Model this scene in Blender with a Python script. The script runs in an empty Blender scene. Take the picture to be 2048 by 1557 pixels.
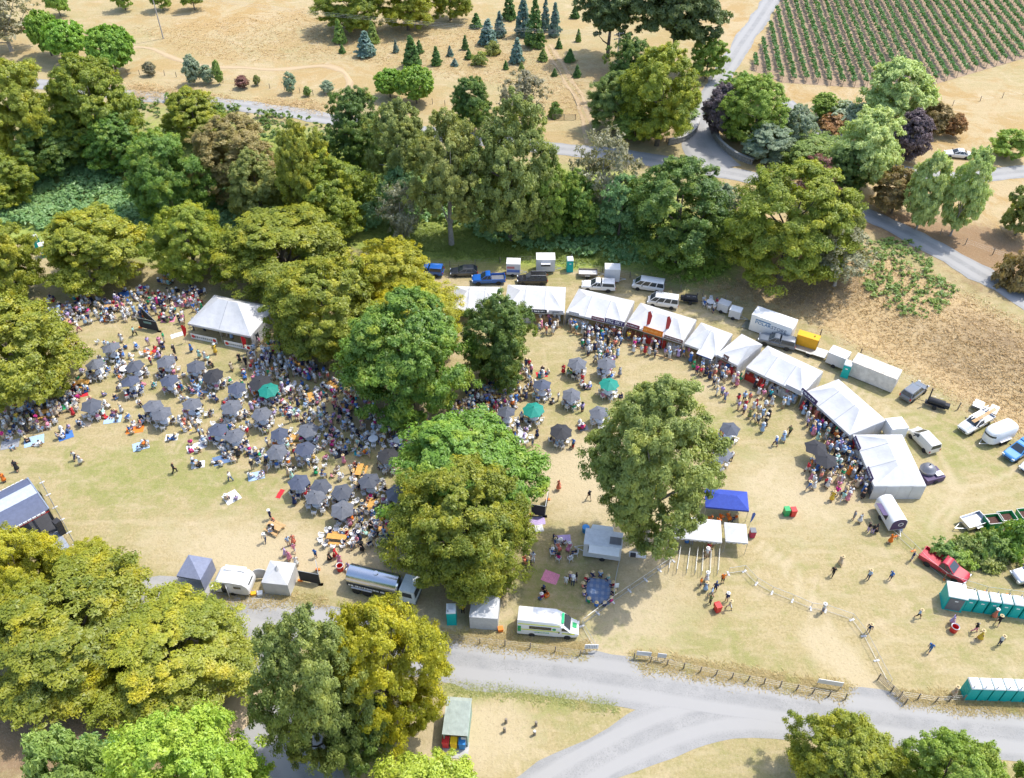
import bpy, bmesh, math, random
import numpy as np
from mathutils import Vector, Matrix, Euler

random.seed(7); np.random.seed(7)
R_ = math.radians
SC = bpy.context.scene
COL = SC.collection

# ------------------------------------------------------------------ camera, sky, sun, exposure
CAM_H, PITCH, FPX, CX, CY = 80.0, R_(42.6), 1720.0, 1024.0, 778.5
cam_d = bpy.data.cameras.new('camera'); cam = bpy.data.objects.new('camera', cam_d); COL.objects.link(cam)
cam.location = (0, 0, CAM_H); cam.rotation_euler = (math.pi/2 - PITCH, 0, 0)
cam_d.sensor_width = 36.0; cam_d.lens = 36.0*FPX/2048.0; cam_d.clip_start = 0.5; cam_d.clip_end = 6000
SC.camera = cam
SUN = Vector((0.47, 0.27, 1.0)).normalized()          # towards the sun
wd = bpy.data.worlds.new('World'); SC.world = wd; wd.use_nodes = True
nt = wd.node_tree; nt.nodes.clear()
sky = nt.nodes.new('ShaderNodeTexSky'); sky.sky_type = 'NISHITA'; sky.sun_disc = False
sky.sun_elevation = math.asin(SUN.z); sky.sun_rotation = math.atan2(SUN.x, SUN.y); sky.air_density = 1.0; sky.dust_density = 2.0
bgn = nt.nodes.new('ShaderNodeBackground'); bgn.inputs[1].default_value = 0.15
out = nt.nodes.new('ShaderNodeOutputWorld')
nt.links.new(sky.outputs[0], bgn.inputs[0]); nt.links.new(bgn.outputs[0], out.inputs[0])
sd = bpy.data.lights.new('sun', 'SUN'); sd.energy = 2.05; sd.angle = R_(0.55); sd.color = (1.0, 0.95, 0.86)
sun = bpy.data.objects.new('sun', sd); COL.objects.link(sun)
sun.rotation_euler = SUN.to_track_quat('Z', 'Y').to_euler(); sun.location = (60, 40, 150)
vs = SC.view_settings; vs.view_transform = 'Standard'; vs.look = 'None'; vs.exposure = 1.14; vs.gamma = 1.0; vs.use_curve_mapping = False
SC.render.engine = 'CYCLES'
cy = SC.cycles; cy.max_bounces = 6; cy.diffuse_bounces = 3; cy.glossy_bounces = 2; cy.transmission_bounces = 3
cy.transparent_max_bounces = 6; cy.use_denoising = True; cy.caustics_reflective = False; cy.caustics_refractive = False

# ------------------------------------------------------------------ places: map points of the survey photograph to metres
SP, CP = math.sin(PITCH), math.cos(PITCH)
def ray(px, py):
    u, v = (px-CX)/FPX, (CY-py)/FPX
    return Vector((u, CP + v*SP, -SP + v*CP))
def GZ(px, py, z=0.0):
    d = ray(px, py); t = (z-CAM_H)/d.z
    return Vector((d.x*t, d.y*t, z))
def proj(p):
    x, y, z = p[0], p[1], p[2]-CAM_H
    dep = y*CP - z*SP; up = y*SP + z*CP
    return CX + FPX*x/dep, CY - FPX*up/dep, FPX/dep
BANK = 4.0
foot = np.array([GZ(*p)[:2] for p in [(-900,430),(-300,430),(0,430),(300,452),(700,472),(900,500),(1100,506),(1280,545),(1420,592),(1600,648),(1720,712),(1830,765),(1910,812),(2048,895),(2400,1130)]])
crest = np.array([GZ(*p, BANK)[:2] for p in [(-900,130),(-300,170),(0,192),(250,210),(450,238),(600,258),(850,296),(1100,326),(1300,352),(1480,394),(1700,458),(1850,535),(2048,640),(2400,830)]])
def sdist(pts, line):
    best = np.full(len(pts), 1e9); sg = np.zeros(len(pts))
    for a, b in zip(line[:-1], line[1:]):
        ab = b-a; L = ab@ab
        t = np.clip(((pts-a)@ab)/L, 0, 1)
        q = a + t[:, None]*ab; dv = pts-q
        d = np.sqrt((dv**2).sum(1)); cr = ab[0]*(pts[:, 1]-a[1]) - ab[1]*(pts[:, 0]-a[0])
        m = d < best - 1e-9
        best = np.where(m, d, best); sg = np.where(m, np.sign(cr), sg)
    return best*sg
def hgt_np(P):
    P = np.asarray(P, float); d0 = sdist(P, foot); d1 = sdist(P, crest)
    t = np.clip(d0/np.maximum(d0-d1, 1e-6), 0, 1); t = np.where(d0 < 0, 0, t); t = np.where(d1 > 0, 1, t)
    s = t*t*(3-2*t)
    bump = 0.35*np.sin(P[:, 0]*0.31+1.3)*np.sin(P[:, 1]*0.27)*np.sin(np.pi*t)
    return BANK*s + bump
def hgt(x, y): return float(hgt_np([[x, y]])[0])
def G(px, py):
    z = 0.0
    for _ in range(14):
        p = GZ(px, py, z); z2 = hgt(p.x, p.y)
        if abs(z2-z) < 0.01: break
        z = 0.5*z + 0.5*z2
    p = GZ(px, py, z); p.z = hgt(p.x, p.y)
    return p

# ------------------------------------------------------------------ helpers
def link(o, parent=None):
    COL.objects.link(o)
    if parent is not None: o.parent = parent
    return o
def tag(o, label=None, cat=None, group=None, kind=None):
    if label: o['label'] = label
    if cat: o['category'] = cat
    if group: o['group'] = group
    if kind: o['kind'] = kind
    return o
def thing(name, label, cat, loc=(0,0,0), rz=0.0, group=None):
    o = bpy.data.objects.new(name, None); COL.objects.link(o); o.empty_display_size = 0.3
    o.location = loc; o.rotation_euler = (0, 0, rz)
    return tag(o, label, cat, group)
def raw_mesh(name, V, F, mats=(), mi=None, smooth=False):
    """V (n,3) array, F list of tuples or (m,k) array"""
    me = bpy.data.meshes.new(name)
    if isinstance(F, np.ndarray):
        V = np.asarray(V, np.float32); k = F.shape[1]; m = len(F)
        me.vertices.add(len(V)); me.vertices.foreach_set('co', V.ravel())
        me.loops.add(m*k); me.loops.foreach_set('vertex_index', F.astype(np.int32).ravel())
        me.polygons.add(m); me.polygons.foreach_set('loop_start', np.arange(0, m*k, k, dtype=np.int32))
    else:
        me.from_pydata([tuple(v) for v in V], [], F)
    for mt in mats: me.materials.append(mt)
    if mi is not None: me.polygons.foreach_set('material_index', np.asarray(mi, np.int32))
    if smooth: me.polygons.foreach_set('use_smooth', np.ones(len(me.polygons), bool))
    me.update(calc_edges=True); me.validate()
    return me
def mesh_obj(name, me, parent=None, loc=None, rz=0):
    o = bpy.data.objects.new(name, me); link(o, parent)
    if loc is not None: o.location = loc
    if rz: o.rotation_euler = (0, 0, rz)
    return o
def copy_tree(o, parent=None):
    c = o.copy(); COL.objects.link(c); c.parent = parent
    for ch in o.children: copy_tree(ch, c)
    return c

class MB:
    def __init__(s): s.v = []; s.f = []; s.m = []
    def add(s, V, F, m=0):
        b = len(s.v); s.v += [tuple(p) for p in V]
        for f in F: s.f.append(tuple(i+b for i in f)); s.m.append(m)
        return s
    def box(s, c, d, m=0, rz=0, top=(1,1)):
        x, y, z = d[0]/2, d[1]/2, d[2]/2; V = []
        ca, sa = math.cos(rz), math.sin(rz)
        for k, (tx, ty) in ((-1, (1,1)), (1, top)):
            for sx, sy in ((-1,-1),(1,-1),(1,1),(-1,1)):
                a, b = sx*x*tx, sy*y*ty
                V.append((c[0]+a*ca-b*sa, c[1]+a*sa+b*ca, c[2]+k*z))
        return s.add(V, [(3,2,1,0),(4,5,6,7),(0,1,5,4),(1,2,6,5),(2,3,7,6),(3,0,4,7)], m)
    def tube(s, p0, p1, r0, r1=None, n=6, m=0, cap=True):
        p0, p1 = Vector(p0), Vector(p1); r1 = r0 if r1 is None else r1
        d = (p1-p0).normalized(); a = d.orthogonal().normalized(); b = d.cross(a); V = []
        for p, r in ((p0, r0), (p1, r1)):
            for i in range(n):
                t = 2*math.pi*i/n; V.append(p + a*math.cos(t)*r + b*math.sin(t)*r)
        F = [(i, (i+1) % n, n+(i+1) % n, n+i) for i in range(n)]
        if cap: F += [tuple(range(n-1, -1, -1)), tuple(range(n, 2*n))]
        return s.add(V, F, m)
    def path(s, pts, r, n=6, m=0):
        for a, b in zip(pts[:-1], pts[1:]): s.tube(a, b, r, r, n, m)
        return s
    def lathe(s, prof, n=16, m=0, c=(0,0,0), ax='z', close=True):
        V = []; k = len(prof)
        for r, z in prof:
            for i in range(n):
                t = 2*math.pi*i/n; q = (r*math.cos(t), r*math.sin(t), z)
                if ax == 'x': q = (z, q[0], q[1])
                if ax == 'y': q = (q[0], z, q[1])
                V.append((q[0]+c[0], q[1]+c[1], q[2]+c[2]))
        F = []
        for j in range(k-1):
            for i in range(n): F.append((j*n+i, j*n+(i+1) % n, (j+1)*n+(i+1) % n, (j+1)*n+i))
        if close: F += [tuple(range(n-1, -1, -1)), tuple(range((k-1)*n, k*n))]
        return s.add(V, F, m)
    def loft(s, rings, m=0, cap=True, closed=True):
        n = len(rings[0]); V = [p for r in rings for p in r]; F = []
        for j in range(len(rings)-1):
            for i in range(n if closed else n-1): F.append((j*n+i, j*n+(i+1) % n, (j+1)*n+(i+1) % n, (j+1)*n+i))
        if cap: F += [tuple(range(n-1, -1, -1)), tuple(range((len(rings)-1)*n, len(rings)*n))]
        return s.add(V, F, m)
    def poly(s, pts, m=0): return s.add(pts, [tuple(range(len(pts)))], m)
    def slab(s, pts, off, m=0):
        """closed plate: polygon pts thickened by vector off"""
        n = len(pts); o = Vector(off); V = [Vector(p) for p in pts] + [Vector(p)+o for p in pts]
        F = [tuple(range(n-1, -1, -1)), tuple(range(n, 2*n))] + [(i, (i+1) % n, n+(i+1) % n, n+i) for i in range(n)]
        return s.add(V, F, m)
    def mesh(s, name, mats, smooth=False):
        mats = mats if isinstance(mats, (list, tuple)) else [mats]
        me = raw_mesh(name, s.v, s.f, mats, s.m)
        bm = bmesh.new(); bm.from_mesh(me); bmesh.ops.recalc_face_normals(bm, faces=bm.faces); bm.to_mesh(me); bm.free()
        if smooth:
            me.polygons.foreach_set('use_smooth', np.ones(len(me.polygons), bool))
            me.set_sharp_from_angle(angle=R_(40))
        return me
    def build(s, name, mats, parent=None, loc=None, rz=0, smooth=False):
        return mesh_obj(name, s.mesh(name, mats, smooth), parent, loc, rz)

# ------------------------------------------------------------------ materials
MATS = {}
def N(nt, t, **kw):
    n = nt.nodes.new('ShaderNode'+t)
    for k, v in kw.items(): setattr(n, k, v)
    return n
def mixc(nt, a, b, f, bt='MIX'):
    n = nt.nodes.new('ShaderNodeMix'); n.data_type = 'RGBA'; n.blend_type = bt
    for i, x in ((6, a), (7, b)):
        if hasattr(x, 'is_linked') or hasattr(x, 'links'): nt.links.new(x, n.inputs[i])
        else: n.inputs[i].default_value = (*x[:3], 1)
    if hasattr(f, 'links'): nt.links.new(f, n.inputs[0])
    else: n.inputs[0].default_value = f
    return n.outputs[2]
def noise_out(nt, scale, detail=3, rough=.55, coord='Object', dist=0):
    tc = N(nt, 'TexCoord'); nz = N(nt, 'TexNoise'); nz.inputs['Scale'].default_value = scale
    nz.inputs['Detail'].default_value = detail; nz.inputs['Roughness'].default_value = rough; nz.inputs['Distortion'].default_value = dist
    if coord == 'World':
        g = N(nt, 'NewGeometry'); nt.links.new(g.outputs['Position'], nz.inputs['Vector'])
    else: nt.links.new(tc.outputs[coord], nz.inputs['Vector'])
    return nz.outputs[0]
def ramp(nt, inp, a, b, ca=(0,0,0), cb=(1,1,1)):
    r = N(nt, 'ValToRGB'); r.color_ramp.elements[0].position = a; r.color_ramp.elements[1].position = b
    r.color_ramp.elements[0].color = (*ca, 1); r.color_ramp.elements[1].color = (*cb, 1)
    nt.links.new(inp, r.inputs[0]); return r.outputs[0]
def newmat(name):
    m = bpy.data.materials.new(name); m.use_nodes = True
    nt = m.node_tree; b = nt.nodes['Principled BSDF']
    return m, nt, b
def pmat(name, rgb, rough=.6, metal=0.0, var=.14, scale=3.0, bump=0.0, spec=.4, coat=0.0, coord='Object', trans=0.0):
    if name in MATS: return MATS[name]
    m, nt, b = newmat(name)
    nz = noise_out(nt, scale, 4, .6, coord)
    c = mixc(nt, tuple(x*(1-var) for x in rgb), tuple(min(1, x*(1+var*.6)) for x in rgb), ramp(nt, nz, .3, .7))
    nt.links.new(c, b.inputs['Base Color'])
    b.inputs['Roughness'].default_value = rough; b.inputs['Metallic'].default_value = metal
    b.inputs['Specular IOR Level'].default_value = spec; b.inputs['Coat Weight'].default_value = coat
    if trans:
        tr = N(nt, 'BsdfTranslucent'); nt.links.new(c, tr.inputs[0]); mx = N(nt, 'MixShader'); mx.inputs[0].default_value = trans
        o = nt.nodes['Material Output']; nt.links.new(b.outputs[0], mx.inputs[1]); nt.links.new(tr.outputs[0], mx.inputs[2]); nt.links.new(mx.outputs[0], o.inputs[0])
    if bump:
        bp = N(nt, 'Bump'); bp.inputs['Strength'].default_value = bump; bp.inputs['Distance'].default_value = .05
        nt.links.new(nz, bp.inputs['Height']); nt.links.new(bp.outputs[0], b.inputs['Normal'])
    MATS[name] = m; return m
def attr_mat(name, attr, rough=.8, var=.2, scale=9.0, spec=.2):
    """colour read from a property of the object itself, so copies may share a mesh"""
    if name in MATS: return MATS[name]
    m, nt, b = newmat(name)
    a = N(nt, 'Attribute'); a.attribute_type = 'OBJECT'; a.attribute_name = attr
    nz = noise_out(nt, scale, 2)
    k = ramp(nt, nz, .3, .7, (1-var,)*3, (1, 1, 1))
    c = mixc(nt, a.outputs['Color'], k, 1.0, 'MULTIPLY')
    nt.links.new(c, b.inputs['Base Color']); b.inputs['Roughness'].default_value = rough; b.inputs['Specular IOR Level'].default_value = spec
    MATS[name] = m; return m
def s2l(r, g, b): return tuple(((c/255+.055)/1.055)**2.4 if c > 10 else c/255/12.92 for c in (r, g, b))
# ------------------------------------------------------------------ ground
def lines(a, b, st, ext):
    c = list(np.arange(a, b+1e-6, st)); o = []
    for e, s in ext: o += list(e) if False else []
    return c
gx = np.unique(np.concatenate([[-2500,-1200,-700,-450,-320], np.arange(-240,-80,2.0), np.arange(-80,86,.8), np.arange(86,240,2.0), [320,450,700,1200,2500]]))
gy = np.unique(np.concatenate([[-600,-200,-60], np.arange(-20,24,2.0), np.arange(24,140,.8), np.arange(140,330,1.6), [340,380,450,600,900,1500,3000]]))
GXX, GYY = np.meshgrid(gx, gy); PTS = np.stack([GXX.ravel(), GYY.ravel()], 1)
HZ = hgt_np(PTS)
def blob(lst, base=0.0):
    a = np.full(len(PTS), base)
    for px, py, rx, ry, w in lst:
        g = G(px, py); d = np.sqrt(((PTS[:,0]-g.x)/rx)**2 + ((PTS[:,1]-g.y)/ry)**2)
        a = a + w*np.clip(1.25-d, 0, 1)
    return np.clip(a, 0, 1)
def along(pxs, width, w=1.0):
    L = np.array([G(*p)[:2] for p in pxs]); d = np.abs(sdist(PTS, L)); return w*np.clip(1.5-d/width, 0, 1)
d0 = sdist(PTS, foot); d1 = sdist(PTS, crest)
bank = np.clip(np.minimum(d0+1.0, -d1+1)/6, 0, 1)*np.clip((PTS[:,0]-G(1250,520).x)/14, 0, 1)
beyond = np.clip(d1/4, 0, 1)
# lush: growing green grass and damp gully floor
lush = blob([(850,470,16,7,1),(980,505,14,4,.7),(780,450,12,7,.8),(60,455,14,6,.7),(300,500,10,8,.6),(1150,520,12,4,.6),(1390,530,10,8,.9),(500,400,30,16,.9),(150,390,30,14,.9),(1100,430,20,12,.8),(1000,400,25,12,.7),(300,300,30,25,.6),(700,330,30,18,.6),(1280,440,18,14,.6)])
lush = np.maximum(lush, .0)
green = blob([(300,930,14,7,.5),(480,980,9,5,.55),(200,980,14,9,.35),(430,690,5,3,.5),(640,860,10,8,.3),(700,900,10,6,.35),(560,790,10,9,.2),(1150,800,8,6,.35),(1480,830,9,9,.3),(1420,890,6,6,.3),(1860,880,12,8,.3),(1960,900,10,8,.35),(1620,1150,5,3,.35),(1330,1270,9,5,.25),(1500,1270,9,5,.25),(1250,1300,6,3,.3),(1000,1170,7,8,.4),(1130,1160,7,8,.5),(960,1380,3,2,.9),(900,1375,4,1.5,.8),(1090,1440,3,3,.45),(1150,1400,8,1.6,.5),(1900,1080,10,6,.45),(1480,1450,4,1.2,.5),(1900,1250,9,5,.2),(1250,850,7,7,.35),(950,530,25,3,.8),(1060,520,12,3,.7)])
worn = blob([(1250,920,10,14,.7),(1120,960,8,8,.7),(1480,760,14,6,.55),(1560,960,12,9,.5),(1620,1020,12,8,.4),(1320,1180,10,10,.6),(1250,1260,5,4,.6),(640,1120,14,5,.6),(420,1060,14,6,.4),(500,1110,16,5,.4),(1200,690,14,5,.5),(650,700,16,10,.3),(800,830,12,6,.7),(560,640,8,6,.6),(1280,1090,4,3,.9),(880,1230,7,4,.8),(1010,1200,3,4,1),(480,1420,4,9,1),(900,1480,8,6,.7),(1010,1450,9,5,.5),(1800,970,10,7,.35),(1930,1000,10,6,.3)])
worn = np.maximum(worn, along([(1640,1280),(1690,1330),(1740,1392)], 2.2, .9))
for tr in ([(840,566),(1000,572),(1130,585),(1250,598),(1400,632),(1480,655),(1650,752),(1760,822),(1850,900),(1905,985),(1860,1060)],[(840,560),(1000,566),(1130,578),(1262,592),(1410,625),(1490,648),(1660,744),(1775,815),(1868,895),(1925,985),(1890,1060)],[(1500,1090),(1560,1130),(1600,1190),(1650,1270)],[(1520,1085),(1582,1128),(1622,1190),(1668,1270)],[(1905,985),(1990,960),(2060,930)],[(450,1110),(600,1100),(700,1120)]):
    worn = np.maximum(worn, along(tr, .45, .75))
worn = np.maximum(worn, along([(1200,1290),(1235,1310)], 2.5, .9))
brown = np.clip(bank*blob([(1350,560,10,5,.8),(1560,600,16,7,.5),(2010,700,14,9,.45),(2050,610,12,10,.5),(1650,560,8,6,.4)], 0.15), 0, 1)
leafl = blob([(60,1480,16,5,1),(250,1460,14,4,.9),(400,1440,8,3,.6),(1300,1075,4,3,.5),(790,850,10,5,.6),(560,680,7,9,.5),(60,820,10,6,.6),(950,1190,6,3,.7),(1000,760,5,4,.6),(2020,540,12,10,.9),(1900,470,16,7,.75),(1780,440,10,5,.5),(1340,270,18,5,.6),(1240,150,14,14,.5),(1420,310,6,4,.5)])
pale = np.clip(beyond*.55 + blob([(470,30,18,14,.5),(250,150,18,8,.35),(1700,190,40,10,.5),(1900,300,40,22,.45),(1940,420,26,16,.4),(600,150,20,10,.25),(1480,50,10,30,.4)])*beyond, 0, 1)
V = np.stack([PTS[:,0], PTS[:,1], HZ], 1)
ny, nx = GXX.shape; idx = np.arange(nx*ny).reshape(ny, nx)
F = np.stack([idx[:-1,:-1], idx[:-1,1:], idx[1:,1:], idx[1:,:-1]], -1).reshape(-1, 4)
def zone_attr(me, nm, a):
    at = me.attributes.new(nm, 'FLOAT', 'POINT'); at.data.foreach_set('value', a.astype(np.float32))
def ground_mat():
    m, nt, b = newmat('dry_paddock')
    g = N(nt, 'NewGeometry'); pos = g.outputs['Position']
    def nz(s, d=4, r=.6, dist=0.0, sc=(1,1,1)):
        mp = N(nt, 'Mapping'); mp.inputs['Scale'].default_value = sc; nt.links.new(pos, mp.inputs[0])
        n = N(nt, 'TexNoise'); n.inputs['Scale'].default_value = s; n.inputs['Detail'].default_value = d; n.inputs['Roughness'].default_value = r; n.inputs['Distortion'].default_value = dist
        nt.links.new(mp.outputs[0], n.inputs['Vector']); return n.outputs[0]
    def at(nm):
        a = N(nt, 'Attribute'); a.attribute_name = nm; return a.outputs['Fac']
    def math_(op, a, c):
        n = N(nt, 'Math'); n.operation = op
        for i, x in enumerate((a, c)):
            if hasattr(x, 'links'): nt.links.new(x, n.inputs[i])
            else: n.inputs[i].default_value = x
        return n.outputs[0]
    big = nz(.07, 5, .62, .4); mid = nz(.42, 5, .65, .3); fine = nz(3.2, 4, .7); tuft = nz(1.5, 4, .7, .6); mow = nz(.9, 2, .5, .2, (.28, 1.0, 1))
    def mask(a, w=.9, lo=.35, hi=.75):
        s = math_('ADD', a, math_('MULTIPLY', math_('SUBTRACT', mid, .5), w)); s = math_('ADD', s, math_('MULTIPLY', math_('SUBTRACT', tuft, .5), w*.8))
        return ramp(nt, s, lo, hi)
    grain = nz(9.0, 2, .7)
    straw = mixc(nt, (.42,.335,.175), (.29,.24,.105), ramp(nt, fine, .34, .68))
    straw = mixc(nt, straw, (.235,.235,.075), math_('MULTIPLY', ramp(nt, math_('ADD', math_('MULTIPLY', big, .45), math_('MULTIPLY', mid, .55)), .45, .60), .68))
    straw = mixc(nt, straw, (.44,.36,.215), mask(math_('MULTIPLY', at('worn'), 1.0), 1.1, .3, .85))
    straw = mixc(nt, straw, (.43,.35,.205), math_('MULTIPLY', ramp(nt, mow, .5, .64), .5))
    straw = mixc(nt, straw, (.45,.335,.19), math_('MULTIPLY', mask(at('pale'), 1.5, .3, .95), .7))
    straw = mixc(nt, straw, (.36,.235,.085), math_('MULTIPLY', math_('MULTIPLY', ramp(nt, nz(.11, 6, .74, .6), .46, .56), at('pale')), .85))
    straw = mixc(nt, straw, (.50,.355,.175), math_('MULTIPLY', mask(at('bank'), .5, .3, .7), .85))
    straw = mixc(nt, straw, (.48,.38,.24), math_('MULTIPLY', ramp(nt, nz(.23, 5, .7, .8), .56, .70), .6))
    straw = mixc(nt, straw, (.22,.15,.085), math_('MULTIPLY', mask(at('brown'), 1.0, .3, .8), .8))
    gr = mixc(nt, (.17,.20,.04), (.27,.28,.075), ramp(nt, fine, .35, .65))
    c = mixc(nt, straw, gr, math_('MULTIPLY', mask(at('green'), 1.7, .3, .95), .75))
    lu = mixc(nt, (.17,.24,.04), (.30,.35,.065), ramp(nt, tuft, .4, .6))
    c = mixc(nt, c, lu, mask(at('lush'), .7, .3, .7))
    c = mixc(nt, c, (.22,.13,.075), math_('MULTIPLY', mask(at('litter'), .9, .3, .75), .75))
    c = mixc(nt, c, (.15,.12,.06), math_('MULTIPLY', ramp(nt, nz(4.5, 3, .65), .56, .72), .55))
    c = mixc(nt, c, (.62,.52,.36), math_('MULTIPLY', ramp(nt, grain, .58, .72), .5))
    hs = N(nt, 'Hue' if False else 'HueSaturation'); nt.links.new(c, hs.inputs['Color']); hs.inputs['Saturation'].default_value = .95
    nt.links.new(hs.outputs[0], b.inputs['Base Color'])
    b.inputs['Roughness'].default_value = .95; b.inputs['Specular IOR Level'].default_value = .1
    bp = N(nt, 'Bump'); bp.inputs['Strength'].default_value = .8; bp.inputs['Distance'].default_value = .12
    h = math_('ADD', math_('MULTIPLY', fine, .6), tuft); nt.links.new(h, bp.inputs['Height']); nt.links.new(bp.outputs[0], b.inputs['Normal'])
    return m
gm = raw_mesh('ground', V, F, [ground_mat()], smooth=True)
for nm, a in (('green', green), ('lush', lush), ('worn', worn), ('bank', np.clip(bank*1.0, 0, 1)), ('brown', brown), ('litter', leafl), ('pale', pale)): zone_attr(gm, nm, a)
tag(mesh_obj('ground', gm), 'dry straw coloured paddock with greener patches', kind='structure')

# ------------------------------------------------------------------ roads and tracks
def road_mat(name, ca, cb, streak=.3):
    m, nt, b = newmat(name)
    a = noise_out(nt, .35, 5, .65, 'World', .3); f = noise_out(nt, 7.0, 3, .7, 'World'); s = noise_out(nt, 1.2, 3, .6, 'World', .8)
    c = mixc(nt, ca, cb, ramp(nt, a, .35, .65)); c = mixc(nt, c, tuple(x*.8 for x in ca), ramp(nt, f, .5, .75)); c = mixc(nt, c, tuple(x*.86 for x in cb), ramp(nt, s, .55, .75))
    at = N(nt, 'Attribute'); at.attribute_name = 'across'
    c = mixc(nt, c, tuple(min(1, x*1.02) for x in cb), ramp(nt, at.outputs['Fac'], .45, .9))
    nt.links.new(c, b.inputs['Base Color']); b.inputs['Roughness'].default_value = .9; b.inputs['Specular IOR Level'].default_value = .2
    bp = N(nt, 'Bump'); bp.inputs['Strength'].default_value = .25; bp.inputs['Distance'].default_value = .03; nt.links.new(f, bp.inputs['Height']); nt.links.new(bp.outputs[0], b.inputs['Normal'])
    return m
M_seal = road_mat('pale_gravel_seal', (.265,.265,.26), (.33,.325,.315)); M_dirt = road_mat('bare_pale_earth', (.46,.355,.24), (.52,.41,.28))
M_dirt2 = road_mat('terrace_earth', (.37,.275,.165), (.44,.335,.205)); M_seal2 = road_mat('pale_gravel_wheel_track', (.47,.44,.39), (.54,.50,.44))
def catmull(P, step=1.5):
    P = [np.array(p, float) for p in P]; out = []
    for i in range(len(P)-1):
        p0 = P[max(i-1, 0)]; p1 = P[i]; p2 = P[i+1]; p3 = P[min(i+2, len(P)-1)]
        n = max(2, int(np.linalg.norm(p2-p1)/step))
        for k in range(n):
            t = k/n
            out.append(.5*((2*p1)+(-p0+p2)*t+(2*p0-5*p1+4*p2-p3)*t*t+(-p0+3*p1-3*p2+p3)*t**3))
    out.append(P[-1]); return np.array(out)
def strip(name, pxs, width, mat, z=.05, jit=.25, cols=7, wfun=None, label=None):
    C = catmull([G(*p)[:2] for p in pxs]); n = len(C)
    T = np.gradient(C, axis=0); T /= np.linalg.norm(T, axis=1)[:, None]; Nn = np.stack([-T[:,1], T[:,0]], 1)
    rng = np.random.RandomState(len(pxs)*13+n); V = []; A = []
    jl = np.convolve(rng.randn(n+6), np.ones(3)/3, 'same')[:n]*jit*1.6; jr = np.convolve(rng.randn(n+6), np.ones(3)/3, 'same')[:n]*jit*1.6
    for i in range(n):
        w = (wfun(i/(n-1)) if wfun else 1.0)*width/2
        for k in range(cols):
            f = -1+2*k/(cols-1); off = f*w + (jl[i] if k == 0 else jr[i] if k == cols-1 else 0)
            V.append([*(C[i]+Nn[i]*off)]); A.append(abs(math.sin(f*math.pi*1.0)) if abs(f) < .99 else 0)
    V = np.array(V); h = hgt_np(V); zz = h+z; zz.reshape(n, cols)[:, 0] -= .03; zz.reshape(n, cols)[:, -1] -= .03
    idx = np.arange(n*cols).reshape(n, cols)
    F = np.stack([idx[:-1,1:], idx[:-1,:-1], idx[1:,:-1], idx[1:,1:]], -1).reshape(-1, 4)[:, ::-1]
    me = raw_mesh(name, np.column_stack([V, zz]), F, [mat], smooth=True); zone_attr(me, 'across', np.array(A))
    if me.polygons[0].normal.z < 0: me.flip_normals()
    return tag(mesh_obj(name, me), label, kind='structure')
strip('road', [(2500,1525),(2200,1490),(2048,1470),(1870,1452),(1700,1430),(1550,1408),(1400,1386),(1250,1362),(1100,1342),(980,1328),(890,1314),(780,1292),(660,1262),(540,1232),(440,1210),(300,1196),(100,1190),(-300,1185)], 5.6, M_seal, label='pale gravel road past the field gate')
strip('side_road', [(1560,1418),(1450,1424),(1360,1446),(1280,1478),(1200,1518),(1110,1572),(1020,1640)], 5.0, M_seal, z=.045, wfun=lambda t: 1.25-.5*min(t*2.2, .5), label='pale gravel side road')
strip('forest_drive', [(560,1236),(535,1262),(530,1300),(512,1330),(496,1362)], 4.4, M_seal, z=.04, label='gravel drive between the trees')
strip('sealed_drive', [(520,1430),(560,1470),(600,1520),(640,1600)], 5.5, M_seal, z=.04, label='shaded sealed drive')
strip('dirt_path', [(520,1315),(498,1370),(470,1430),(440,1500)], 3.0, M_dirt, z=.035, label='bare earth path')
strip('upper_road', [(-700,118),(-300,140),(0,160),(250,190),(400,203),(560,222),(700,245),(900,272),(1100,296),(1250,313),(1400,337),(1500,356),(1620,388),(1740,432),(1850,485),(1960,548),(2048,599),(2300,750),(2600,950)], 4.6, M_seal, z=.07, label='pale road along the top of the bank')
strip('farm_lane', [(1440,338),(1408,300),(1400,262),(1418,205),(1448,145),(1480,92),(1515,42),(1550,-12),(1600,-90),(1680,-200)], 4.6, M_seal, z=.065, wfun=lambda t: 1.0+.9*max(0, .12-t)/.12, label='pale lane running up beside the vineyard')
strip('driveway', [(1570,205),(1610,232),(1650,262),(1695,295),(1760,328),(1850,350),(1940,354),(2048,343),(2300,315)], 4.0, M_seal, z=.06, label='gravel driveway behind the garden trees')
strip('farm_track', [(1172,288),(1168,262),(1160,228),(1145,190),(1125,155),(1105,122),(1088,92)], .9, M_dirt2, z=.05, cols=4, label='wheel track worn into the paddock')
strip('farm_track', [(1192,288),(1186,258),(1178,226),(1162,188),(1141,152),(1118,118),(1098,90)], .9, M_dirt2, z=.05, cols=4, label='second wheel track worn into the paddock')
strip('terrace_path', [(250,95),(300,98),(345,115),(400,132),(480,136),(560,140),(640,132),(680,140),(700,160),(690,185)], 1.6, M_dirt2, z=.05, cols=4, label='pale terrace path on the hillside')

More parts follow.
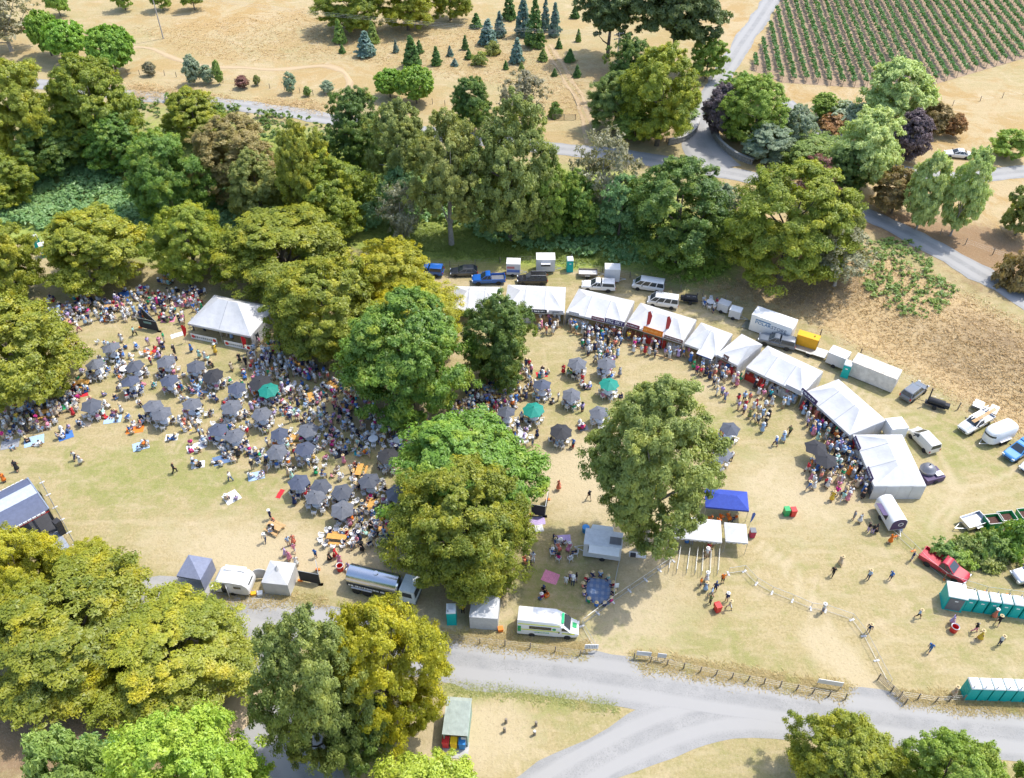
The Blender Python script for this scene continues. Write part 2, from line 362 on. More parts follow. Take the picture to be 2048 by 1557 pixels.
# ------------------------------------------------------------------ foliage
def foliage_mat():
    m, nt, b = newmat('foliage')
    def oa(n):
        a = N(nt, 'Attribute'); a.attribute_type = 'OBJECT'; a.attribute_name = n; return a.outputs['Color']
    t = N(nt, 'Attribute'); t.attribute_name = 'tint'
    c = mixc(nt, oa('leaf_a'), oa('leaf_b'), t.outputs['Fac'])
    nz = noise_out(nt, .35, 3, .6, 'World')
    c = mixc(nt, c, oa('leaf_c'), ramp(nt, nz, .52, .72))
    dif = N(nt, 'BsdfDiffuse'); nt.links.new(c, dif.inputs[0])
    tr = N(nt, 'BsdfTranslucent'); c2 = mixc(nt, c, (1.0,1.0,.55), 1.0, 'MULTIPLY'); nt.links.new(c2, tr.inputs[0])
    gl = N(nt, 'BsdfGlossy'); gl.inputs['Roughness'].default_value = .5; gl.inputs['Color'].default_value = (.8,.85,.9,1)
    mx = N(nt, 'MixShader'); mx.inputs[0].default_value = .38; nt.links.new(dif.outputs[0], mx.inputs[1]); nt.links.new(tr.outputs[0], mx.inputs[2])
    mg = N(nt, 'MixShader'); mg.inputs[0].default_value = .035; nt.links.new(mx.outputs[0], mg.inputs[1]); nt.links.new(gl.outputs[0], mg.inputs[2])
    o = nt.nodes['Material Output']; nt.links.new(mg.outputs[0], o.inputs[0]); nt.nodes.remove(b)
    return m
M_leaf = foliage_mat()
M_bark = pmat('grey_brown_bark', (.17,.14,.11), .95, var=.4, scale=6, bump=.6); M_bark2 = pmat('pale_bark', (.36,.33,.29), .95, var=.3, scale=5, bump=.5)
def unit(v): return v/np.maximum(np.linalg.norm(v, axis=-1, keepdims=True), 1e-9)
def leaf_cloud(name, C, A, per, size, rng, up=.55, out=.6, rnd=.8, flat=.6, elong=1.9, centre=None, droop=0.0, sub=7):
    """leaf sprays gathered in twigs, twigs gathered in boughs: C bough centres (n,3), A bough radii (n,)"""
    n = len(C); bi = np.repeat(np.arange(n), sub)
    d = unit(rng.randn(n*sub, 3)); d[:, 2] = np.abs(d[:, 2])*.9-.15
    C2 = C[bi] + d*(A[bi]*(.35+.75*rng.rand(n*sub)))[:, None]*np.array([1.1, 1.1, flat])
    C2[:, 2] -= droop*A[bi]*(d[:, 0]**2+d[:, 1]**2)
    A2 = A[bi]*(.26+.22*rng.rand(n*sub)); ct = np.repeat(rng.rand(n), sub)*.65 + .35*rng.rand(n*sub)
    m = len(C2); k = max(3, per//sub); tot = m*k; ci = np.repeat(np.arange(m), k)
    d = unit(rng.randn(tot, 3)); r = rng.rand(tot)**.5
    P = C2[ci] + d*(A2[ci]*r)[:, None]*np.array([1.15, 1.15, .7])
    ctr = C.mean(0) if centre is None else centre
    o = unit(P-ctr); nrm = unit(out*o + .7*d + np.array([0, 0, up]) + rnd*rng.randn(tot, 3)*.6)
    t = unit(np.cross(nrm, rng.randn(tot, 3))); t = unit(t + o*.35 - nrm*((t+o*.35)*nrm).sum(1, keepdims=True)); bt = np.cross(nrm, t)
    s = size*(.55+.9*rng.rand(tot)); L = t*(s*elong*.5)[:, None]; W = bt*(s*.5)[:, None]
    V = np.stack([P-L-W, P+L, P-L*.6+W], 1).reshape(-1, 3)
    F = np.arange(tot*3).reshape(-1, 3)
    tint = np.clip(.7*ct[ci]+.42*rng.rand(tot)-.06, 0, 1)
    return V, F, np.repeat(tint, 3)
def crown_mesh(name, seed, R, H, prof, ncl, per, size, cl=(.15,.25), cb=.12, lob=.16, inner=.22, **kw):
    rng = np.random.RandomState(seed); C = []; A = []
    hs = np.linspace(0, 1, 60); rr = np.array([prof(h) for h in hs]); w = rr+.12; w /= w.sum()
    ph = rng.rand(8)*6.28
    while len(C) < ncl:
        h = rng.choice(hs, p=w) + rng.rand()/60; th = rng.rand()*2*math.pi
        lobe = 1 + lob*(math.sin(3*th+ph[0]+2.5*h)+.8*math.sin(5*th+ph[1]-4*h)+.6*math.sin(2*th+ph[2]+7*h))
        rad = prof(min(h, 1))*R*lobe
        rad *= (rng.uniform(.25,.7) if rng.rand() < inner else rng.uniform(.74, 1.0))
        z = H*(cb+(1-cb)*h*.94)
        a = R*rng.uniform(*cl)*(.75+.5*prof(min(h,1)))
        C.append([rad*math.cos(th), rad*math.sin(th), z]); A.append(a)
    C = np.array(C); A = np.array(A)
    V, F, t = leaf_cloud(name, C, A, per, size, rng, centre=np.array([0,0,H*(cb+(1-cb)*.35)]), **kw)
    me = raw_mesh(name, V, F, [M_leaf]); zone_attr(me, 'tint', t)
    return me, C
def trunk_mesh(name, seed, R, H, C, cb, r0, mat, limbs=8, lean=.03):
    rng = random.Random(seed); mb = MB(); top = H*(cb+(1-cb)*.62)
    pts = [Vector((rng.uniform(-1,1)*lean*H*i/5, rng.uniform(-1,1)*lean*H*i/5, top*i/5)) for i in range(6)]; pts[0].z = -.3
    rad = [r0*1.35, r0, r0*.85, r0*.66, r0*.46, r0*.2]
    for i in range(5): mb.tube(pts[i], pts[i+1], rad[i], rad[i+1], 8)
    for k in range(limbs):
        c = Vector(C[rng.randrange(len(C))]); i = rng.choice((1,2,2,3,3,4)); p = pts[i]
        if c.z < p.z: p = pts[1]
        m = p.lerp(c, .5) + Vector((0,0,-.06*H*rng.random()))
        mb.tube(p, m, rad[i]*.5, rad[i]*.32, 6); mb.tube(m, c, rad[i]*.32, .03, 5)
    return mb.mesh(name, mat, True)
dome = lambda h: max(.02, (1-max(0, h-.32)**2/.4624)**.5 if h > .32 else .80+.20*math.sin(h/.32*math.pi/2))
tall = lambda h: max(.05, (.62+.38*math.sin(min(h/.4,1)*math.pi/2)) if h < .4 else (1-((h-.4)/.62)**2.2)**.6)
cone = lambda h: max(.02, (1-h)*.96+.03)
ball = lambda h: max(.05, math.sqrt(max(0, 1-(2*h-1)**2)))
bush = lambda h: max(.05, math.sqrt(max(0, 1-h*h)))
plume = lambda h: max(.05, math.sin(math.pi*min(1, h*.8+.14))**.8)
PROTO = {}
def proto(key, n, R, H, prof, ncl, per, size, cb, trunk_r, bark, **kw):
    PROTO[key] = []
    for s in range(n):
        k2 = dict(kw); k2['lob'] = kw.get('lob', .16)*(.7+.5*((s*2) % 5)/3); k2['flat'] = kw.get('flat', .6)*(.8+.2*(s % 3)); q = .86+.28*((s*3) % 5)/4
        me, C = crown_mesh('crown_'+key, 100*len(PROTO)+s, R, H, prof, ncl, int(per/q**1.5), size*q, cb=cb, **k2)
        tm = trunk_mesh('trunk_'+key, s+3*len(PROTO), R, H, C, cb, trunk_r, bark)
        PROTO[key].append((me, tm, R, H, [(cb+(1-cb)*h*.97, prof(h)*.93) for h in np.linspace(0, 1, 13)]))
proto('big', 5, 7.5, 15, dome, 150, 880, .18, .13, .45, M_bark, cl=(.15,.24), lob=.12)
proto('wild', 4, 6.5, 17, tall, 150, 680, .19, .12, .4, M_bark, cl=(.15,.26), lob=.2, droop=.45, flat=.75)
proto('high', 2, 6.0, 17, tall, 120, 700, .19, .33, .42, M_bark2, cl=(.15,.27), lob=.22, droop=.5, flat=.75)
proto('lone', 1, 6.5, 20, tall, 150, 800, .19, .2, .5, M_bark2, cl=(.14,.25), lob=.2, droop=.5, flat=.75)
proto('med', 3, 4.0, 8, dome, 80, 420, .18, .14, .22, M_bark, cl=(.18,.3))
proto('fine', 2, 4.0, 9, plume, 110, 330, .19, .12, .2, M_bark2, cl=(.18,.3), lob=.12, flat=.95, elong=2.4)
proto('bush', 3, 2.0, 2.6, bush, 50, 120, .22, .02, .08, M_bark, cl=(.22,.4))
proto('ball', 2, 3.4, 5.5, ball, 170, 160, .2, .16, .16, M_bark, cl=(.13,.2), lob=.04, inner=.1, flat=.9)
proto('cone', 2, 1.7, 6.0, cone, 150, 84, .2, .06, .1, M_bark, cl=(.12,.2), lob=.08, flat=.45, droop=.5)
proto('sparse', 2, 3.5, 9, plume, 70, 70, .24, .22, .2, M_bark2, cl=(.18,.34), lob=.25)
proto('pine', 1, 8, 24, tall, 170, 330, .34, .3, .5, M_bark, cl=(.14,.22), lob=.2, flat=.4, elong=2.6)
PAL = {  # leaf colours: body, lighter sprays, patches
 'olive': ((.125,.175,.02),(.37,.40,.035),(.52,.49,.03)), 'gold': ((.19,.215,.018),(.50,.48,.025),(.62,.55,.02)),
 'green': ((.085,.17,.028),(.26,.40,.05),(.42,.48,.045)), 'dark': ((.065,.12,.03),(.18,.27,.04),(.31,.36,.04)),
 'khaki': ((.15,.185,.045),(.36,.40,.10),(.46,.46,.09)), 'grey': ((.20,.19,.11),(.35,.33,.21),(.30,.26,.16)),
 'lime': ((.25,.38,.045),(.52,.62,.08),(.58,.64,.08)), 'pale': ((.32,.39,.13),(.54,.60,.22),(.60,.62,.22)),
 'silver': ((.22,.30,.19),(.44,.51,.36),(.38,.46,.28)), 'purple': ((.09,.07,.08),(.22,.16,.18),(.17,.13,.13)),
 'copper': ((.19,.14,.05),(.34,.26,.09),(.30,.28,.07)), 'autumn': ((.36,.18,.07),(.50,.29,.11),(.4,.27,.09)), 'wine': ((.22,.10,.09),(.36,.18,.13),(.28,.21,.09)),
 'spruce': ((.13,.21,.18),(.30,.41,.37),(.23,.33,.28)), 'fir': ((.08,.17,.045),(.21,.35,.09),(.15,.28,.075)), 'mint': ((.19,.29,.07),(.38,.48,.12),(.3,.42,.10)),
 'ballgreen': ((.15,.28,.03),(.30,.46,.05),(.35,.48,.05)), 'bramble': ((.13,.26,.09),(.32,.48,.19),(.34,.50,.17)), 'scrub': ((.22,.19,.07),(.42,.33,.12),(.36,.34,.09)), 'pinegreen': ((.08,.12,.04),(.18,.24,.065),(.22,.27,.075)),
 'hedge': ((.12,.20,.045),(.29,.39,.09),(.32,.40,.10)), 'walnut': ((.17,.27,.04),(.36,.47,.07),(.35,.43,.07)),
}
PAL = {k: tuple(tuple(min(.75, x*q) for x in c) for c, q in zip(v, (1.35, 1.12, 1.05))) for k, v in PAL.items()}
trees_n = [0]
def plant(key, x0, y0, x1, y1, pal, label, name='tree', group=None, cat='tree', cbf=.12, rot=None, seed=None):
    """a tree whose crown stands between these survey points; base, girth and height solved in metres"""
    i = trees_n[0]; trees_n[0] += 1
    me, tm, R0, H0, PR = PROTO[key][(i if seed is None else seed) % len(PROTO[key])]
    xm = (x0+x1)/2; base = G(xm, y1-.2*(x1-x0)); H = 8.0; R = 4.0; lo, hi = (1.0, 3.6) if key in ('big','med','bush','ball') else (1.3, 5.5)
    for _ in range(40):
        sc = proj((base.x, base.y, base.z+H*.45))[2]; R += .5*((x1-x0)/2/sc-R)
        ty = min(proj((base.x, base.y+r*R*.92, base.z+h*H))[1] for h, r in PR); by = max(proj((base.x, base.y-r*R*.92, base.z+h*H))[1] for h, r in PR)
        mx = proj((base.x, base.y, base.z+H*.45))[0]; et, eb = ty-y0, by-y1
        base.y += (et+eb)/2/sc*.7; base.x -= (mx-xm)/sc*.7
        H = min(hi*R, max(lo*R, H + (et-eb)/sc*.6)); base.z = hgt(base.x, base.y)
    if abs(et) > 12 or abs(eb) > 25: pass; ('FIT', label[:40], round(et), round(eb), 'R%.1f H%.1f' % (R, H))
    o = thing(name, label, cat, (base.x, base.y, base.z), (i*2.399 if rot is None else rot), group)
    c = mesh_obj('crown', me, o); t = mesh_obj('trunk', tm, o)
    k_ = 1.05 if key in ('cone','ball','bush','sparse') else 1.14; o.scale = (R/R0/k_, R/R0/k_, H/H0/(1+(k_-1)*.35))
    a, b, d = PAL[pal]; rr = random.Random(i); k = rr.uniform(.9, 1.12); q = rr.uniform(.93, 1.07)
    for nm, v in (('leaf_a', a), ('leaf_b', b), ('leaf_c', d)): c[nm] = [v[0]*k*q, v[1]*k, v[2]*k]
    return o
T = plant
# foreground
T('big',-60,1050,125,1260,'gold','golden olive tree at the left edge in front of the stage roof', name='totara_tree')
T('big',-60,1120,305,1420,'olive','huge yellow-olive tree below the stage, leftmost of the two big foreground trees', name='totara_tree')
T('big',175,1188,515,1450,'olive','huge olive tree standing between the stage and the gravel drive', name='totara_tree')
T('big',70,1100,265,1230,'gold','golden tree crown just below the black stage ramp', name='totara_tree')
T('wild',528,1200,748,1535,'khaki','grey-green shaggy tree beside the shaded drive', name='kanuka_tree')
T('big',648,1190,893,1490,'gold','dense golden-olive tree between the shaggy grey-green tree and the recycling shed', name='totara_tree')
T('med',655,1390,790,1540,'dark','low dark green tree under the golden tree by the recycling shed')
T('big',215,1415,560,1800,'lime','bright lime green tree at the bottom edge by the drive', name='poplar_tree')
T('big',690,1522,1010,1840,'lime','bright lime green treetop at the bottom edge below the recycling shed', name='poplar_tree')
T('fine',75,1455,215,1640,'mint','pale feathery sapling in the bottom corner by bare earth', name='sapling')
T('bush',150,1470,240,1600,'bramble','dark green bush between the feathery sapling and the lime tree', name='bush', cat='bush')
T('big',1580,1425,1800,1640,'olive','olive tree at the bottom edge across the road from the gate', name='totara_tree', seed=2)
T('big',1795,1463,1998,1690,'walnut','round fresh green tree at the bottom edge by the corner', name='ash_tree', seed=1)
T('med',2030,1520,2140,1640,'walnut','slice of green tree at the bottom corner')
# among the crowd
T('big',785,915,1068,1195,'olive','big olive tree beside the milk-white first-aid tent and tanker', name='totara_tree', seed=0)
T('big',778,822,1085,1085,'green','broad green tree right behind the big olive tree in the crowd', name='totara_tree', seed=3)
T('big',678,575,945,850,'green','largest green tree in the middle of the picnic crowd', name='totara_tree', seed=1)
T('wild',922,568,1068,765,'dark','dark upright tree in front of the arc of white marquees', name='totara_tree', seed=1)
T('big',535,505,765,725,'olive','yellow-olive tree overhanging the left marquee', name='totara_tree', seed=4)
T('big',690,468,870,640,'gold','golden tree beside the parked blue ute', name='totara_tree')
T('big',735,560,930,720,'gold','golden tree hidden between the green tree and the white marquees', name='totara_tree')
T('big',425,405,705,605,'olive','wide olive tree behind the left marquee', name='totara_tree', seed=2)
T('big',303,403,455,568,'olive','olive tree behind the picnic tables near the left marquee', name='totara_tree')
T('big',85,408,292,585,'olive','solitary olive tree standing in the pale grass at the left', name='totara_tree')
T('big',-70,428,72,600,'olive','olive tree cut by the left edge near the teal cabins', name='totara_tree')
T('big',-110,592,152,822,'olive','big olive tree at the left edge beside picnickers', name='totara_tree', seed=3)
T('lone',1180,724,1442,1088,'khaki','tall spreading tree standing alone behind the food trailer', name='totara_tree', seed=0, cbf=.2)
# band along the stream
G1 = 'trees along the stream bank'
T('big',-40,112,145,335,'olive','tall olive tree on the stream bank at the left edge', name='totara_tree', group=G1)
T('big',100,102,272,310,'olive','tall olive tree on the stream bank below the two round green shrubs', name='totara_tree', group=G1)
T('wild',-60,285,62,412,'olive','olive tree at the left edge above the green brambles', name='totara_tree', group=G1)
T('wild',30,215,170,345,'dark','dark tree in the shade of the tall stream-bank trees', group=G1)
T('wild',170,215,285,345,'green','creeper-clad tree beside the tall stream-bank trees', group=G1)
T('big',242,255,412,448,'green','green tree behind the cabbage tree', name='totara_tree', group=G1)
T('big',325,172,445,285,'olive','rounded olive tree beside the upper road', name='totara_tree', group=G1)
T('wild',385,222,560,400,'scrub','brownish scrubby tree in the stream-bank thicket', group=G1)
T('wild',455,290,570,450,'khaki','khaki tree right of the brownish scrubby tree', group=G1)
T('wild',550,225,665,455,'olive','olive tree above the picnic trees, beside the upper road bend', name='totara_tree', group=G1)
T('wild',590,285,742,470,'olive','pale-tipped olive tree left of the grassy hollow', name='totara_tree', group=G1)
T('wild',652,162,765,330,'dark','dark tree beside the two round green hillside shrubs', group=G1)
T('high',738,188,860,365,'khaki','khaki tree with bare trunk on the stream bank', group=G1, cbf=.3)
T('high',818,205,975,425,'khaki','grey-green tree with a pale bare trunk above the grassy hollow', name='willow_tree', group=G1, cbf=.25)
T('wild',935,165,1108,470,'khaki','tallest grey-green tree of the stream bank', name='willow_tree', group=G1)
T('big',898,148,985,260,'dark','dark rounded tree behind the tallest grey-green tree', name='totara_tree', group=G1)
T('sparse',1000,138,1090,240,'grey','thin greyish tree behind the tallest grey-green tree', group=G1)
T('wild',1050,305,1135,470,'walnut','bright green bushy tree beside the tallest grey-green tree', group=G1)
T('wild',1110,330,1200,470,'green','green bushy tree left of the bare grey tree', group=G1)
T('sparse',1152,248,1262,415,'grey','nearly bare grey tree leaning over the upper road', group=G1)
T('med',1195,345,1290,470,'bramble','pale green leafy tree below the bare grey tree', group=G1)
T('wild',1258,300,1465,530,'dark','large dark green tree behind the white vans', group=G1)
T('big',1400,360,1480,460,'silver','silvery shrub-like tree left of the large golden bank tree', group=G1)
T('big',1452,312,1718,575,'olive','massive olive tree at the top of the dry bank', name='totara_tree', group=G1, seed=0)
T('fine',1630,370,1730,520,'khaki','feathery grey-green tree on the edge of the dry bank', group=G1)
T('sparse',1630,450,1740,560,'grey','grey twiggy shrub beside the massive olive tree', name='shrub', cat='shrub', group=G1)
T('med',760,330,850,450,'bramble','green leafy tree behind the dead-looking pale tree', group=G1)
T('sparse',765,360,840,475,'grey','small pale dead-looking tree in the grassy hollow', group=G1)
# lane and garden trees
G2 = 'garden trees around the lane'
T('big',1178,138,1290,262,'hedge','big clipped green shrub left of the lane', name='shrub', cat='shrub', group=G2)
T('wild',1248,70,1402,285,'olive','bright olive tree at the lane entrance', name='totara_tree', group=G2)
T('med',1230,210,1320,285,'walnut','glossy green shrub below the bright olive lane tree', name='shrub', cat='shrub', group=G2)
T('wild',1215,60,1300,200,'dark','dark tree behind the bright olive lane tree', group=G2)
T('pine',1265,-120,1450,85,'pinegreen','large pine tree at the top edge by the lane', name='pine_tree', group=G2)
T('pine',1158,-90,1285,70,'pinegreen','spreading pine tree at the top edge left of the lane pine', name='pine_tree', group=G2)
T('med',1383,68,1452,155,'walnut','small fresh green tree beside the lane', group=G2)
T('fine',1405,163,1482,268,'purple','dark purple tree on the lane side', name='plum_tree', group=G2)
T('med',1440,140,1520,200,'green','low green tree beside the vineyard corner', group=G2)
T('wild',1452,138,1580,290,'walnut','tall green tree between the purple plum and the vineyard', group=G2)
T('fine',1440,210,1490,275,'walnut','slender green tree behind the stone wall', group=G2)
T('big',1486,243,1585,325,'silver','silver-leaved round tree behind the stone wall', name='olive_tree', group=G2)
T('med',1555,208,1632,295,'silver','grey-green round shrub beside the driveway', name='shrub', cat='shrub', group=G2)
T('med',1570,268,1690,345,'hedge','green shrub mass between the silver tree and the driveway', name='shrub', cat='shrub', group=G2)
T('fine',1728,112,1862,258,'pale','large pale green tree at the vineyard edge', name='willow_tree', group=G2)
T('fine',1668,208,1802,375,'pale','pale yellow-green tree beside the driveway bend', name='willow_tree', group=G2)
T('fine',1782,218,1865,318,'purple','purple tree behind the pale yellow-green tree', name='plum_tree', group=G2)
T('med',1835,200,1905,268,'copper','brownish green round tree below the vineyard', group=G2)
T('fine',1890,225,1932,272,'autumn','small rust-leaved tree on the dry paddock', name='sapling', group=G2)
T('med',1984,255,2060,320,'walnut','green round tree by the right edge above the driveway', group=G2)
T('fine',1622,182,1678,235,'walnut','small green tree beside the vineyard bottom', group=G2)
T('med',1752,332,1842,430,'copper','brown-leaved tree beside the two pale poplars', group=G2)
T('fine',1818,298,1898,450,'pale','pale poplar standing left of the other by the driveway', name='poplar_tree', group=G2)
T('fine',1893,288,1972,460,'pale','pale poplar just below the white car', name='poplar_tree', group=G2)
T('med',2015,365,2090,470,'khaki','khaki tree at the right edge above the road', group=G2)
T('wild',1655,285,1735,395,'dark','dark tree at the foot of the pale yellow-green tree', group=G2)
T('med',1590,308,1690,400,'wine','wine-red leaved shrub tree behind the massive olive tree', name='plum_tree', group=G2)
T('bush',1642,232,1700,262,'autumn','rusty brown grass-like shrub by the driveway', name='shrub', cat='shrub', group=G2)
T('bush',1660,212,1740,250,'silver','blue-green clipped shrub by the driveway', name='shrub', cat='shrub', group=G2)
T('bush',2010,500,2090,590,'copper','brown shrub at the right edge beside the road', name='shrub', cat='shrub', group=G2)
# hillside
G3 = 'young trees on the dry hillside'
for a in [('ball',58,22,120,98,'ballgreen','round bright green shrub, leftmost of the hillside trio'),('ball',92,40,170,112,'ballgreen','round bright green shrub in the middle of the hillside trio'),
          ('ball',174,52,267,135,'ballgreen','round bright green shrub nearest the road of the hillside trio'),('ball',748,138,808,188,'ballgreen','smaller of two round green shrubs beside the upper road'),
          ('ball',793,132,868,198,'ballgreen','larger of two round green shrubs beside the upper road')]:
    T(*a, name='shrub', cat='shrub', group=G3)
T('big',632,-60,765,62,'olive','olive tree at the top edge, leftmost of the hilltop group', name='totara_tree', group=G3)
T('big',758,-50,868,60,'gold','golden tree at the top edge in the hilltop group', name='totara_tree', group=G3)
T('big',858,-60,940,38,'olive','olive tree at the top edge, rightmost of the hilltop group', name='totara_tree', group=G3)
T('sparse',-60,-30,62,85,'grey','grey thin-leaved tree in the top left corner', group=G3)
T('med',88,-40,132,28,'walnut','green sapling at the top edge above the green trio', group=G3)
for x in (242,318,382): T('med',x-22,-50,x+22,16,'walnut',{242:'small tree at the top edge left of the power pole',318:'small tree at the top edge beside the power pole',382:'small tree at the top edge right of the power pole'}[x], group=G3)
con = [(1046,-12,1092,95,'fir','tall bright green fir, largest of the hillside conifers'),(1028,-20,1064,72,'spruce','tall blue spruce left of the large fir'),(1078,-18,1104,72,'spruce','tall blue spruce just right of the large fir'),(1096,0,1124,72,'spruce','blue spruce at the right of the tall conifer group'),
 (1003,-25,1034,40,'fir','green fir at the top edge left of the tall conifer group'),(955,34,996,92,'spruce','silvery blue spruce beside the tall conifer group'),(984,18,1014,75,'spruce','dark blue spruce between the silvery spruce and tall group'),
 (708,58,752,116,'spruce','broad blue-green spruce on the left of the plantation'),(730,38,758,88,'mint','light green conifer behind the broad spruce'),(802,66,842,136,'fir','dense green fir in the middle of the plantation'),(828,78,848,108,'fir','small fir just behind the dense green fir'),
 (860,90,884,132,'fir','slim fir right of the dense green fir'),(892,90,908,114,'spruce','tiny blue spruce in the plantation middle'),(1018,72,1050,128,'spruce','silver spruce standing alone above the grey tree'),(784,78,798,106,'spruce','tiny blue conifer left of the dense fir'),
 (922,68,938,100,'fir','tiny fir below the silvery spruce'),(928,96,946,120,'fir','little fir right of the tiny blue spruce'),(663,34,692,88,'mint','light green conifer near the hilltop trees'),(676,88,692,108,'fir','tiny dark conifer below the light green one'),
 (1150,56,1164,84,'mint','small yellowish conifer beside the farm track'),(1110,74,1126,98,'fir','small fir at the top of the farm track'),(1128,96,1152,126,'fir','dark small fir beside the farm track'),(1145,128,1164,156,'fir','small fir near the power pole cluster'),
 (1075,96,1098,124,'mint','bright yellow-green conifer above the track'),(938,24,966,58,'fir','round young fir at the top beside the tall group'),(1140,10,1160,38,'fir','young fir at the top edge by the pines'),(900,116,918,134,'spruce','very small blue spruce on the plantation edge'),(1005,120,1018,140,'fir','seedling fir beside the silver spruce'),(1036,124,1050,142,'mint','seedling conifer below the silver spruce'),(1102,136,1116,154,'fir','seedling fir left of the farm track')]
for x0,y0,x1,y1,p,l in con: T('cone',x0,y0,x1,y1,p,l, name='conifer', cat='conifer', group='conifers planted on the hillside')
T('bush',945,104,975,134,'khaki','khaki shrub among the plantation conifers', name='shrub', cat='shrub', group=G3)
T('bush',972,82,1000,112,'khaki','olive shrub below the silvery spruce', name='shrub', cat='shrub', group=G3)
T('bush',1098,205,1122,238,'hedge','round green shrub by the farm gate', name='shrub', cat='shrub', group=G3)
for x0,y0,x1,y1,p,l in [(364,108,400,165,'silver','feathery silver sapling by the fence above the road'),(398,128,428,165,'silver','blue-grey shrub by the fence above the road'),(425,116,444,168,'mint','thin green sapling by the fence above the road'),(566,142,592,184,'silver','silver sapling near the terrace bend'),(286,122,312,150,'grey','greyish sapling at the fence start'),(470,150,498,176,'wine','reddish shrub at the roadside fence'),(606,172,622,192,'mint','small green shrub at the roadside fence'),(640,160,668,186,'silver','lavender-grey shrub inside the terrace bend'),(505,150,520,170,'khaki','tiny shrub between fence saplings')]:
    T('fine',x0,y0,x1,y1,p,l, name='sapling', cat='sapling', group='saplings along the roadside fence')
for x0,y0,x1,y1,p,l in [(1868,1085,1925,1135,'hedge','low leafy bush right beside the red ute tray'),(1905,1075,1965,1130,'khaki','low olive bush in the scrub clump'),(1890,1095,1950,1145,'walnut','low bright bush at the front of the scrub clump'),(1950,1065,2015,1130,'hedge','low bush below the middle green skip'),(1945,1090,2010,1142,'khaki','low grey-green bush at the front of the scrub'),(1995,1045,2060,1120,'green','dark taller bush at the right edge below the skips')]:
    T('bush',x0,y0,x1,y1,p,l, name='bush', cat='bush', group='scrub clump beside the red ute')
# ------------------------------------------------------------------ ground cover nobody could count
def cover(name, pxpoly, n, size, hgt_m, pal, label, per=34, seed=0, rad=(.5,1.1)):
    rng = np.random.RandomState(seed+11); poly = np.array(pxpoly, float); C = []
    lo, hi = poly.min(0), poly.max(0)
    def inside(p):
        c = False; j = len(poly)-1
        for i in range(len(poly)):
            if (poly[i,1] > p[1]) != (poly[j,1] > p[1]) and p[0] < (poly[j,0]-poly[i,0])*(p[1]-poly[i,1])/(poly[j,1]-poly[i,1])+poly[i,0]: c = not c
            j = i
        return c
    P = []
    while len(P) < n:
        p = lo+(hi-lo)*rng.rand(2)
        if inside(p): P.append(GZ(p[0], p[1], 1.0)[:2])
    P = np.array(P); z = hgt_np(P); A = rng.uniform(*rad, len(P))
    hh = hgt_m*(.35+.65*rng.rand(len(P)))*(.6+.5*np.sin(P[:,0]*.4+seed)*np.sin(P[:,1]*.33))
    C = np.column_stack([P, z+np.maximum(.05, hh)])
    V, F, t = leaf_cloud(name, C, A, per, size, rng, up=1.2, out=.0, flat=.6, sub=3)
    keep = V[:, 2] > -5
    me = raw_mesh(name, V, F, [M_leaf]); zone_attr(me, 'tint', t)
    o = tag(mesh_obj(name, me), label, kind='stuff'); a, b, d = PAL[pal]
    for nm, v in (('leaf_a', a), ('leaf_b', b), ('leaf_c', d)): o[nm] = list(v)
    return o
cover('bramble', [(0,335),(240,335),(250,440),(120,455),(0,440)], 900, .3, 1.6, 'bramble', 'pale green bramble thicket at the left of the stream', seed=1)
cover('bramble', [(220,395),(560,380),(740,400),(760,455),(420,455),(240,450)], 900, .3, 1.4, 'bramble', 'bramble thicket under the stream trees', seed=2)
cover('bramble', [(740,395),(1000,400),(1300,430),(1290,520),(1000,480),(880,440),(780,440)], 800, .28, 1.2, 'bramble', 'bramble and low growth below the tall grey-green trees', seed=3)
cover('bramble', [(1270,470),(1460,450),(1500,520),(1400,560),(1290,520)], 300, .28, 1.0, 'walnut', 'bright low growth beside the dark green tree', seed=4)
cover('bramble', [(1710,520),(1800,505),(1850,560),(1900,610),(1860,660),(1790,640),(1720,590)], 230, .2, .5, 'hedge', 'green bramble patch growing on the dry bank', seed=5, rad=(.4,.9))
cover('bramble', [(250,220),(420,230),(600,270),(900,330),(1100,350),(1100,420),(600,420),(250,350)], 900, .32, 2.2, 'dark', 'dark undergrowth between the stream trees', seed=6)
cover('undergrowth', [(1400,255),(1640,270),(1700,330),(1640,380),(1540,360),(1470,320)], 420, .28, 1.0, 'hedge', 'low garden growth behind the stone wall', seed=7)
cover('undergrowth', [(1190,200),(1390,200),(1390,270),(1330,285),(1230,270)], 300, .28, 1.5, 'hedge', 'leafy growth at the foot of the lane trees', seed=8)
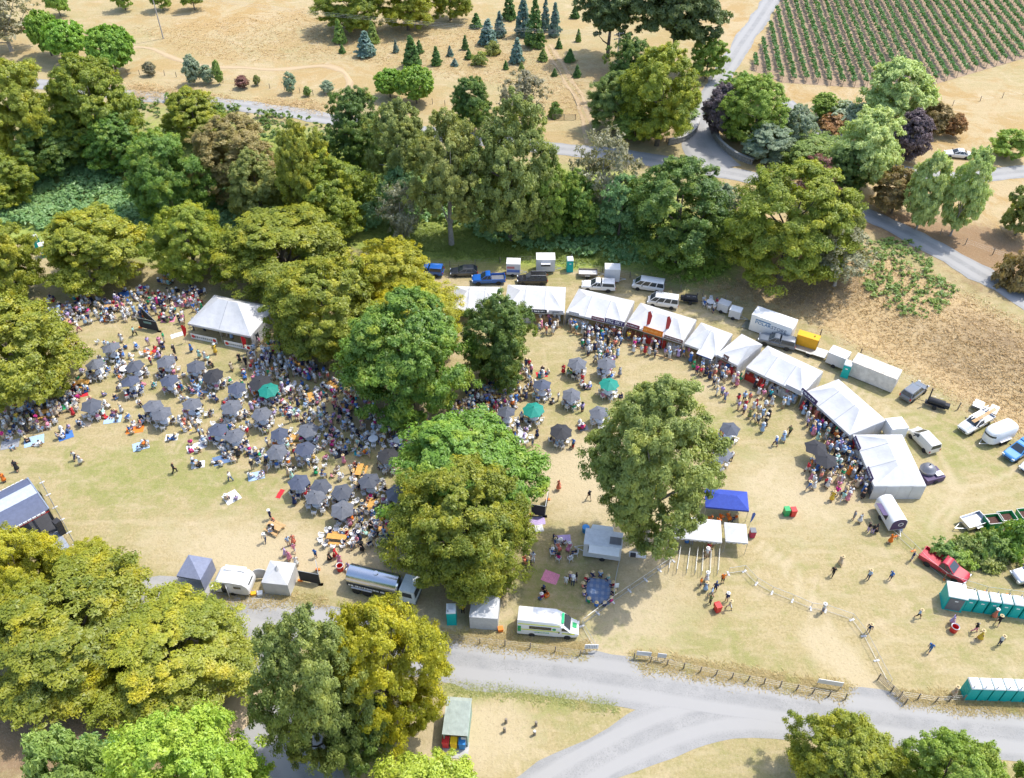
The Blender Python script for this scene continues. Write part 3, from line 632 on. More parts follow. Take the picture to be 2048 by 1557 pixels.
def tufts(name, pxpoly, n, h, label, ca, cb, cc, seed=0, w=.05, k=5):
    rng = np.random.RandomState(seed+31); poly = np.array(pxpoly, float); lo, hi = poly.min(0), poly.max(0)
    Q = lo+(hi-lo)*rng.rand(n*4, 2); c = np.zeros(len(Q), bool); j = len(poly)-1
    for i in range(len(poly)):
        a, b = poly[i], poly[j]; den = b[1]-a[1] if abs(b[1]-a[1]) > 1e-6 else 1e-6
        c ^= ((a[1] > Q[:,1]) != (b[1] > Q[:,1])) & (Q[:,0] < (b[0]-a[0])*(Q[:,1]-a[1])/den+a[0]); j = i
    Q = Q[c][:n]; Q = Q + rng.randn(len(Q), 2)*np.array([9, 5]); u = (Q[:,0]-CX)/FPX; v = (CY-Q[:,1])/FPX; dy = CP+v*SP; dz = -SP+v*CP
    z = np.zeros(len(Q))
    for _ in range(8):
        t = (z-CAM_H)/dz; P = np.column_stack([u*t, dy*t]); z = .5*z+.5*hgt_np(P)
    t = (z-CAM_H)/dz; P = np.column_stack([u*t, dy*t]); z = hgt_np(P)
    m = len(P); bi = np.repeat(np.arange(m), k); th = rng.rand(m*k)*6.28; ln = rng.uniform(1.2,3.2,m*k); hh = .62*h*(.5+.8*rng.rand(m*k))*(.4+1.2*rng.rand(m)[bi])
    base = np.column_stack([P[bi]+rng.randn(m*k,2)*.1*h/.5, z[bi]-.03]); dv = np.column_stack([np.cos(th)*ln*hh, np.sin(th)*ln*hh, hh])
    sd_ = np.column_stack([-np.sin(th), np.cos(th), np.zeros(m*k)])*(w*(.6+rng.rand(m*k)))[:,None]
    V = np.stack([base-sd_, base+sd_, base+dv], 1).reshape(-1, 3); F = np.arange(m*k*3).reshape(-1, 3)
    me = raw_mesh(name, V, F, [M_leaf]); zone_attr(me, 'tint', np.repeat(np.clip(rng.rand(m)[bi]*.7+.3*rng.rand(m*k),0,1), 3))
    o = tag(mesh_obj(name, me), label, kind='stuff')
    for nm, q in (('leaf_a', ca), ('leaf_b', cb), ('leaf_c', cc)): o[nm] = list(q)
    return o
ST = ((.52,.37,.19),(.72,.55,.31),(.60,.44,.22)); 
tufts('dry_grass', [(1290,545),(1480,560),(1700,480),(1860,545),(2080,660),(2080,900),(1930,815),(1830,760),(1720,700),(1600,640),(1420,590)], 9000, .24, 'tall dry grass on the bank', *ST, seed=1, w=.05)
tufts('dry_grass', [(260,200),(640,205),(660,230),(420,190),(260,168)], 1500, .5, 'dry grass beside the upper road', *ST, seed=2, w=.05)
tufts('dry_grass', [(260,60),(640,20),(1000,60),(1150,120),(1180,250),(1000,170),(700,120),(420,120)], 9000, .3, 'dry grass on the hillside', *ST, seed=3, w=.05)
tufts('dry_grass', [(880,1262),(1000,1272),(1170,1290),(1170,1318),(1000,1300),(880,1280)], 2600, .22, 'rough verge grass beside the first-aid tent', (.40,.32,.13),(.62,.49,.24),(.46,.42,.15), seed=4, w=.05)
tufts('dry_grass', [(1265,1305),(1420,1328),(1560,1352),(1700,1372),(1690,1402),(1480,1370),(1280,1342)], 4200, .22, 'rough verge grass beside the paddock fence', (.40,.32,.13),(.62,.49,.24),(.46,.42,.15), seed=5, w=.05)
tufts('dry_grass', [(1795,1385),(2060,1400),(2060,1432),(1920,1425),(1800,1408)], 2200, .22, 'rough verge grass below the near toilets', (.40,.32,.13),(.62,.49,.24),(.46,.42,.15), seed=6, w=.05)
tufts('dry_grass', [(420,1190),(640,1195),(650,1215),(520,1215),(430,1208)], 1200, .22, 'rough verge grass behind the caravan', (.40,.32,.13),(.62,.49,.24),(.46,.42,.15), seed=7, w=.05)
tufts('green_grass', [(740,440),(980,470),(1150,500),(1250,530),(1000,520),(830,505),(760,480)], 4000, .35, 'fresh green grass in the hollow', (.18,.25,.04),(.34,.42,.08),(.30,.36,.07), seed=8, w=.06)
tufts('verge_grass', [(900,1362),(1000,1368),(1230,1400),(1240,1425),(1050,1400),(900,1385)], 1500, .16, 'greener verge grass below the road', (.26,.30,.08),(.46,.46,.16),(.46,.40,.16), seed=9, w=.04)

# cabbage tree with spiky heads
cb_ = G(343,420); o = thing('cabbage_tree', 'cabbage tree with forked bare stem and spiky heads in the thicket', 'tree', cb_, 0.0, G1)
pts = {k: Vector(v) for k, v in dict(a=(0,0,0), b=(.1,0,3.0), c=(-.9,-.2,4.6), d=(.9,.1,4.9), e=(.4,0,6.2), f=(1.5,-.2,5.6), g=(-.3,-.1,5.6)).items()}
mb = MB()
for a, b, r in (('a','b',.2),('b','c',.13),('b','d',.14),('d','e',.1),('d','f',.1),('c','g',.09)): mb.tube(pts[a], pts[b], r, r*.75, 7)
mb.build('trunk', M_bark2, o)
rng = np.random.RandomState(3)
for k in 'cefg':
    V = []; m = 90
    for i in range(m):
        th = rng.rand()*6.28; el = rng.uniform(-.5,1.3); d = Vector((math.cos(th)*math.cos(el), math.sin(th)*math.cos(el), math.sin(el))); sd_ = d.cross(Vector((0,0,1))).normalized()*.06; L = rng.uniform(.8,1.2)
        V += [pts[k]-sd_, pts[k]+sd_, pts[k]+d*L]
    me = raw_mesh('spiky_head', np.array([list(v) for v in V]), np.arange(m*3).reshape(-1,3), [M_leaf]); zone_attr(me, 'tint', rng.rand(m*3)); q = mesh_obj('spiky_head', me, o)
    for nm, v in (('leaf_a',(.2,.24,.09)),('leaf_b',(.45,.47,.22)),('leaf_c',(.4,.4,.15))): q[nm] = list(v)
# ------------------------------------------------------------------ shared paints
W_ = lambda n, c, **k: pmat(n, c, **k)
M_white = W_('white_pvc', (.66,.665,.67), rough=.5, var=.10, scale=.9, trans=.15, bump=.9); M_wpaint = W_('white_paint', (.80,.80,.78), rough=.4, var=.06, coat=.3)
M_offw = W_('weathered_white_steel', (.66,.64,.60), rough=.6, var=.22, scale=1.4); M_rust = W_('rusty_roof_steel', (.62,.57,.50), rough=.8, var=.35, scale=1.1)
M_glass = W_('dark_tinted_glass', (.03,.04,.05), rough=.12, var=.1, spec=.8); M_tyre = W_('tyre_rubber', (.03,.03,.03), rough=.9); M_rim = W_('alloy_rim', (.45,.45,.46), rough=.35, metal=.6)
M_black = W_('black_plastic', (.035,.035,.04), rough=.6); M_steel = W_('galvanised_steel', (.50,.52,.53), rough=.45, metal=.7); M_alu = W_('brushed_aluminium', (.62,.64,.66), rough=.3, metal=.9, var=.1)
M_teal = W_('teal_plastic', (.0,.42,.40), rough=.5, var=.08); M_tealroof = W_('white_translucent_plastic', (.80,.82,.82), rough=.5, var=.05); M_grey = W_('grey_plastic', (.16,.17,.19), rough=.55)
M_wood = W_('pine_boards', (.52,.33,.15), rough=.7, var=.25, scale=5); M_orangewood = W_('orange_stained_timber', (.62,.33,.08), rough=.6, var=.2, scale=4); M_oldwood = W_('weathered_timber', (.26,.22,.17), rough=.9, var=.3, scale=4)
M_red = W_('red_plastic', (.62,.03,.03), rough=.45, var=.1); M_orange = W_('orange_plastic', (.85,.22,.03), rough=.5, var=.1); M_greenp = W_('green_plastic', (.02,.33,.10), rough=.45, var=.1); M_yellow = W_('generator_yellow', (.80,.40,.02), rough=.45, var=.08)
M_blue = W_('royal_blue_canvas', (.045,.085,.42), rough=.7, var=.15, trans=.15); M_navy = W_('slate_navy_canvas', (.24,.27,.38), rough=.75, var=.15, trans=.12); M_char = W_('charcoal_canvas', (.085,.095,.12), rough=.8, var=.12); M_blackc = W_('black_canvas', (.035,.036,.042), rough=.8, var=.15)
M_tealc = W_('bottle_green_canvas', (.01,.22,.17), rough=.7, var=.12); M_chair = W_('white_plastic', (.78,.79,.80), rough=.4, var=.05); M_headl = W_('lamp_lens', (.75,.78,.80), rough=.15); M_tail = W_('tail_lamp_red', (.5,.02,.02), rough=.25)
M_concrete = W_('concrete', (.42,.41,.39), rough=.9, var=.15); M_maroon = W_('maroon_print', (.20,.05,.07), rough=.6); M_signw = W_('sign_white', (.78,.78,.76), rough=.5, var=.04); M_purple = W_('dark_purple_board', (.07,.045,.12), rough=.5); M_stone = W_('grey_fieldstone', (.33,.31,.28), rough=.95, var=.4, scale=5, bump=.6)
M_straw = W_('straw_hat', (.66,.50,.27), rough=.9)
def tint(name, c, **k): return pmat(name, c, **k)
def text_mesh(name, s, size, mat, ext=.01, font_w=1.0):
    cu = bpy.data.curves.new(name, 'FONT'); cu.body = s; cu.size = size; cu.extrude = ext; cu.align_x = 'CENTER'; cu.align_y = 'CENTER'; cu.resolution_u = 2
    o = bpy.data.objects.new(name, cu); COL.objects.link(o); bpy.context.view_layer.update()
    dg = bpy.context.evaluated_depsgraph_get(); me = bpy.data.meshes.new_from_object(o.evaluated_get(dg))
    bpy.data.objects.remove(o); me.materials.clear(); me.materials.append(mat); me.name = name
    return me
def lettering(parent, s, size, mat, loc, rot=(math.pi/2,0,0), name='lettering'):
    o = mesh_obj(name, text_mesh(name, s, size, mat), parent); o.location = loc; o.rotation_euler = rot; return o
def head(pb, pf, z=0.0):
    """centre and heading from survey points of a thing's rear and front ends on the ground"""
    a, b = G(*pb), G(*pf); d = b-a
    return (a+b)/2, math.atan2(d.y, d.x), d.length

# ------------------------------------------------------------------ marquees
M_seam = W_('grey_roof_seam', (.42,.43,.45), rough=.6)
def frame4(fl, fr, rr, rl, z):
    P = [GZ(*p, z) for p in (fl, fr, rr, rl)]; c = sum(P, Vector())/4; c.z = 0
    ux = ((P[1]-P[0])+(P[2]-P[3])).normalized(); uy = Vector((-ux.y, ux.x, 0))
    L = (((P[1]-P[0])+(P[2]-P[3]))/2).dot(ux); D = (((P[3]-P[0])+(P[2]-P[1]))/2).dot(uy)
    return c, math.atan2(ux.y, ux.x), abs(L), abs(D)
def marquee(fl, fr, rr, rl, bays, label, eave=2.35, rise=1.4, hip=.34, walls=('back','left','right'), window=False, splits=()):
    c, rz, L, D = frame4(fl, fr, rr, rl, eave)
    o = thing('marquee', label, 'marquee', c, rz, 'white marquees'); hx = D*hip
    xs = [-L/2+L*i/bays for i in range(bays+1)]; top = eave+rise; g = .035
    rx = lambda x: max(-L/2+hx, min(L/2-hx, x))
    for i in range(bays):
        x0, x1 = xs[i]+g, xs[i+1]-g; mb = MB()
        for sy in (-1, 1):
            n = 6; gv = []
            for v in range(n+1):
                for u in range(n+1):
                    f, h = u/n, v/n; xa, xb = x0+(rx(x0)-x0)*h, x1+(rx(x1)-x1)*h
                    gv.append((xa+(xb-xa)*f, sy*D/2*(1-h), eave+(top-eave)*h - .16*math.sin(f*math.pi)**.8*math.sin(h*math.pi)))
            mb.add(gv, [(v*(n+1)+u, v*(n+1)+u+1, (v+1)*(n+1)+u+1, (v+1)*(n+1)+u) for v in range(n) for u in range(n)])
        if i == 0: mb.slab([(x0, -D/2, eave), (rx(x0), 0, top), (x0, D/2, eave)], (0, 0, -.03))
        if i == bays-1: mb.slab([(x1, -D/2, eave), (rx(x1), 0, top), (x1, D/2, eave)], (0, 0, -.03))
        mb.build('roof_panel', M_white, o)
    for x in xs[1:-1]:
        b = MB(); b.tube((x, -D/2, eave-.05), (rx(x), 0, top-.05), .035, n=5).tube((x, D/2, eave-.05), (rx(x), 0, top-.05), .035, n=5); b.build('rafter', M_steel, o)
        for sy in (-1, 1): MB().slab([(x-.05,sy*D/2,eave+.012),(x+.05,sy*D/2,eave+.012),(rx(x)+.05,0,top+.012),(rx(x)-.05,0,top+.012)],(0,0,.012)).build('roof_seam', M_seam, o)
    MB().box((0, -D/2-.02, eave-.17), (L, .025, .34)).build('valance', M_white, o)
    for x in xs:
        for y in (-D/2+.06, D/2-.06): MB().tube((x*.985, y, 0), (x*.985, y, eave), .04, n=6).build('leg', M_steel, o)
    if 'back' in walls:
        for i in range(bays): MB().box(((xs[i]+xs[i+1])/2, D/2-.02, eave/2), (xs[i+1]-xs[i]-.04, .02, eave)).build('wall_panel', M_white, o)
    n = max(2, int(D/1.5))
    for nm, x in (('left', -L/2), ('right', L/2)):
        if nm in walls:
            for k in range(n): MB().box((x, -D/2+D*(k+.5)/n, eave/2-.01), (.02+.015*(k % 2), D/n-.03, eave-.02)).build('wall_panel', M_white, o)
    if window: MB().box((L/2+.03, -D/2+1.4, 1.5), (.03, .8, .9)).build('window', M_glass, o)
    return o, L, D, eave
def fascia(o, L, D, eave, x, w, h, mat, txt=None, tm=None, up=.12, name='banner', size=None, bars=0):
    """sign board standing on the front eave"""
    b = MB().box((0, 0, 0), (w, .05, h)).build(name, mat, o); b.location = (x, -D/2-.06, eave+up+h/2-.25); b.rotation_euler = (-.35, 0, 0)
    if txt: lettering(b, txt, size or h*.8, tm or M_signw, (0, -.035, 0))
    if bars:
        rr = random.Random(int(x*100)); m = MB(); xx = -w*.4
        while xx < w*.4:
            ww = rr.uniform(.06,.2); m.box((xx, -.035, rr.uniform(-.04,.04)), (ww, .012, h*rr.uniform(.18,.4))); xx += ww+rr.uniform(.03,.12)
        m.build('print', tm or M_signw, b)
    return b
def counter(o, L, D, x, w, cloth, y=-.75, h=.95, items=True):
    t = MB().box((x, -D/2+.55, h/2), (w, .7, h)).build('counter', cloth, o)
    if items:
        rr = random.Random(int(x*77+w*5)); m = MB()
        for k in range(int(w*3)): m.lathe([(.06,0),(.06,.2),(.025,.27),(.025,.34)], 6, 0, (x-w/2+.2+rr.random()*(w-.4), -D/2+.35+rr.random()*.4, h+.002))
        m.build('stacked_goods', rr.choice((M_grey, M_wood, M_tealroof)), t)['kind'] = 'stuff'
M_redc = W_('red_cloth', (.55,.05,.03), rough=.8); M_board = W_('dark_stained_board', (.25,.09,.05), rough=.6); M_linen = W_('linen_cloth', (.62,.60,.56), rough=.9)
mA = {}
mA[1], L, D, e = marquee((905,622),(1001,624),(1003,574),(909,573), 3, 'white marquee mostly hidden behind the dark upright tree')
mA[2], L, D, e = marquee((1010,621),(1128,626),(1133,575),(1014,569.5), 3, 'white marquee with black and grey fascia boards behind the dark upright tree')
fascia(mA[2], L, D, e, .4, 2.9, .55, M_blackc, bars=1); fascia(mA[2], L, D, e, 3.2, 2.2, .5, W_('grey_board', (.45,.44,.44)), 'grava', M_black, size=.5)
counter(mA[2], L, D, -2, 3, M_linen); counter(mA[2], L, D, 2, 3.4, M_wood)
mA[3], L, D, e = marquee((1131,624),(1245.6,651.6),(1269.5,602),(1158.5,578), 3, 'white marquee carrying the dark purple lettered board')
fascia(mA[3], L, D, e, -3.1, 1.6, .45, W_('grey_board', (.45,.44,.44)), bars=1, tm=M_offw); fascia(mA[3], L, D, e, .55, 1.9, .55, M_maroon, bars=1, tm=M_offw); fascia(mA[3], L, D, e, 3.1, 3.0, .75, M_purple, 'BIG SKY', M_signw, size=.72)
counter(mA[3], L, D, -2.5, 3, M_linen); counter(mA[3], L, D, 2, 4, M_board)
mA[4], L, D, e = marquee((1254,648),(1365,687.5),(1394,638),(1278,607), 3, 'white marquee with orange banner and two red feather flags')
fascia(mA[4], L, D, e, -3.2, 2.0, .6, M_maroon, bars=1, tm=M_offw); fascia(mA[4], L, D, e, -.15, 3.0, .85, W_('orange_banner', (.88,.25,.02), trans=.1), bars=1, tm=W_('orange_print', (.95,.42,.1))); fascia(mA[4], L, D, e, 3.0, 2.8, .5, W_('brown_board', (.20,.11,.09)), bars=1, tm=M_offw)
counter(mA[4], L, D, 0, 3.6, M_redc); counter(mA[4], L, D, -3.2, 2, M_board); counter(mA[4], L, D, 3.2, 2.2, M_linen)
mA[5], L, D, e = marquee((1368.5,687.5),(1437,712),(1462,668),(1402.7,644.7), 2, 'white marquee with a navy striped awning next to the pyramid tent')
MB().slab([(-.2,-D/2-.05,e),(L/2-.3,-D/2-.05,e),(L/2-.3,-D/2-.9,e-.25),(-.2,-D/2-.9,e-.25)], (0,0,-.03)).build('awning', M_white, mA[5]); MB().box(((L/2-.5)/2,-D/2-.93,e-.27), (L/2-.2,.03,.16)).build('awning_trim', W_('navy_trim', (.05,.08,.25)), mA[5])
counter(mA[5], L, D, -1.8, 2.6, M_wood); counter(mA[5], L, D, 1.6, 2.4, M_linen)
mA[9], L, D, e = marquee((1438,712),(1479.6,733.6),(1520.6,687.5),(1478,665), 1, 'white pyramid marquee with a small brown board', rise=1.5, hip=.5, walls=('back','right'))
fascia(mA[9], L, D, e, -.2, .9, .8, W_('brown_board', (.20,.11,.09)), bars=1); counter(mA[9], L, D, 0, 3, W_('coral_cloth', (.75,.22,.2)))
mA[6], L, D, e = marquee((1491.5,735.3),(1602.6,786.6),(1648.8,745.6),(1536,691), 3, 'white marquee with a grey board between pyramid tent and the red-counter marquee')
fascia(mA[6], L, D, e, 2.9, 2.3, .5, W_('grey_board', (.45,.44,.44))); counter(mA[6], L, D, -2.8, 2.8, M_redc); counter(mA[6], L, D, 1.5, 4, M_linen)
mA[7], L, D, e = marquee((1609.5,784.9),(1701.7,875.4),(1770,836),(1674.4,759.2), 3, 'white marquee with dark red counters backed by the small white chiller')
fascia(mA[7], L, D, e, -3.3, 3.0, .7, M_purple, bars=1); counter(mA[7], L, D, -1, 3, M_board); counter(mA[7], L, D, 3, 3.4, M_board)
mA[8], L, D, e = marquee((1708,872),(1749.6,976.3),(1852,969.4),(1802.5,867), 3, 'white marquee at the near end of the arc')
fascia(mA[8], L, D, e, -2.6, 2.2, .6, M_purple, bars=1); fascia(mA[8], L, D, e, 2.5, 2.0, .6, M_purple, bars=1); counter(mA[8], L, D, -1, 4, M_linen); counter(mA[8], L, D, 3, 2, M_grey)
# flat timber edging in front of the stalls, feather flags, easel boards
def feather(px, py, h, mat, label, w=.55, rz=.2, cat='flag'):
    o = thing('feather_flag', label, cat, G(px, py), rz); MB().tube((0,0,0), (0,0,h), .025, .015, 6).build('pole', M_steel, o)
    pts = [(0,0,h*.28)] + [(w*math.sin(t*math.pi*.5)**.6*(1 if t < .75 else 1-(t-.75)*2.2), 0, h*(.3+.7*t)) for t in [i/8 for i in range(9)]] + [(0,0,h*.98)]
    MB().slab(pts, (0,.012,0)).build('sail', mat, o); return o
for px, py, l in [(1289,672,'red feather flag at the left end of the orange banner'),(1326,682,'red feather flag at the right end of the orange banner')]: feather(px, py+8, 5.2, W_('dark_red_flag', (.50,.05,.05), trans=.2), l, .75)
feather(1497,1055,2.6, W_('blue_flag', (.06,.14,.45), trans=.2), 'blue feather flag beside the blue gazebo', .55, .4)
feather(372,685,3.2, W_('bright_red_flag', (.75,.02,.03), trans=.2), 'red feather flag at the left front corner of the big left marquee', .7, .0); feather(490,708,3.2, W_('bright_red_flag', (.75,.02,.03), trans=.2), 'red feather flag at the right front corner of the big left marquee', .7, .0)
def easel(px, py, label, rz, mat=None):
    o = thing('sandwich_board', label, 'sign', G(px, py), rz); f = MB().slab([(-.4,0,0),(.4,0,0),(.4,.3,1.3),(-.4,.3,1.3)], (0,.04,0)).build('front_board', M_signw, o)
    MB().slab([(-.32,-.012,.2),(.32,-.012,.2),(.32,.22,1.15),(-.32,.22,1.15)], (0,.005,0)).build('print', mat or W_('slate_print', (.10,.16,.20)), f); MB().slab([(-.4,.64,0),(.4,.64,0),(.4,.36,1.3),(-.4,.36,1.3)], (0,-.03,0)).build('rear_board', M_signw, o)
easel(1407,742,'white sandwich board in front of the awning marquee', .9); easel(1544,795,'white sandwich board in front of the grey-board marquee', .9)
for a, b, l in [((1135,664),(1225,686),'long timber edging lying before the purple-board marquee'),((1255,690),(1345,722),'long timber edging lying before the orange-banner marquee'),((1012,650),(1125,656),'long timber edging before the marquee behind the dark tree'),((1690,930),(1706,958),'timber edging lying left of the near-end marquee')]:
    c, rz, L = head(a, b); o = MB().box((0,0,.06), (L,.14,.12)).box((-L*.3,0,.13),(L*.3,.1,.02)).build('timber_edging', M_wood, None, c, rz); tag(o, l, 'timber')

# big left marquee
mL, L, D, e = marquee((366,647),(492,669),(560,618),(437,590), 2, 'large white hip-roofed marquee in the left crowd shaded by trees', eave=2.5, rise=2.6, hip=.5, walls=('back','right'), window=True)
for sx in (-1, 1):
    b = MB().box((sx*L*.27, -D/2-.35, .5), (L*.42,.06,.95)).build('low_screen', M_signw, mL)
    rr = random.Random(3+sx); m = MB()
    for k in range(9): m.box((sx*L*.27-1.4+.33*k, -D/2-.39, .5), (.2,.012,.3*rr.uniform(.6,1.1)))
    m.build('print', M_grey, b); MB().lathe([(.28,0),(.28,.012)], 14, 0, (sx*L*.27+L*.17*(1 if sx < 0 else 1), -D/2-.385, .5), ax='y').build('red_badge', M_red, b)
    MB().lathe([(.28,0),(.28,.012)], 14, 0, (sx*L*.27-L*.17, -D/2-.385, .5), ax='y').build('red_badge', M_red, b)

# ------------------------------------------------------------------ gazebos and small tents
def gazebo(fl, fr, rr, rl, mat, label, eave=2.1, rise=.9, hip=.5, walls=(), wmat=None, name='gazebo', scallop=False, finial=False):
    c, rz, L, D = frame4(fl, fr, rr, rl, eave); o = thing(name, label, 'gazebo' if name == 'gazebo' else 'tent', c, rz); hx = min(L/2-.01, D*hip); top = eave+rise
    E = [(-L/2,-D/2,eave),(L/2,-D/2,eave),(L/2,D/2,eave),(-L/2,D/2,eave)]; a = (-L/2+hx,0,top); b = (L/2-hx,0,top)
    for pts in ([E[0],E[1],b,a],[E[1],E[2],b],[E[2],E[3],a,b],[E[3],E[0],a]): MB().slab(pts, (0,0,-.03)).build('roof_panel', mat, o)
    for (p, q) in ((0,1),(1,2),(2,3),(3,0)):
        P, Q = Vector(E[p]), Vector(E[q]); d = (Q-P); n = max(2, int(d.length/.25)); m = MB()
        for k in range(n):
            u, v = P+d*(k/n), P+d*((k+1)/n); h = .26 if not scallop else (.2+.1*(k % 2))
            m.slab([u, v, v-Vector((0,0,h)), u-Vector((0,0,h))], Vector((d.y,-d.x,0)).normalized()*.012)
        m.build('valance', mat, o)
    for x, y, z in E: MB().tube((x*.98,y*.98,0), (x*.98,y*.98,eave), .03, n=6).build('leg', M_steel, o)
    for w in walls:
        q = {'front':((0,-D/2+.02,(eave-.3)/2),(L,.02,eave-.3)),'back':((0,D/2-.02,(eave-.3)/2),(L,.02,eave-.3)),'left':((-L/2+.02,0,(eave-.3)/2),(.02,D,eave-.3)),'right':((L/2-.02,0,(eave-.3)/2),(.02,D,eave-.3))}[w]
        MB().box(*q).build('wall_panel', wmat or mat, o)
    if finial: MB().lathe([(.35,0),(.12,.35),(.03,.6)], 8, 0, (0,0,top-.15)).build('peak_cap', mat, o)
    return o, L, D
gazebo((1408,1013),(1495,1022),(1497,984),(1413,977), M_blue, 'royal blue gazebo sheltering orange-vested staff', rise=.8)
gazebo((1345,1075),(1441,1085),(1444,1042),(1352,1032), M_white, 'longer white entry gazebo with scalloped edge', rise=.7, scallop=True)
gazebo((1449,1083),(1493,1086),(1495,1050),(1451,1045), M_white, 'small square white entry gazebo', rise=.6, scallop=True)
gazebo((352,1152),(401,1160),(424,1118),(378,1110), M_navy, 'slate-blue gazebo beside the white caravan', rise=.9, walls=('right',))
gazebo((522,1165),(574,1171),(592,1127),(541,1122), M_white, 'white peaked tent next to the black mesh screen', rise=.9, walls=('front','right','back'), name='peaked_tent', finial=True)
gazebo((937,1235),(993,1237),(1002,1193),(946,1187), W_('dappled_grey_pvc', (.66,.67,.68), trans=.2, var=.1), 'white walled tent beside the ambulance', eave=2.2, rise=.5, walls=('front','right','left','back'), name='walled_tent')
M_dkblue = M_navy

# ------------------------------------------------------------------ portable toilets
def portaloo(p, rz, label, door=M_teal, dx=1.0, dy=1.2, h=2.15, back=False, group='portable toilets'):
    o = thing('portable_toilet', label, 'toilet', p, rz, group)
    MB().box((0,0,h/2), (dx,dy,h), top=(.97,.97)).box((0,0,.06),(dx*1.04,dy*1.04,.12)).build('cabin', M_teal, o)
    MB().loft([[(x*dx*.5*s, y*dy*.5*s, z) for x, y in ((-1,-1),(1,-1),(1,1),(-1,1))] for s, z in ((1.02,h),(1.02,h+.1),(.9,h+.2),(.55,h+.26))]).build('roof', M_tealroof, o)
    m = MB()
    for k in range(4): m.box((0, -dy*.32+k*dy*.21, h+.245-.02*abs(k-1.5)), (dx*.8,.05,.05))
    m.build('roof_rib', M_tealroof, o)
    d = MB().box((0,-dy/2-.015,h*.49), (dx*.78,.04,h*.88)).build('door', door, o); MB().box((0,-dy/2-.04,h*.76),(.32,.012,.16)).build('notice', M_tealroof, d)
    for k in range(3): MB().box((dx/2+.005,0,.55+.5*k),(.03,dy*.7,.28)).build('side_rib', M_teal, o)
    MB().tube((dx*.3,dy*.4,0),(dx*.3,dy*.4,h+.55),.05,n=6).build('vent_pipe', M_grey, o)
    return o
def loo_row(a, b, n, labels, flip=False):
    A, B = GZ(*a), GZ(*b); d = (B-A); rz = math.atan2(d.y, d.x)
    for i in range(n): portaloo(A+d*(i/(n-1)), rz+(math.pi if flip else 0), labels(i))
ordn = ['first','second','third','fourth','fifth','sixth','seventh','eighth']
loo_row((1929,1213),(2068,1232), 7, lambda i: f'teal portable toilet, {ordn[i]} in the row right of the grey-doored unit')
loo_row((1934,1390),(2049,1394), 6, lambda i: f'teal portable toilet, {ordn[i]} from the left in the near roadside row', flip=True)
portaloo(GZ(1900,1206), R_(-14), 'wide teal accessible toilet with a grey rounded door', door=M_grey, dx=1.9, dy=2.0, h=2.25)
portaloo(GZ(1139,541), 0.05, 'lone teal portable toilet between the grey food van and flat trailer'); portaloo(GZ(1689,751), R_(-28), 'teal portable toilet standing against the white cabin trailer'); portaloo(GZ(904,1241), math.pi+.03, 'teal portable toilet beside the walled tent')
portaloo(GZ(92,512), .6, 'teal cabin under the left edge trees, nearest the camera'); portaloo(GZ(78,497), .6, 'teal cabin under the left edge trees, farther back')
portaloo(GZ(283,492), .3, 'teal cabin just behind the solitary olive tree')

# ------------------------------------------------------------------ vehicles
def wheels(o, L, W, r, fx, rx, n_rear=1):
    pos = [(fx, 1), (fx, -1)]
    for k in range(n_rear): pos += [(rx-k*(2*r+.12), 1), (rx-k*(2*r+.12), -1)]
    for x, s in pos:
        w = MB().lathe([(r*.62,-.11),(r*.93,-.11),(r,-.07),(r,.07),(r*.93,.11),(r*.62,.11)], 14, 0, (0,0,0), ax='y').build('wheel', M_tyre, o, (x, s*(W/2-.1), r))
        MB().lathe([(.05,-.085),(r*.6,-.1),(r*.6,.1),(.05,.085)], 10, 0, (0,0,0), ax='y').build('rim', M_rim, w)
def hull(stations):
    return [[(x,-w*.9,zl),(x,-w,zl+.18),(x,-w,zt-.12),(x,-w*.88,zt),(x,w*.88,zt),(x,w,zt-.12),(x,w,zl+.18),(x,w*.9,zl)] for x, w, zl, zt in stations]
def green(mb, xb0, xb1, xt0, xt1, wb, wt, zb, zt, m=0):
    """cabin: belt outline up to the roof"""
    R0 = [(xb0,-wb,zb),(xb1,-wb*.97,zb),(xb1,wb*.97,zb),(xb0,wb,zb)]; R1 = [(xt0,-wt,zt-.06),(xt1,-wt,zt-.06),(xt1,wt,zt-.06),(xt0,wt,zt-.06)]
    R2 = [(xt0+.12,-wt*.9,zt),(xt1-.12,-wt*.9,zt),(xt1-.12,wt*.9,zt),(xt0+.12,wt*.9,zt)]
    mb.loft([R0, R1, R2], m)
def lerp3(a, b, t): return tuple(a[i]+(b[i]-a[i])*t for i in range(3))
def cabin_glass(o, xb0, xb1, xt0, xt1, wb, wt, zb, zt, splits=(.5,), rear=True, front=True, side=True):
    e = .012
    def quad(a, b, c, d, n, nm):
        ctr = [sum(p[i] for p in (a,b,c,d))/4 for i in range(3)]; pts = [tuple(ctr[i]+(p[i]-ctr[i])*.86+n[i]*e for i in range(3)) for p in (a,b,c,d)]
        MB().slab(pts, tuple(x*.012 for x in n)).build(nm, M_glass, o)
    zt2 = zt-.08
    if front: quad((xb1,-wb*.97,zb),(xb1,wb*.97,zb),(xt1,wt,zt2),(xt1,-wt,zt2),(.6,0,.8),'windscreen')
    if rear: quad((xb0,wb,zb),(xb0,-wb,zb),(xt0,-wt,zt2),(xt0,wt,zt2),(-.8,0,.5),'rear_window')
    if side:
        ss = [0]+list(splits)+[1]
        for s in (-1, 1):
            for a, b in zip(ss[:-1], ss[1:]):
                B0, B1, T0, T1 = (xb0,s*wb,zb),(xb1,s*wb*.97,zb),(xt0,s*wt,zt2),(xt1,s*wt,zt2)
                quad(lerp3(B0,B1,a), lerp3(B0,B1,b), lerp3(T0,T1,b), lerp3(T0,T1,a), (0,s*.97,.2), 'side_window')
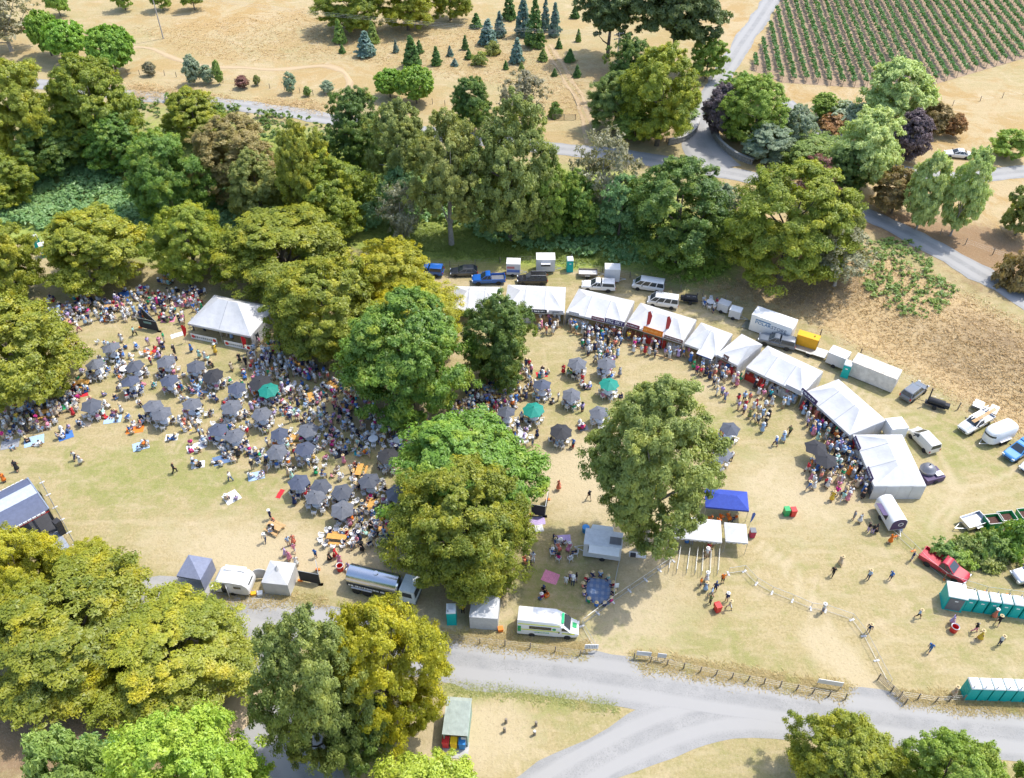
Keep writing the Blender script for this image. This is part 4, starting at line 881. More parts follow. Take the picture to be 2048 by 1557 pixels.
def lamps(o, L, W, z):
    for s in (-1, 1):
        MB().box((L/2-.06,s*W*.36,z),(.14,.34,.14)).build('headlight', M_headl, o); MB().box((-L/2+.03,s*W*.42,z+.08),(.1,.16,.28)).build('tail_light', M_tail, o)
    MB().box((L/2+.0,0,z-.2),(.06,W*.5,.16)).build('grille', M_black, o)
    for s in (-1, 1): MB().box((L*.18,s*(W/2+.08),z+.38),(.12,.2,.14)).build('mirror', M_black, o)
def car(pb, pf, paint, label, kind='suv', L=None, name=None, canopy=None, tray=None, rack=False):
    c, rz, l = head(pb, pf); L = L or {'hatch':4.4,'suv':4.8,'ute':5.3,'van':4.9,'sedan':4.6,'smallvan':4.2}[kind]
    o = thing(name or {'ute':'ute','van':'van','smallvan':'van'}.get(kind,'car'), label, {'ute':'ute','van':'van','smallvan':'van'}.get(kind,'car'), c, rz, 'parked vehicles'); W = 1.84; h = L/2; mb = MB()
    if kind in ('hatch','sedan','suv'):
        z0, zb, zt = (.24,.95,1.46) if kind != 'suv' else (.34,1.12,1.80)
        mb.loft(hull([(-h,.72,z0+.15,zb-.1),(-h+.12,.86,z0,zb),(-h*.5,.92,z0,zb+.02),(h*.2,.92,z0,zb),(h*.42,.90,z0,zb-.03),(h*.8,.86,z0,zb-.14),(h*.96,.76,z0+.04,zb-.26),(h,.66,z0+.12,zb-.34)]))
        g = {'hatch':(-h*.97,h*.42,-h*.70,h*.02),'sedan':(-h*.72,h*.42,-h*.40,h*.02),'suv':(-h*.97,h*.42,-h*.86,h*.10)}[kind]+(.86,.68,zb-.02,zt)
        green(mb, *g); mb.build('body', paint, o, smooth=True); cabin_glass(o, *g, splits=(.3,.62) if kind == 'suv' else (.25,.62))
        lamps(o, L, W, zb-.28); wheels(o, L, W, .36 if kind == 'suv' else .32, h*.62, -h*.60)
        if kind == 'suv':
            for s in (-1, 1): MB().tube((g[2],s*.6,zt+.04),(g[3],s*.6,zt+.04),.025,n=5).build('roof_rail', M_steel, o)
    elif kind == 'ute':
        zb, zt = 1.12, 1.80
        mb.loft(hull([(-h,.84,.5,.72),(-h*.98,.9,.45,.74),(-h*.16,.92,.40,.74),(-h*.14,.92,.40,zb),(h*.38,.92,.40,zb),(h*.5,.91,.40,zb-.02),(h*.85,.88,.42,zb-.08),(h*.97,.80,.46,zb-.2),(h,.7,.5,zb-.3)]))
        g = (-h*.16,h*.48,-h*.10,h*.16,.86,.70,zb-.02,zt); green(mb, *g); mb.build('body', paint, o, smooth=True); cabin_glass(o, *g, splits=(.48,))
        lamps(o, L, W, .84); wheels(o, L, W, .39, h*.62, -h*.58)
        if tray is None:
            b = MB()
            for s in (-1, 1): b.box((-h*.57,s*.87,.92),(h*.82,.07,.40))
            b.box((-h*.97,0,.92),(.07,1.7,.40)); b.build('tray_side', paint, o); MB().box((-h*.57,0,.75),(h*.78,1.62,.03)).build('tray_floor', M_grey if canopy is None and tray is None and kind=='ute' and label.find('red') < 0 else paint, o)
        else: MB().box((-h*.57,0,.95),(h*.86,1.9,.12)).box((-h*.97,0,1.1),(.06,1.9,.28)).box((-h*.57,.93,1.1),(h*.86,.04,.28)).box((-h*.57,-.93,1.1),(h*.86,.04,.28)).build('tray', tray, o)
        if canopy:
            gc = (-h*.985,-h*.17,-h*.93,-h*.19,.86,.74,1.1,1.78); b = MB(); green(b, *gc); b.build('canopy', canopy, o, smooth=True); cabin_glass(o, *gc, splits=(), front=False)
        if rack:
            for x in (0, h*.1, -h*.35, -h*.75): MB().tube((x,-.65,zt+.05),(x,.65,zt+.05),.03,n=5).build('roof_bar', M_steel if rack != 'white' else M_wpaint, o)
    else:
        zb, zt = 1.15, 1.98; 
        if kind == 'smallvan': zt = 1.82
        mb.loft(hull([(-h,.82,.4,zb),(-h*.97,.86,.32,zb),(h*.5,.88,.30,zb),(h*.78,.86,.30,zb-.05),(h*.95,.80,.34,zb-.3),(h,.7,.40,zb-.45)]))
        g = (-h*.99,h*.86 if kind == 'van' else h*.62,-h*.95,h*.50 if kind == 'van' else h*.2,.86,.74,zb-.03,zt); green(mb, *g); mb.build('body', paint, o, smooth=True)
        cabin_glass(o, *g, splits=(.27,.52,.78) if kind == 'van' else (.72,), side=(kind == 'van')); lamps(o, L, W, .72); wheels(o, L, W, .33, h*.62, -h*.60)
        if kind == 'smallvan':
            for s in (-1,1): MB().slab([(h*.1,s*.872,zb+.03),(h*.5,s*.86,zb+.03),(h*.22,s*.77,zt-.2),(h*.1,s*.775,zt-.2)], (0,s*.012,.002)).build('side_window', M_glass, o)
        if rack:
            for x in (-h*.7,-h*.25,h*.2): MB().tube((x,-.72,zt+.08),(x,.72,zt+.08),.025,n=5).build('roof_bar', M_steel, o)
    return o
P_blue = W_('electric_blue_paint', (.015,.11,.42), rough=.3, coat=.7, var=.05); P_blue2 = W_('sky_blue_paint', (.06,.25,.55), rough=.3, coat=.7, var=.05); P_grey = W_('graphite_paint', (.075,.08,.085), rough=.3, coat=.7, var=.05); P_black = W_('black_paint', (.02,.02,.025), rough=.25, coat=.8, var=.05)
P_white = W_('white_car_paint', (.78,.78,.77), rough=.3, coat=.6, var=.04); P_slate = W_('slate_grey_paint', (.14,.16,.19), rough=.3, coat=.7, var=.05); P_cream = W_('cream_van_paint', (.66,.65,.60), rough=.35, coat=.5, var=.05); P_red = W_('faded_red_paint', (.42,.015,.035), rough=.4, coat=.4, var=.12); P_silver = W_('silver_paint', (.45,.47,.5), rough=.3, metal=.5, coat=.5)
car((884,551),(826,547), P_blue, 'blue ute with blue canopy, leftmost of the parked vehicles', 'ute', canopy=P_blue)
car((956,548),(900,550), P_grey, 'dark grey hatchback parked between the two blue utes', 'hatch')
car((1010,564),(945,566), P_blue, 'blue ute with open tray parked behind the marquees', 'ute')
car((1095,566),(1034,566), P_black, 'black sport utility car parked beside the open-tray blue ute', 'suv')
car((1230,581),(1163,577), P_white, 'white ute with white canopy and roof bars behind the marquees', 'ute', canopy=P_white, rack='white')
car((1325,583),(1267,574), P_white, 'white minibus van without roof rack', 'van', L=5.0)
car((1353,615),(1297,607), P_white, 'white van with roof bars beside the black smoker', 'van', L=4.7, rack=True)
car((1588,699),(1517,682), P_slate, 'slate grey ute with canopy in front of the lettered white container', 'ute', canopy=P_slate)
car((1806,805),(1844,776), P_slate, 'dark silver car parked right of the long container', 'suv', L=4.6)
car((1977,836),(1917,871), P_white, 'white ute carrying timber and a ladder on its rack', 'ute', tray=M_alu)
car((2064,888),(2008,925), P_blue2, 'bright blue ute at the right edge below the horse float', 'ute', canopy=P_blue2)
car((2090,915),(2040,952), P_white, 'white car cut by the right edge below the bright blue ute', 'hatch')
car((1863,908),(1825,868), P_cream, 'cream panel van beside the near-end marquee', 'smallvan', L=4.3)
car((1852,1120),(1918,1160), P_red, 'faded red ute with open tray beside the bushes', 'ute')
car((1936,316),(1890,312), P_white, 'white car parked on the dry paddock beyond the poplars', 'sedan')
car((2090,1150),(2040,1160), P_silver, 'silver ute at the right edge below the bushes', 'ute')
# load on the white ute
c, rz, L = head((1977,836),(1917,871)); o = thing('ladder', 'aluminium ladder tied on the white ute beside the timber', 'ladder', c+Vector((0,0,2.05)), rz)
for s in (-1,1): MB().tube((-2.6,-.35+s*.2,.05),(1.4,-.35+s*.2,.0),.03,n=5).build('rail', M_alu, o)
for k in range(12): MB().tube((-2.4+k*.33,-.55,.045),(-2.4+k*.33,-.15,.045),.018,n=5).build('rung', M_alu, o)
for k in range(3): tag(MB().box((0,0,0),(4.6,.12,.06)).build('timber_length', M_wood, None, c+Vector((-.5*math.cos(rz)-math.sin(rz)*(.2+k*.16), -.5*math.sin(rz)+math.cos(rz)*(.2+k*.16), 2.09)), rz), ['outer','middle','inner'][k]+' timber length tied on the white ute', 'timber', 'timber on the white ute')
o = thing('display_board', 'white boards leaning flat behind the white ute', 'board', GZ(1962,822), .9); MB().box((0,.6,.9),(1.6,1.2,.04)).build('board', M_signw, o); MB().box((.2,-1.3,.9),(1.8,1.0,.04)).build('board', M_signw, o); MB().box((0,0,.45),(.3,2.6,.8)).build('trestle', M_steel, o)

def trailer_box(pb, pf, d, label, wall, roof=None, name='trailer', wheel=True, z0=.45, hatch=None, group=None, cat='trailer', rib=False):
    c, rz, l = head(pb, pf); L, W, H = d; o = thing(name, label, cat, c, rz, group)
    MB().box((0,0,z0+H/2),(L,W,H)).build('body', wall, o); MB().box((0,0,z0+H+.03),(L*1.01,W*1.02,.06)).box((0,0,z0+H+.07),(L*.6,W*.7,.03)).build('roof', roof or wall, o)
    if rib:
        m = MB(); n = int(L/.28)
        for k in range(n):
            for s in (-1,1): m.box((-L/2+(k+.5)*L/n, s*(W/2+.015), z0+H/2),(.12,.03,H*.92))
        m.build('corrugation', wall, o)
    if wheel:
        for s in (-1,1): MB().lathe([(.1,-.1),(.3,-.1),(.3,.1),(.1,.1)], 12, 0, (0,0,0), ax='y').build('wheel', M_tyre, o, (-.1, s*(W/2-.05), .3))
        MB().tube((L/2,-.4,z0),(L/2+1.1,0,z0),.05,n=5).tube((L/2,.4,z0),(L/2+1.1,0,z0),.05,n=5).build('drawbar', M_steel, o)
    if hatch:
        for s in hatch: MB().box((0,s*(W/2+.3),z0+H*.78),(L*.5,.6,.05)).build('serving_hatch', M_white, o); MB().box((0,s*(W/2+.006),z0+H*.6),(L*.5,.02,H*.3)).build('serving_opening', M_black, o)
    return o
M_lg = W_('pale_grey_panel', (.60,.60,.60), rough=.5, var=.06)
t = trailer_box((1010,548),(1044,549),(2.2,1.7,2.0),'small advertising trailer with white roof and blue side print', M_lg, M_wpaint); MB().box((0,-.86,1.15),(2.0,.015,.5)).build('side_print', W_('blue_print', (.12,.2,.5)), t); MB().box((-.4,-.86,1.8),(1.2,.015,.4)).build('side_print', W_('red_print', (.55,.2,.18)), t)
trailer_box((1072,541),(1109,541),(3.0,2.0,2.2),'grey food van with open white hatch behind the marquees', M_lg, M_wpaint, name='food_trailer', hatch=(-1,))
trailer_box((1207,562),(1238,563),(2.4,1.7,2.3),'plain white box trailer beside the white canopy ute', M_lg, M_wpaint)
trailer_box((1432,618),(1460,628),(1.7,1.4,1.25),'small white box trailer, left of the pair', M_lg, M_lg, z0=.4, group='small white box trailers'); trailer_box((1455,632),(1483,640),(1.7,1.4,1.25),'small white box trailer, right of the pair', M_lg, M_tealroof, z0=.4, group='small white box trailers')
c, rz, L = head((1498,658),(1583,690)); 
o = trailer_box((1500,652),(1584,682),(6.1,2.4,2.75),'big white refrigerated container with blue lettering', M_wpaint, M_wpaint, name='refrigerated_container', wheel=False, z0=.2, cat='container')
lettering(o, 'POLAR', .78, W_('polar_blue', (.02,.16,.34)), (-1.15,-1.22,1.95)); lettering(o, 'STORE', .78, W_('polar_grey', (.12,.16,.22)), (1.25,-1.22,1.95)); MB().box((-1.2,-1.215,2.42),(2.3,.02,.16)).build('blue_stripe', W_('polar_blue', (.02,.16,.34)), o); MB().box((3.07,0,1.5),(.05,2.1,2.3)).build('door', M_offw, o)
MB().slab([(-3.1,-1.1,.2),(-3.1,1.1,.2),(-4.2,1.1,.05),(-4.2,-1.1,.05)],(0,0,.05)).build('ramp', M_alu, o)
o = trailer_box((1703,744),(1785,777),(6.1,2.4,2.4),'long weathered white shipping container with rust-stained roof', M_offw, M_rust, name='shipping_container', wheel=False, z0=.15, cat='container', rib=True); MB().box((3.07,-.55,1.35),(.05,1.0,2.2)).build('door', M_offw, o); MB().box((3.07,.55,1.35),(.05,1.0,2.2)).build('door', M_offw, o)
lc, lr, _ = head((1703,744),(1785,777)); o = thing('step_ladder', 'ladder leaning on the long weathered container', 'ladder', GZ(1763,777), lr)
for s in (-1,1): MB().tube((s*.22,-.25,0),(s*.18,.25,2.0),.025,n=5).build('rail', M_alu, o)
for k in range(6): MB().tube((-.2,-.2+k*.08,.25+.3*k),(.2,-.2+k*.08,.25+.3*k),.02,n=5).build('rung', M_alu, o)
trailer_box((1653,722),(1690,737),(2.6,1.9,1.8),'white cabin trailer behind the grey-board marquee', M_lg, M_wpaint, name='cabin_trailer'); trailer_box((1768,875),(1798,872),(2.2,2.0,1.9),'small white chiller box behind the red-counter marquee', M_wpaint, M_wpaint, name='chiller', wheel=False, z0=.5, cat='chiller')
# generator on a trailer
c, rz, L = head((1590,690),(1648,708)); o = thing('generator', 'yellow generator standing on a flat trailer', 'generator', c+Vector((-.5,.3,.62)), rz); MB().box((0,0,.85),(3.0,1.25,1.7)).box((0,0,1.73),(3.06,1.3,.06)).build('housing', M_yellow, o); MB().tube((.8,0,1.7),(.8,0,1.95),.08,n=8).build('exhaust', M_black, o)
for k in range(3): MB().box((-1+k*1.0,-.635,.8),(.8,.02,1.2)).build('door', M_yellow, o); 
MB().box((1.51,0,.85),(.02,1.0,1.3)).build('vent', M_black, o)
def flat_trailer(pb, pf, d, label, deck, sides=None, sideh=.35, z=.55, ramp=False, cage=False):
    c, rz, l = head(pb, pf); L, W = d; o = thing('flat_trailer', label, 'trailer', c, rz); MB().box((0,0,z),(L,W,.1)).build('deck', deck, o)
    if sides:
        for q in (((0,W/2,z+sideh/2),(L,.05,sideh)),((0,-W/2,z+sideh/2),(L,.05,sideh)),((-L/2,0,z+sideh/2),(.05,W,sideh)),((L/2,0,z+sideh/2),(.05,W,sideh))): MB().box(*q).build('side_board', sides, o)
    for s in (-1,1): MB().lathe([(.1,-.1),(.3,-.1),(.3,.1),(.1,.1)], 12, 0, (0,0,0), ax='y').build('wheel', M_tyre, o, (-.1,s*(W/2+.1),.3)); MB().box((-.1,s*(W/2+.1),.64),(.8,.24,.04)).build('mudguard', M_steel, o)
    MB().tube((L/2,-.5,z-.1),(L/2+1.2,0,z-.1),.05,n=5).tube((L/2,.5,z-.1),(L/2+1.2,0,z-.1),.05,n=5).build('drawbar', M_steel, o); return o
flat_trailer((1590,696),(1652,716),(4.4,1.9),'flat trailer under the yellow generator', M_steel); flat_trailer((1155,552),(1196,553),(3.0,1.6),'empty low-sided flat trailer next to the lone teal toilet', M_lg, M_oldwood); flat_trailer((1968,1042),(1918,1058),(2.8,1.7),'galvanised cage trailer beside the green skips', M_alu, M_alu, .5)
# smokers
def smoker(p, rz, label, L=2.2, r=.42, stack=1.6):
    o = thing('smoker', label, 'smoker', p, rz); MB().lathe([(.05,-L/2),(r*.8,-L/2),(r,-L/2+.12),(r,L/2-.12),(r*.8,L/2),(.05,L/2)], 14, 0, (0,0,1.05), ax='x').build('drum', M_blackc, o, smooth=True)
    MB().box((-L/2-.3,0,.85),(.6,.65,.6)).build('firebox', M_blackc, o); MB().path([(L/2-.1,0,1.35),(L/2-.05,0,1.35+stack)],.09,8).build('chimney', M_black, o); MB().box((0,0,.55),(L*1.2,.9,.08)).tube((L*.6,0,.5),(L*.6+1,0,.45),.04,n=5).build('chassis', M_black, o)
    for s in (-1,1): MB().lathe([(.1,-.1),(.3,-.1),(.3,.1),(.1,.1)], 12, 0, (0,0,0), ax='y').build('wheel', M_tyre, o, (0,s*.55,.3))
    for x in (-.45,.45): MB().path([(x-.2,-r*.8,1.4),(x-.2,-r*.9,1.5),(x+.2,-r*.9,1.5),(x+.2,-r*.8,1.4)],.02,5).build('handle', M_steel, o)
smoker(GZ(1868,815), R_(151), 'black barrel smoker on wheels beside the dark silver car'); smoker(GZ(1380,606), R_(-8), 'black barbecue smoker behind the white roof-bar van', 1.9, .45, .5)
o = thing('kettle_oven', 'round grey dome oven on a purple trailer behind the near-end marquee', 'oven', GZ(1850,952), .3); MB().lathe([(.95,.9),(.95,1.0),(.9,1.02),(.9,1.2),(.97,1.22),(.97,1.32),(.85,1.4),(.7,1.7),(.35,1.9),(.05,1.95)], 20, 0).build('dome', W_('dome_grey', (.22,.22,.24), rough=.4, metal=.4), o, smooth=True); MB().lathe([(.98,1.2),(.98,1.28)], 20, 0).build('rim_band', M_alu, o); MB().lathe([(.08,1.95),(.08,2.15)], 8).build('flue', M_black, o); MB().box((.3,-.5,.5),(2.6,1.9,.75)).build('trailer_body', M_purple, o); MB().box((.9,-.9,1.0),(.9,.7,.3)).build('worktop', M_alu, o)
for s in (-1,1): MB().lathe([(.1,-.1),(.3,-.1),(.3,.1),(.1,.1)], 12, 0, (0,0,0), ax='y').build('wheel', M_tyre, o, (.3,s*.95-.5,.3))
# horse float
c, rz, L = head((2022,866),(1958,892)); o = thing('horse_float', 'white round-nosed horse float beside the white ute', 'trailer', c, rz)
rings = []
for x, w, zt in ((-2.1,.95,2.35),(-1.8,1.0,2.5),(.8,1.0,2.5),(1.5,.92,2.42),(1.95,.65,2.2),(2.1,.3,2.0)):
    rings.append([(x,-w,.5),(x,-w,zt-.45),(x,-w*.8,zt-.12),(x,-w*.3,zt),(x,w*.3,zt),(x,w*.8,zt-.12),(x,w,zt-.45),(x,w,.5)])
MB().loft(rings).build('body', P_white, o, smooth=True); MB().loft([[(1.62,-.9,1.6),(1.62,-.9,1.85),(1.62,.9,1.85),(1.62,.9,1.6)],[(2.0,-.64,1.6),(2.0,-.6,1.85),(2.0,.6,1.85),(2.0,.64,1.6)],[(2.14,-.3,1.6),(2.14,-.3,1.82),(2.14,.3,1.82),(2.14,.3,1.6)]]).build('front_window', M_glass, o); MB().tube((1.9,-.5,.45),(3.0,0,.45),.06,n=5).tube((1.9,.5,.45),(3.0,0,.45),.06,n=5).build('drawbar', M_steel, o)
for s in (-1,1):
    MB().box((-.3,s*1.1,.75),(1.9,.3,.06)).build('mudguard', P_white, o)
    for x in (-.7,.15): MB().lathe([(.1,-.1),(.32,-.1),(.32,.1),(.1,.1)], 12, 0, (0,0,0), ax='y').build('wheel', M_tyre, o, (x,s*1.08,.32))
for x in (-1,.4): MB().box((x,.3,2.5),(.3,.3,.06)).build('roof_vent', M_lg, o)
# ambulance
c, rz, L = head((1041,1255),(1152,1265)); o = thing('ambulance', 'white ambulance van with yellow and green stripes', 'ambulance', c, rz); L = 6.4; h = L/2; mb = MB()
mb.loft([[(x,-w,.4),(x,-w,1.5),(x,-w*.97,zt-.25),(x,-w*.85,zt),(x,w*.85,zt),(x,w*.97,zt-.25),(x,w,1.5),(x,w,.4)] for x, w, zt in ((-h,.98,2.62),(-h+.1,1.0,2.7),(h*.22,1.0,2.7),(h*.34,.98,2.5),(h*.42,.97,2.35))]); mb.build('body', P_white, o, smooth=True)
MB().loft([[(x,-w,.4),(x,-w,zt-.2),(x,-w*.8,zt),(x,w*.8,zt),(x,w,zt-.2),(x,w,.4)] for x, w, zt in ((h*.42,.97,2.3),(h*.5,.95,2.2),(h*.72,.93,1.45),(h*.9,.88,1.2),(h*.98,.75,1.0),(h,.6,.8))]).build('cab', P_white, o, smooth=True)
MB().slab([(h*.715,-.78,1.52),(h*.715,.78,1.52),(h*.51,.70,2.24),(h*.51,-.70,2.24)],(.02,0,.02)).build('windscreen', M_glass, o); MB().box((0,0,2.72),(1.0,.8,.1)).build('roof_hatch', M_lg, o)
lime = W_('lime_stripe', (.62,.68,.02), rough=.5); grn = W_('green_stripe', (.02,.35,.12), rough=.5)
for s in (-1,1):
    MB().box((-h*.25,s*1.004,1.75),(2.3,.015,.5)).build('side_window', M_glass, o); MB().slab([(h*.44,s*.972,1.5),(h*.66,s*.955,1.5),(h*.5,s*.95,2.05),(h*.44,s*.955,2.05)],(0,s*.014,0)).build('side_window', M_glass, o)
    for z, hh in ((1.32,.14),(2.3,.12)): MB().box((-h*.3,s*1.006,z),(h*1.35,.014,hh)).build('lime_stripe', lime, o)
    MB().box((h*.62,s*.955,1.05),(h*.5,.014,.16)).build('lime_stripe', lime, o); MB().box((-h*.93,s*1.006,1.4),(.35,.014,1.0)).build('green_mark', grn, o); MB().lathe([(.2,0),(.2,.01)],14,0,(h*.2,s*1.01,1.7),ax='y').build('badge', grn, o)
    lettering(o, 'AMBULANCE', .26, grn, (-h*.2,s*1.012,.95), (math.pi/2,0,0 if s < 0 else math.pi))
MB().box((h*.46,0,2.42),(.25,1.2,.14)).build('light_bar', W_('green_lens', (.03,.5,.2), rough=.3), o); MB().slab([(h*.78,-.3,1.42),(h*.92,-.3,1.2),(h*.92,.3,1.2),(h*.78,.3,1.42)],(.01,0,.015)).build('bonnet_mark', grn, o)
lamps(o, L, 1.8, .85); wheels(o, L, 2.0, .36, h*.64, -h*.52)
# milk tanker
c, rz, L = head((706,1168),(838,1200)); o = thing('tanker_truck', 'polished steel tanker truck with a pale cab', 'truck', c, rz); L = 8.2; h = L/2
MB().lathe([(.2,-h),(.9,-h+.02),(1.05,-h+.15),(1.05,h*.42),(.9,h*.46),(.2,h*.47)], 24, 0, (0,0,2.05), ax='x').build('tank', W_('polished_stainless', (.62,.63,.65), rough=.22, metal=1.0, var=.05), o, smooth=True)
MB().box((-h*.25,0,.95),(h*1.6,1.0,.3)).build('chassis', M_black, o); MB().box((-h*.27,-1.0,1.35),(h*1.4,.06,.4)).build('name_strip', W_('black_strip', (.03,.03,.03)), o)
for x in (-h*.6, -h*.12): lettering(o, 'MILK' if False else 'lllll', .3, M_signw, (x,-1.04,1.35)) if False else None
rr = random.Random(5); m = MB(); xx = -h*.9
while xx < h*.1:
    ww = rr.uniform(.1,.3); m.box((xx,-1.04,1.35),(ww,.012,.24*rr.uniform(.6,1.1))); xx += ww+rr.uniform(.06,.12)
m.build('print', M_signw, o)
MB().box((h*.73,0,1.75),(1.9,2.3,1.9),top=(.86,.92)).build('cab', W_('pale_cab_paint', (.62,.68,.68), rough=.35, coat=.4), o); MB().slab([(h*.965,-.95,1.7),(h*.965,.95,1.7),(h*.94,.9,2.5),(h*.94,-.9,2.5)],(.03,0,0)).build('windscreen', M_glass, o)
for s in (-1,1): MB().slab([(h*.6,s*1.13,1.75),(h*.88,s*1.13,1.75),(h*.86,s*1.085,2.4),(h*.62,s*1.085,2.4)],(0,s*.012,0)).build('side_window', M_glass, o); MB().box((-h*.55,s*1.02,1.08),(2.4,.35,.06)).build('mudguard', M_lg, o)
MB().box((h*.9,0,.8),(.5,2.2,.4)).build('bumper', M_black, o)
for x in (-h*.42,-h*.72,h*.7):
    for s in (-1,1):
        w = MB().lathe([(.3,-.15),(.5,-.15),(.5,.15),(.3,.15)],14,0,(0,0,0),ax='y').build('wheel', M_tyre, o, (x,s*.98,.5)); MB().lathe([(.05,-.14),(.3,-.15),(.3,.15),(.05,.14)],10,0,(0,0,0),ax='y').build('rim', M_rim, w)
MB().lathe([(.28,2.9),(.28,3.2)],10,0,(-h*.2,0,0)).build('manhole', M_alu, o)
# food trailer by the tall tree
c, rz, L = head((1241,1108),(1166,1098)); o = trailer_box((1240,1112),(1168,1102),(4.2,2.2,2.2),'pale food trailer with open side flap beside the tall spreading tree', M_lg, W_('pale_panel_roof', (.68,.69,.70), var=.12), name='food_trailer', z0=.5)
MB().slab([(-1.9,1.1,2.62),(1.5,1.1,2.62),(1.5,1.95,2.35),(-1.9,1.95,2.35)],(0,0,.05)).build('serving_flap', M_wpaint, o); MB().box((0,1.106,1.9),(3.2,.02,.9)).build('serving_opening', M_black, o); MB().box((-1.35,.2,2.83),(1.3,1.0,.04)).build('solar_panel', W_('dark_grey_panel', (.17,.17,.18), rough=.4), o); MB().slab([(-1.0,-1.1,2.62),(1.6,-1.1,2.62),(1.4,-1.7,2.8),(-.9,-1.7,2.8)],(0,0,.05)).build('rear_flap', M_wpaint, o)
tag(MB().lathe([(.05,0),(.38,0),(.42,.4),(.42,.8),(.05,.82)],14).build('water_barrel', W_('blue_plastic', (.03,.25,.6), rough=.4), None, GZ(1171,1063)), 'blue barrel at the rear corner of the pale food trailer', 'barrel')
# white caravan
c, rz, L = head((442,1172),(508,1180)); o = thing('caravan', 'white rounded caravan with its door open', 'caravan', c, rz); h = 2.0; W = 1.05
prof = [(-h,.5),(-h-.05,1.2),(-h+.1,1.9),(-h+.5,2.3),(-.2,2.45),(h-.6,2.3),(h-.15,1.8),(h,1.2),(h-.1,.6),(h-.4,.45),(-h+.3,.45)]
MB().loft([[(x*s,y,.5+(z-.5)*s) for x, z in prof] for y, s in ((-W,.97),(-W*.9,1.0),(W*.9,1.0),(W,.97))]).build('body', P_white, o, smooth=True)
MB().box((-.9,-W-.01,1.25),(.55,.04,1.5)).build('doorway', M_glass, o); MB().box((-.35,-W-.25,1.25),(.04,.5,1.5),rz=.6).build('door', M_wpaint, o); MB().box((.7,-W-.01,1.6),(.8,.03,.35)).build('window', M_glass, o); MB().box((h*.93,0,1.6),(.05,1.2,.5)).build('window', M_glass, o); MB().box((0,.8,2.5),(2.4,.6,.04)).build('awning_roll', M_wpaint, o)
for s in (-1,1): MB().lathe([(.1,-.1),(.3,-.1),(.3,.1),(.1,.1)],12,0,(0,0,0),ax='y').build('wheel', M_tyre, o, (0,s*(W-.1),.3))
for px, py, l, d, m in [(432,1178,'white crate lying below the slate-blue gazebo',(.9,.6,.3),M_wpaint),(480,1180,'pale cooler box in front of the open caravan',(1.0,.5,.35),M_tealroof),(508,1190,'yellow tub beside the white peaked tent',(.5,.4,.35),M_yellow),(521,1190,'white tub beside the white peaked tent',(.5,.5,.4),M_wpaint),(1001,1262,'orange tub at the corner of the walled tent',(.5,.45,.5),M_orange)]:
    tag(MB().box((0,0,d[2]/2),d,top=(1.08,1.08)).box((0,0,d[2]+.02),(d[0]*1.1,d[1]*1.1,.04)).build('tub', m, None, GZ(px,py), .2), l, 'tub')
# mesh dish behind the caravan
o = thing('hoop_screen', 'round-framed white hoop screen between caravan and peaked tent', 'screen', GZ(523,1158), .1); MB().path([(-.9,0,.0)]+[(.9*math.cos(math.pi-t*math.pi/8),0,.9+.9*math.sin(t*math.pi/8)) for t in range(9)]+[(.9,0,0)],.03,5).build('hoop', M_wpaint, o); MB().slab([(-.85,0,.1),(-.85,0,.9)]+[(.85*math.cos(math.pi-t*math.pi/8),0,.9+.85*math.sin(t*math.pi/8)) for t in range(9)]+[(.85,0,.1)],(0,.01,0)).build('panel', M_lg, o)
# round-roofed food caravan at the right
c, rz, L = head((1762,1016),(1790,1064)); o = thing('food_caravan', 'white barrel-roofed food caravan with purple end panel', 'caravan', c, rz); h = 1.9
arc = [(-1.0,.5),(-1.0,1.6)]+[(-1.0*math.cos(t*math.pi/8),1.6+.75*math.sin(t*math.pi/8)) for t in range(1,8)]+[(1.0,1.6),(1.0,.5)]
MB().loft([[(x,y,z) for y, z in arc] for x in (-h,0,h)]).build('body', M_wpaint, o, smooth=True); MB().slab([(h+.01,y*.92,.6+(z-.5)*.93) for y, z in arc],(.02,0,0)).build('end_panel', M_purple, o); lettering(o, 'O', .9, M_signw, (h+.04,.2,1.4), (math.pi/2,0,math.pi/2))
MB().slab([(-.9,-1.0,2.0),(.9,-1.0,2.0),(.9,-1.7,2.2),(-.9,-1.7,2.2)],(0,0,.04)).build('serving_flap', M_purple, o); MB().box((0,-1.006,1.5),(1.7,.02,.8)).build('serving_opening', M_black, o); MB().box((.6,1.3,.5),(1.2,.5,.9)).build('side_locker', M_wpaint, o); MB().tube((h,-.4,.45),(h+1,0,.45),.05,n=5).tube((h,.4,.45),(h+1,0,.45),.05,n=5).build('drawbar', M_steel, o)
for s in (-1,1): MB().lathe([(.1,-.1),(.3,-.1),(.3,.1),(.1,.1)],12,0,(0,0,0),ax='y').build('wheel', M_tyre, o, (-.2,s*.95,.3))
for k, (px, py) in enumerate(((1790,1058),(1798,1062),(1802,1052))): tag(MB().lathe([(.05,0),(.3,.02),(.38,.25),(.3,.5),(.08,.62)],9,0).build('rubbish_bag', W_('silver_grey_bag', (.35,.38,.44), rough=.35), None, GZ(px,py), k), ['grey rubbish bag nearest the food caravan drawbar','grey rubbish bag at the front of the pile','grey rubbish bag at the back of the pile'][k], 'bag', 'rubbish bags by the food caravan')
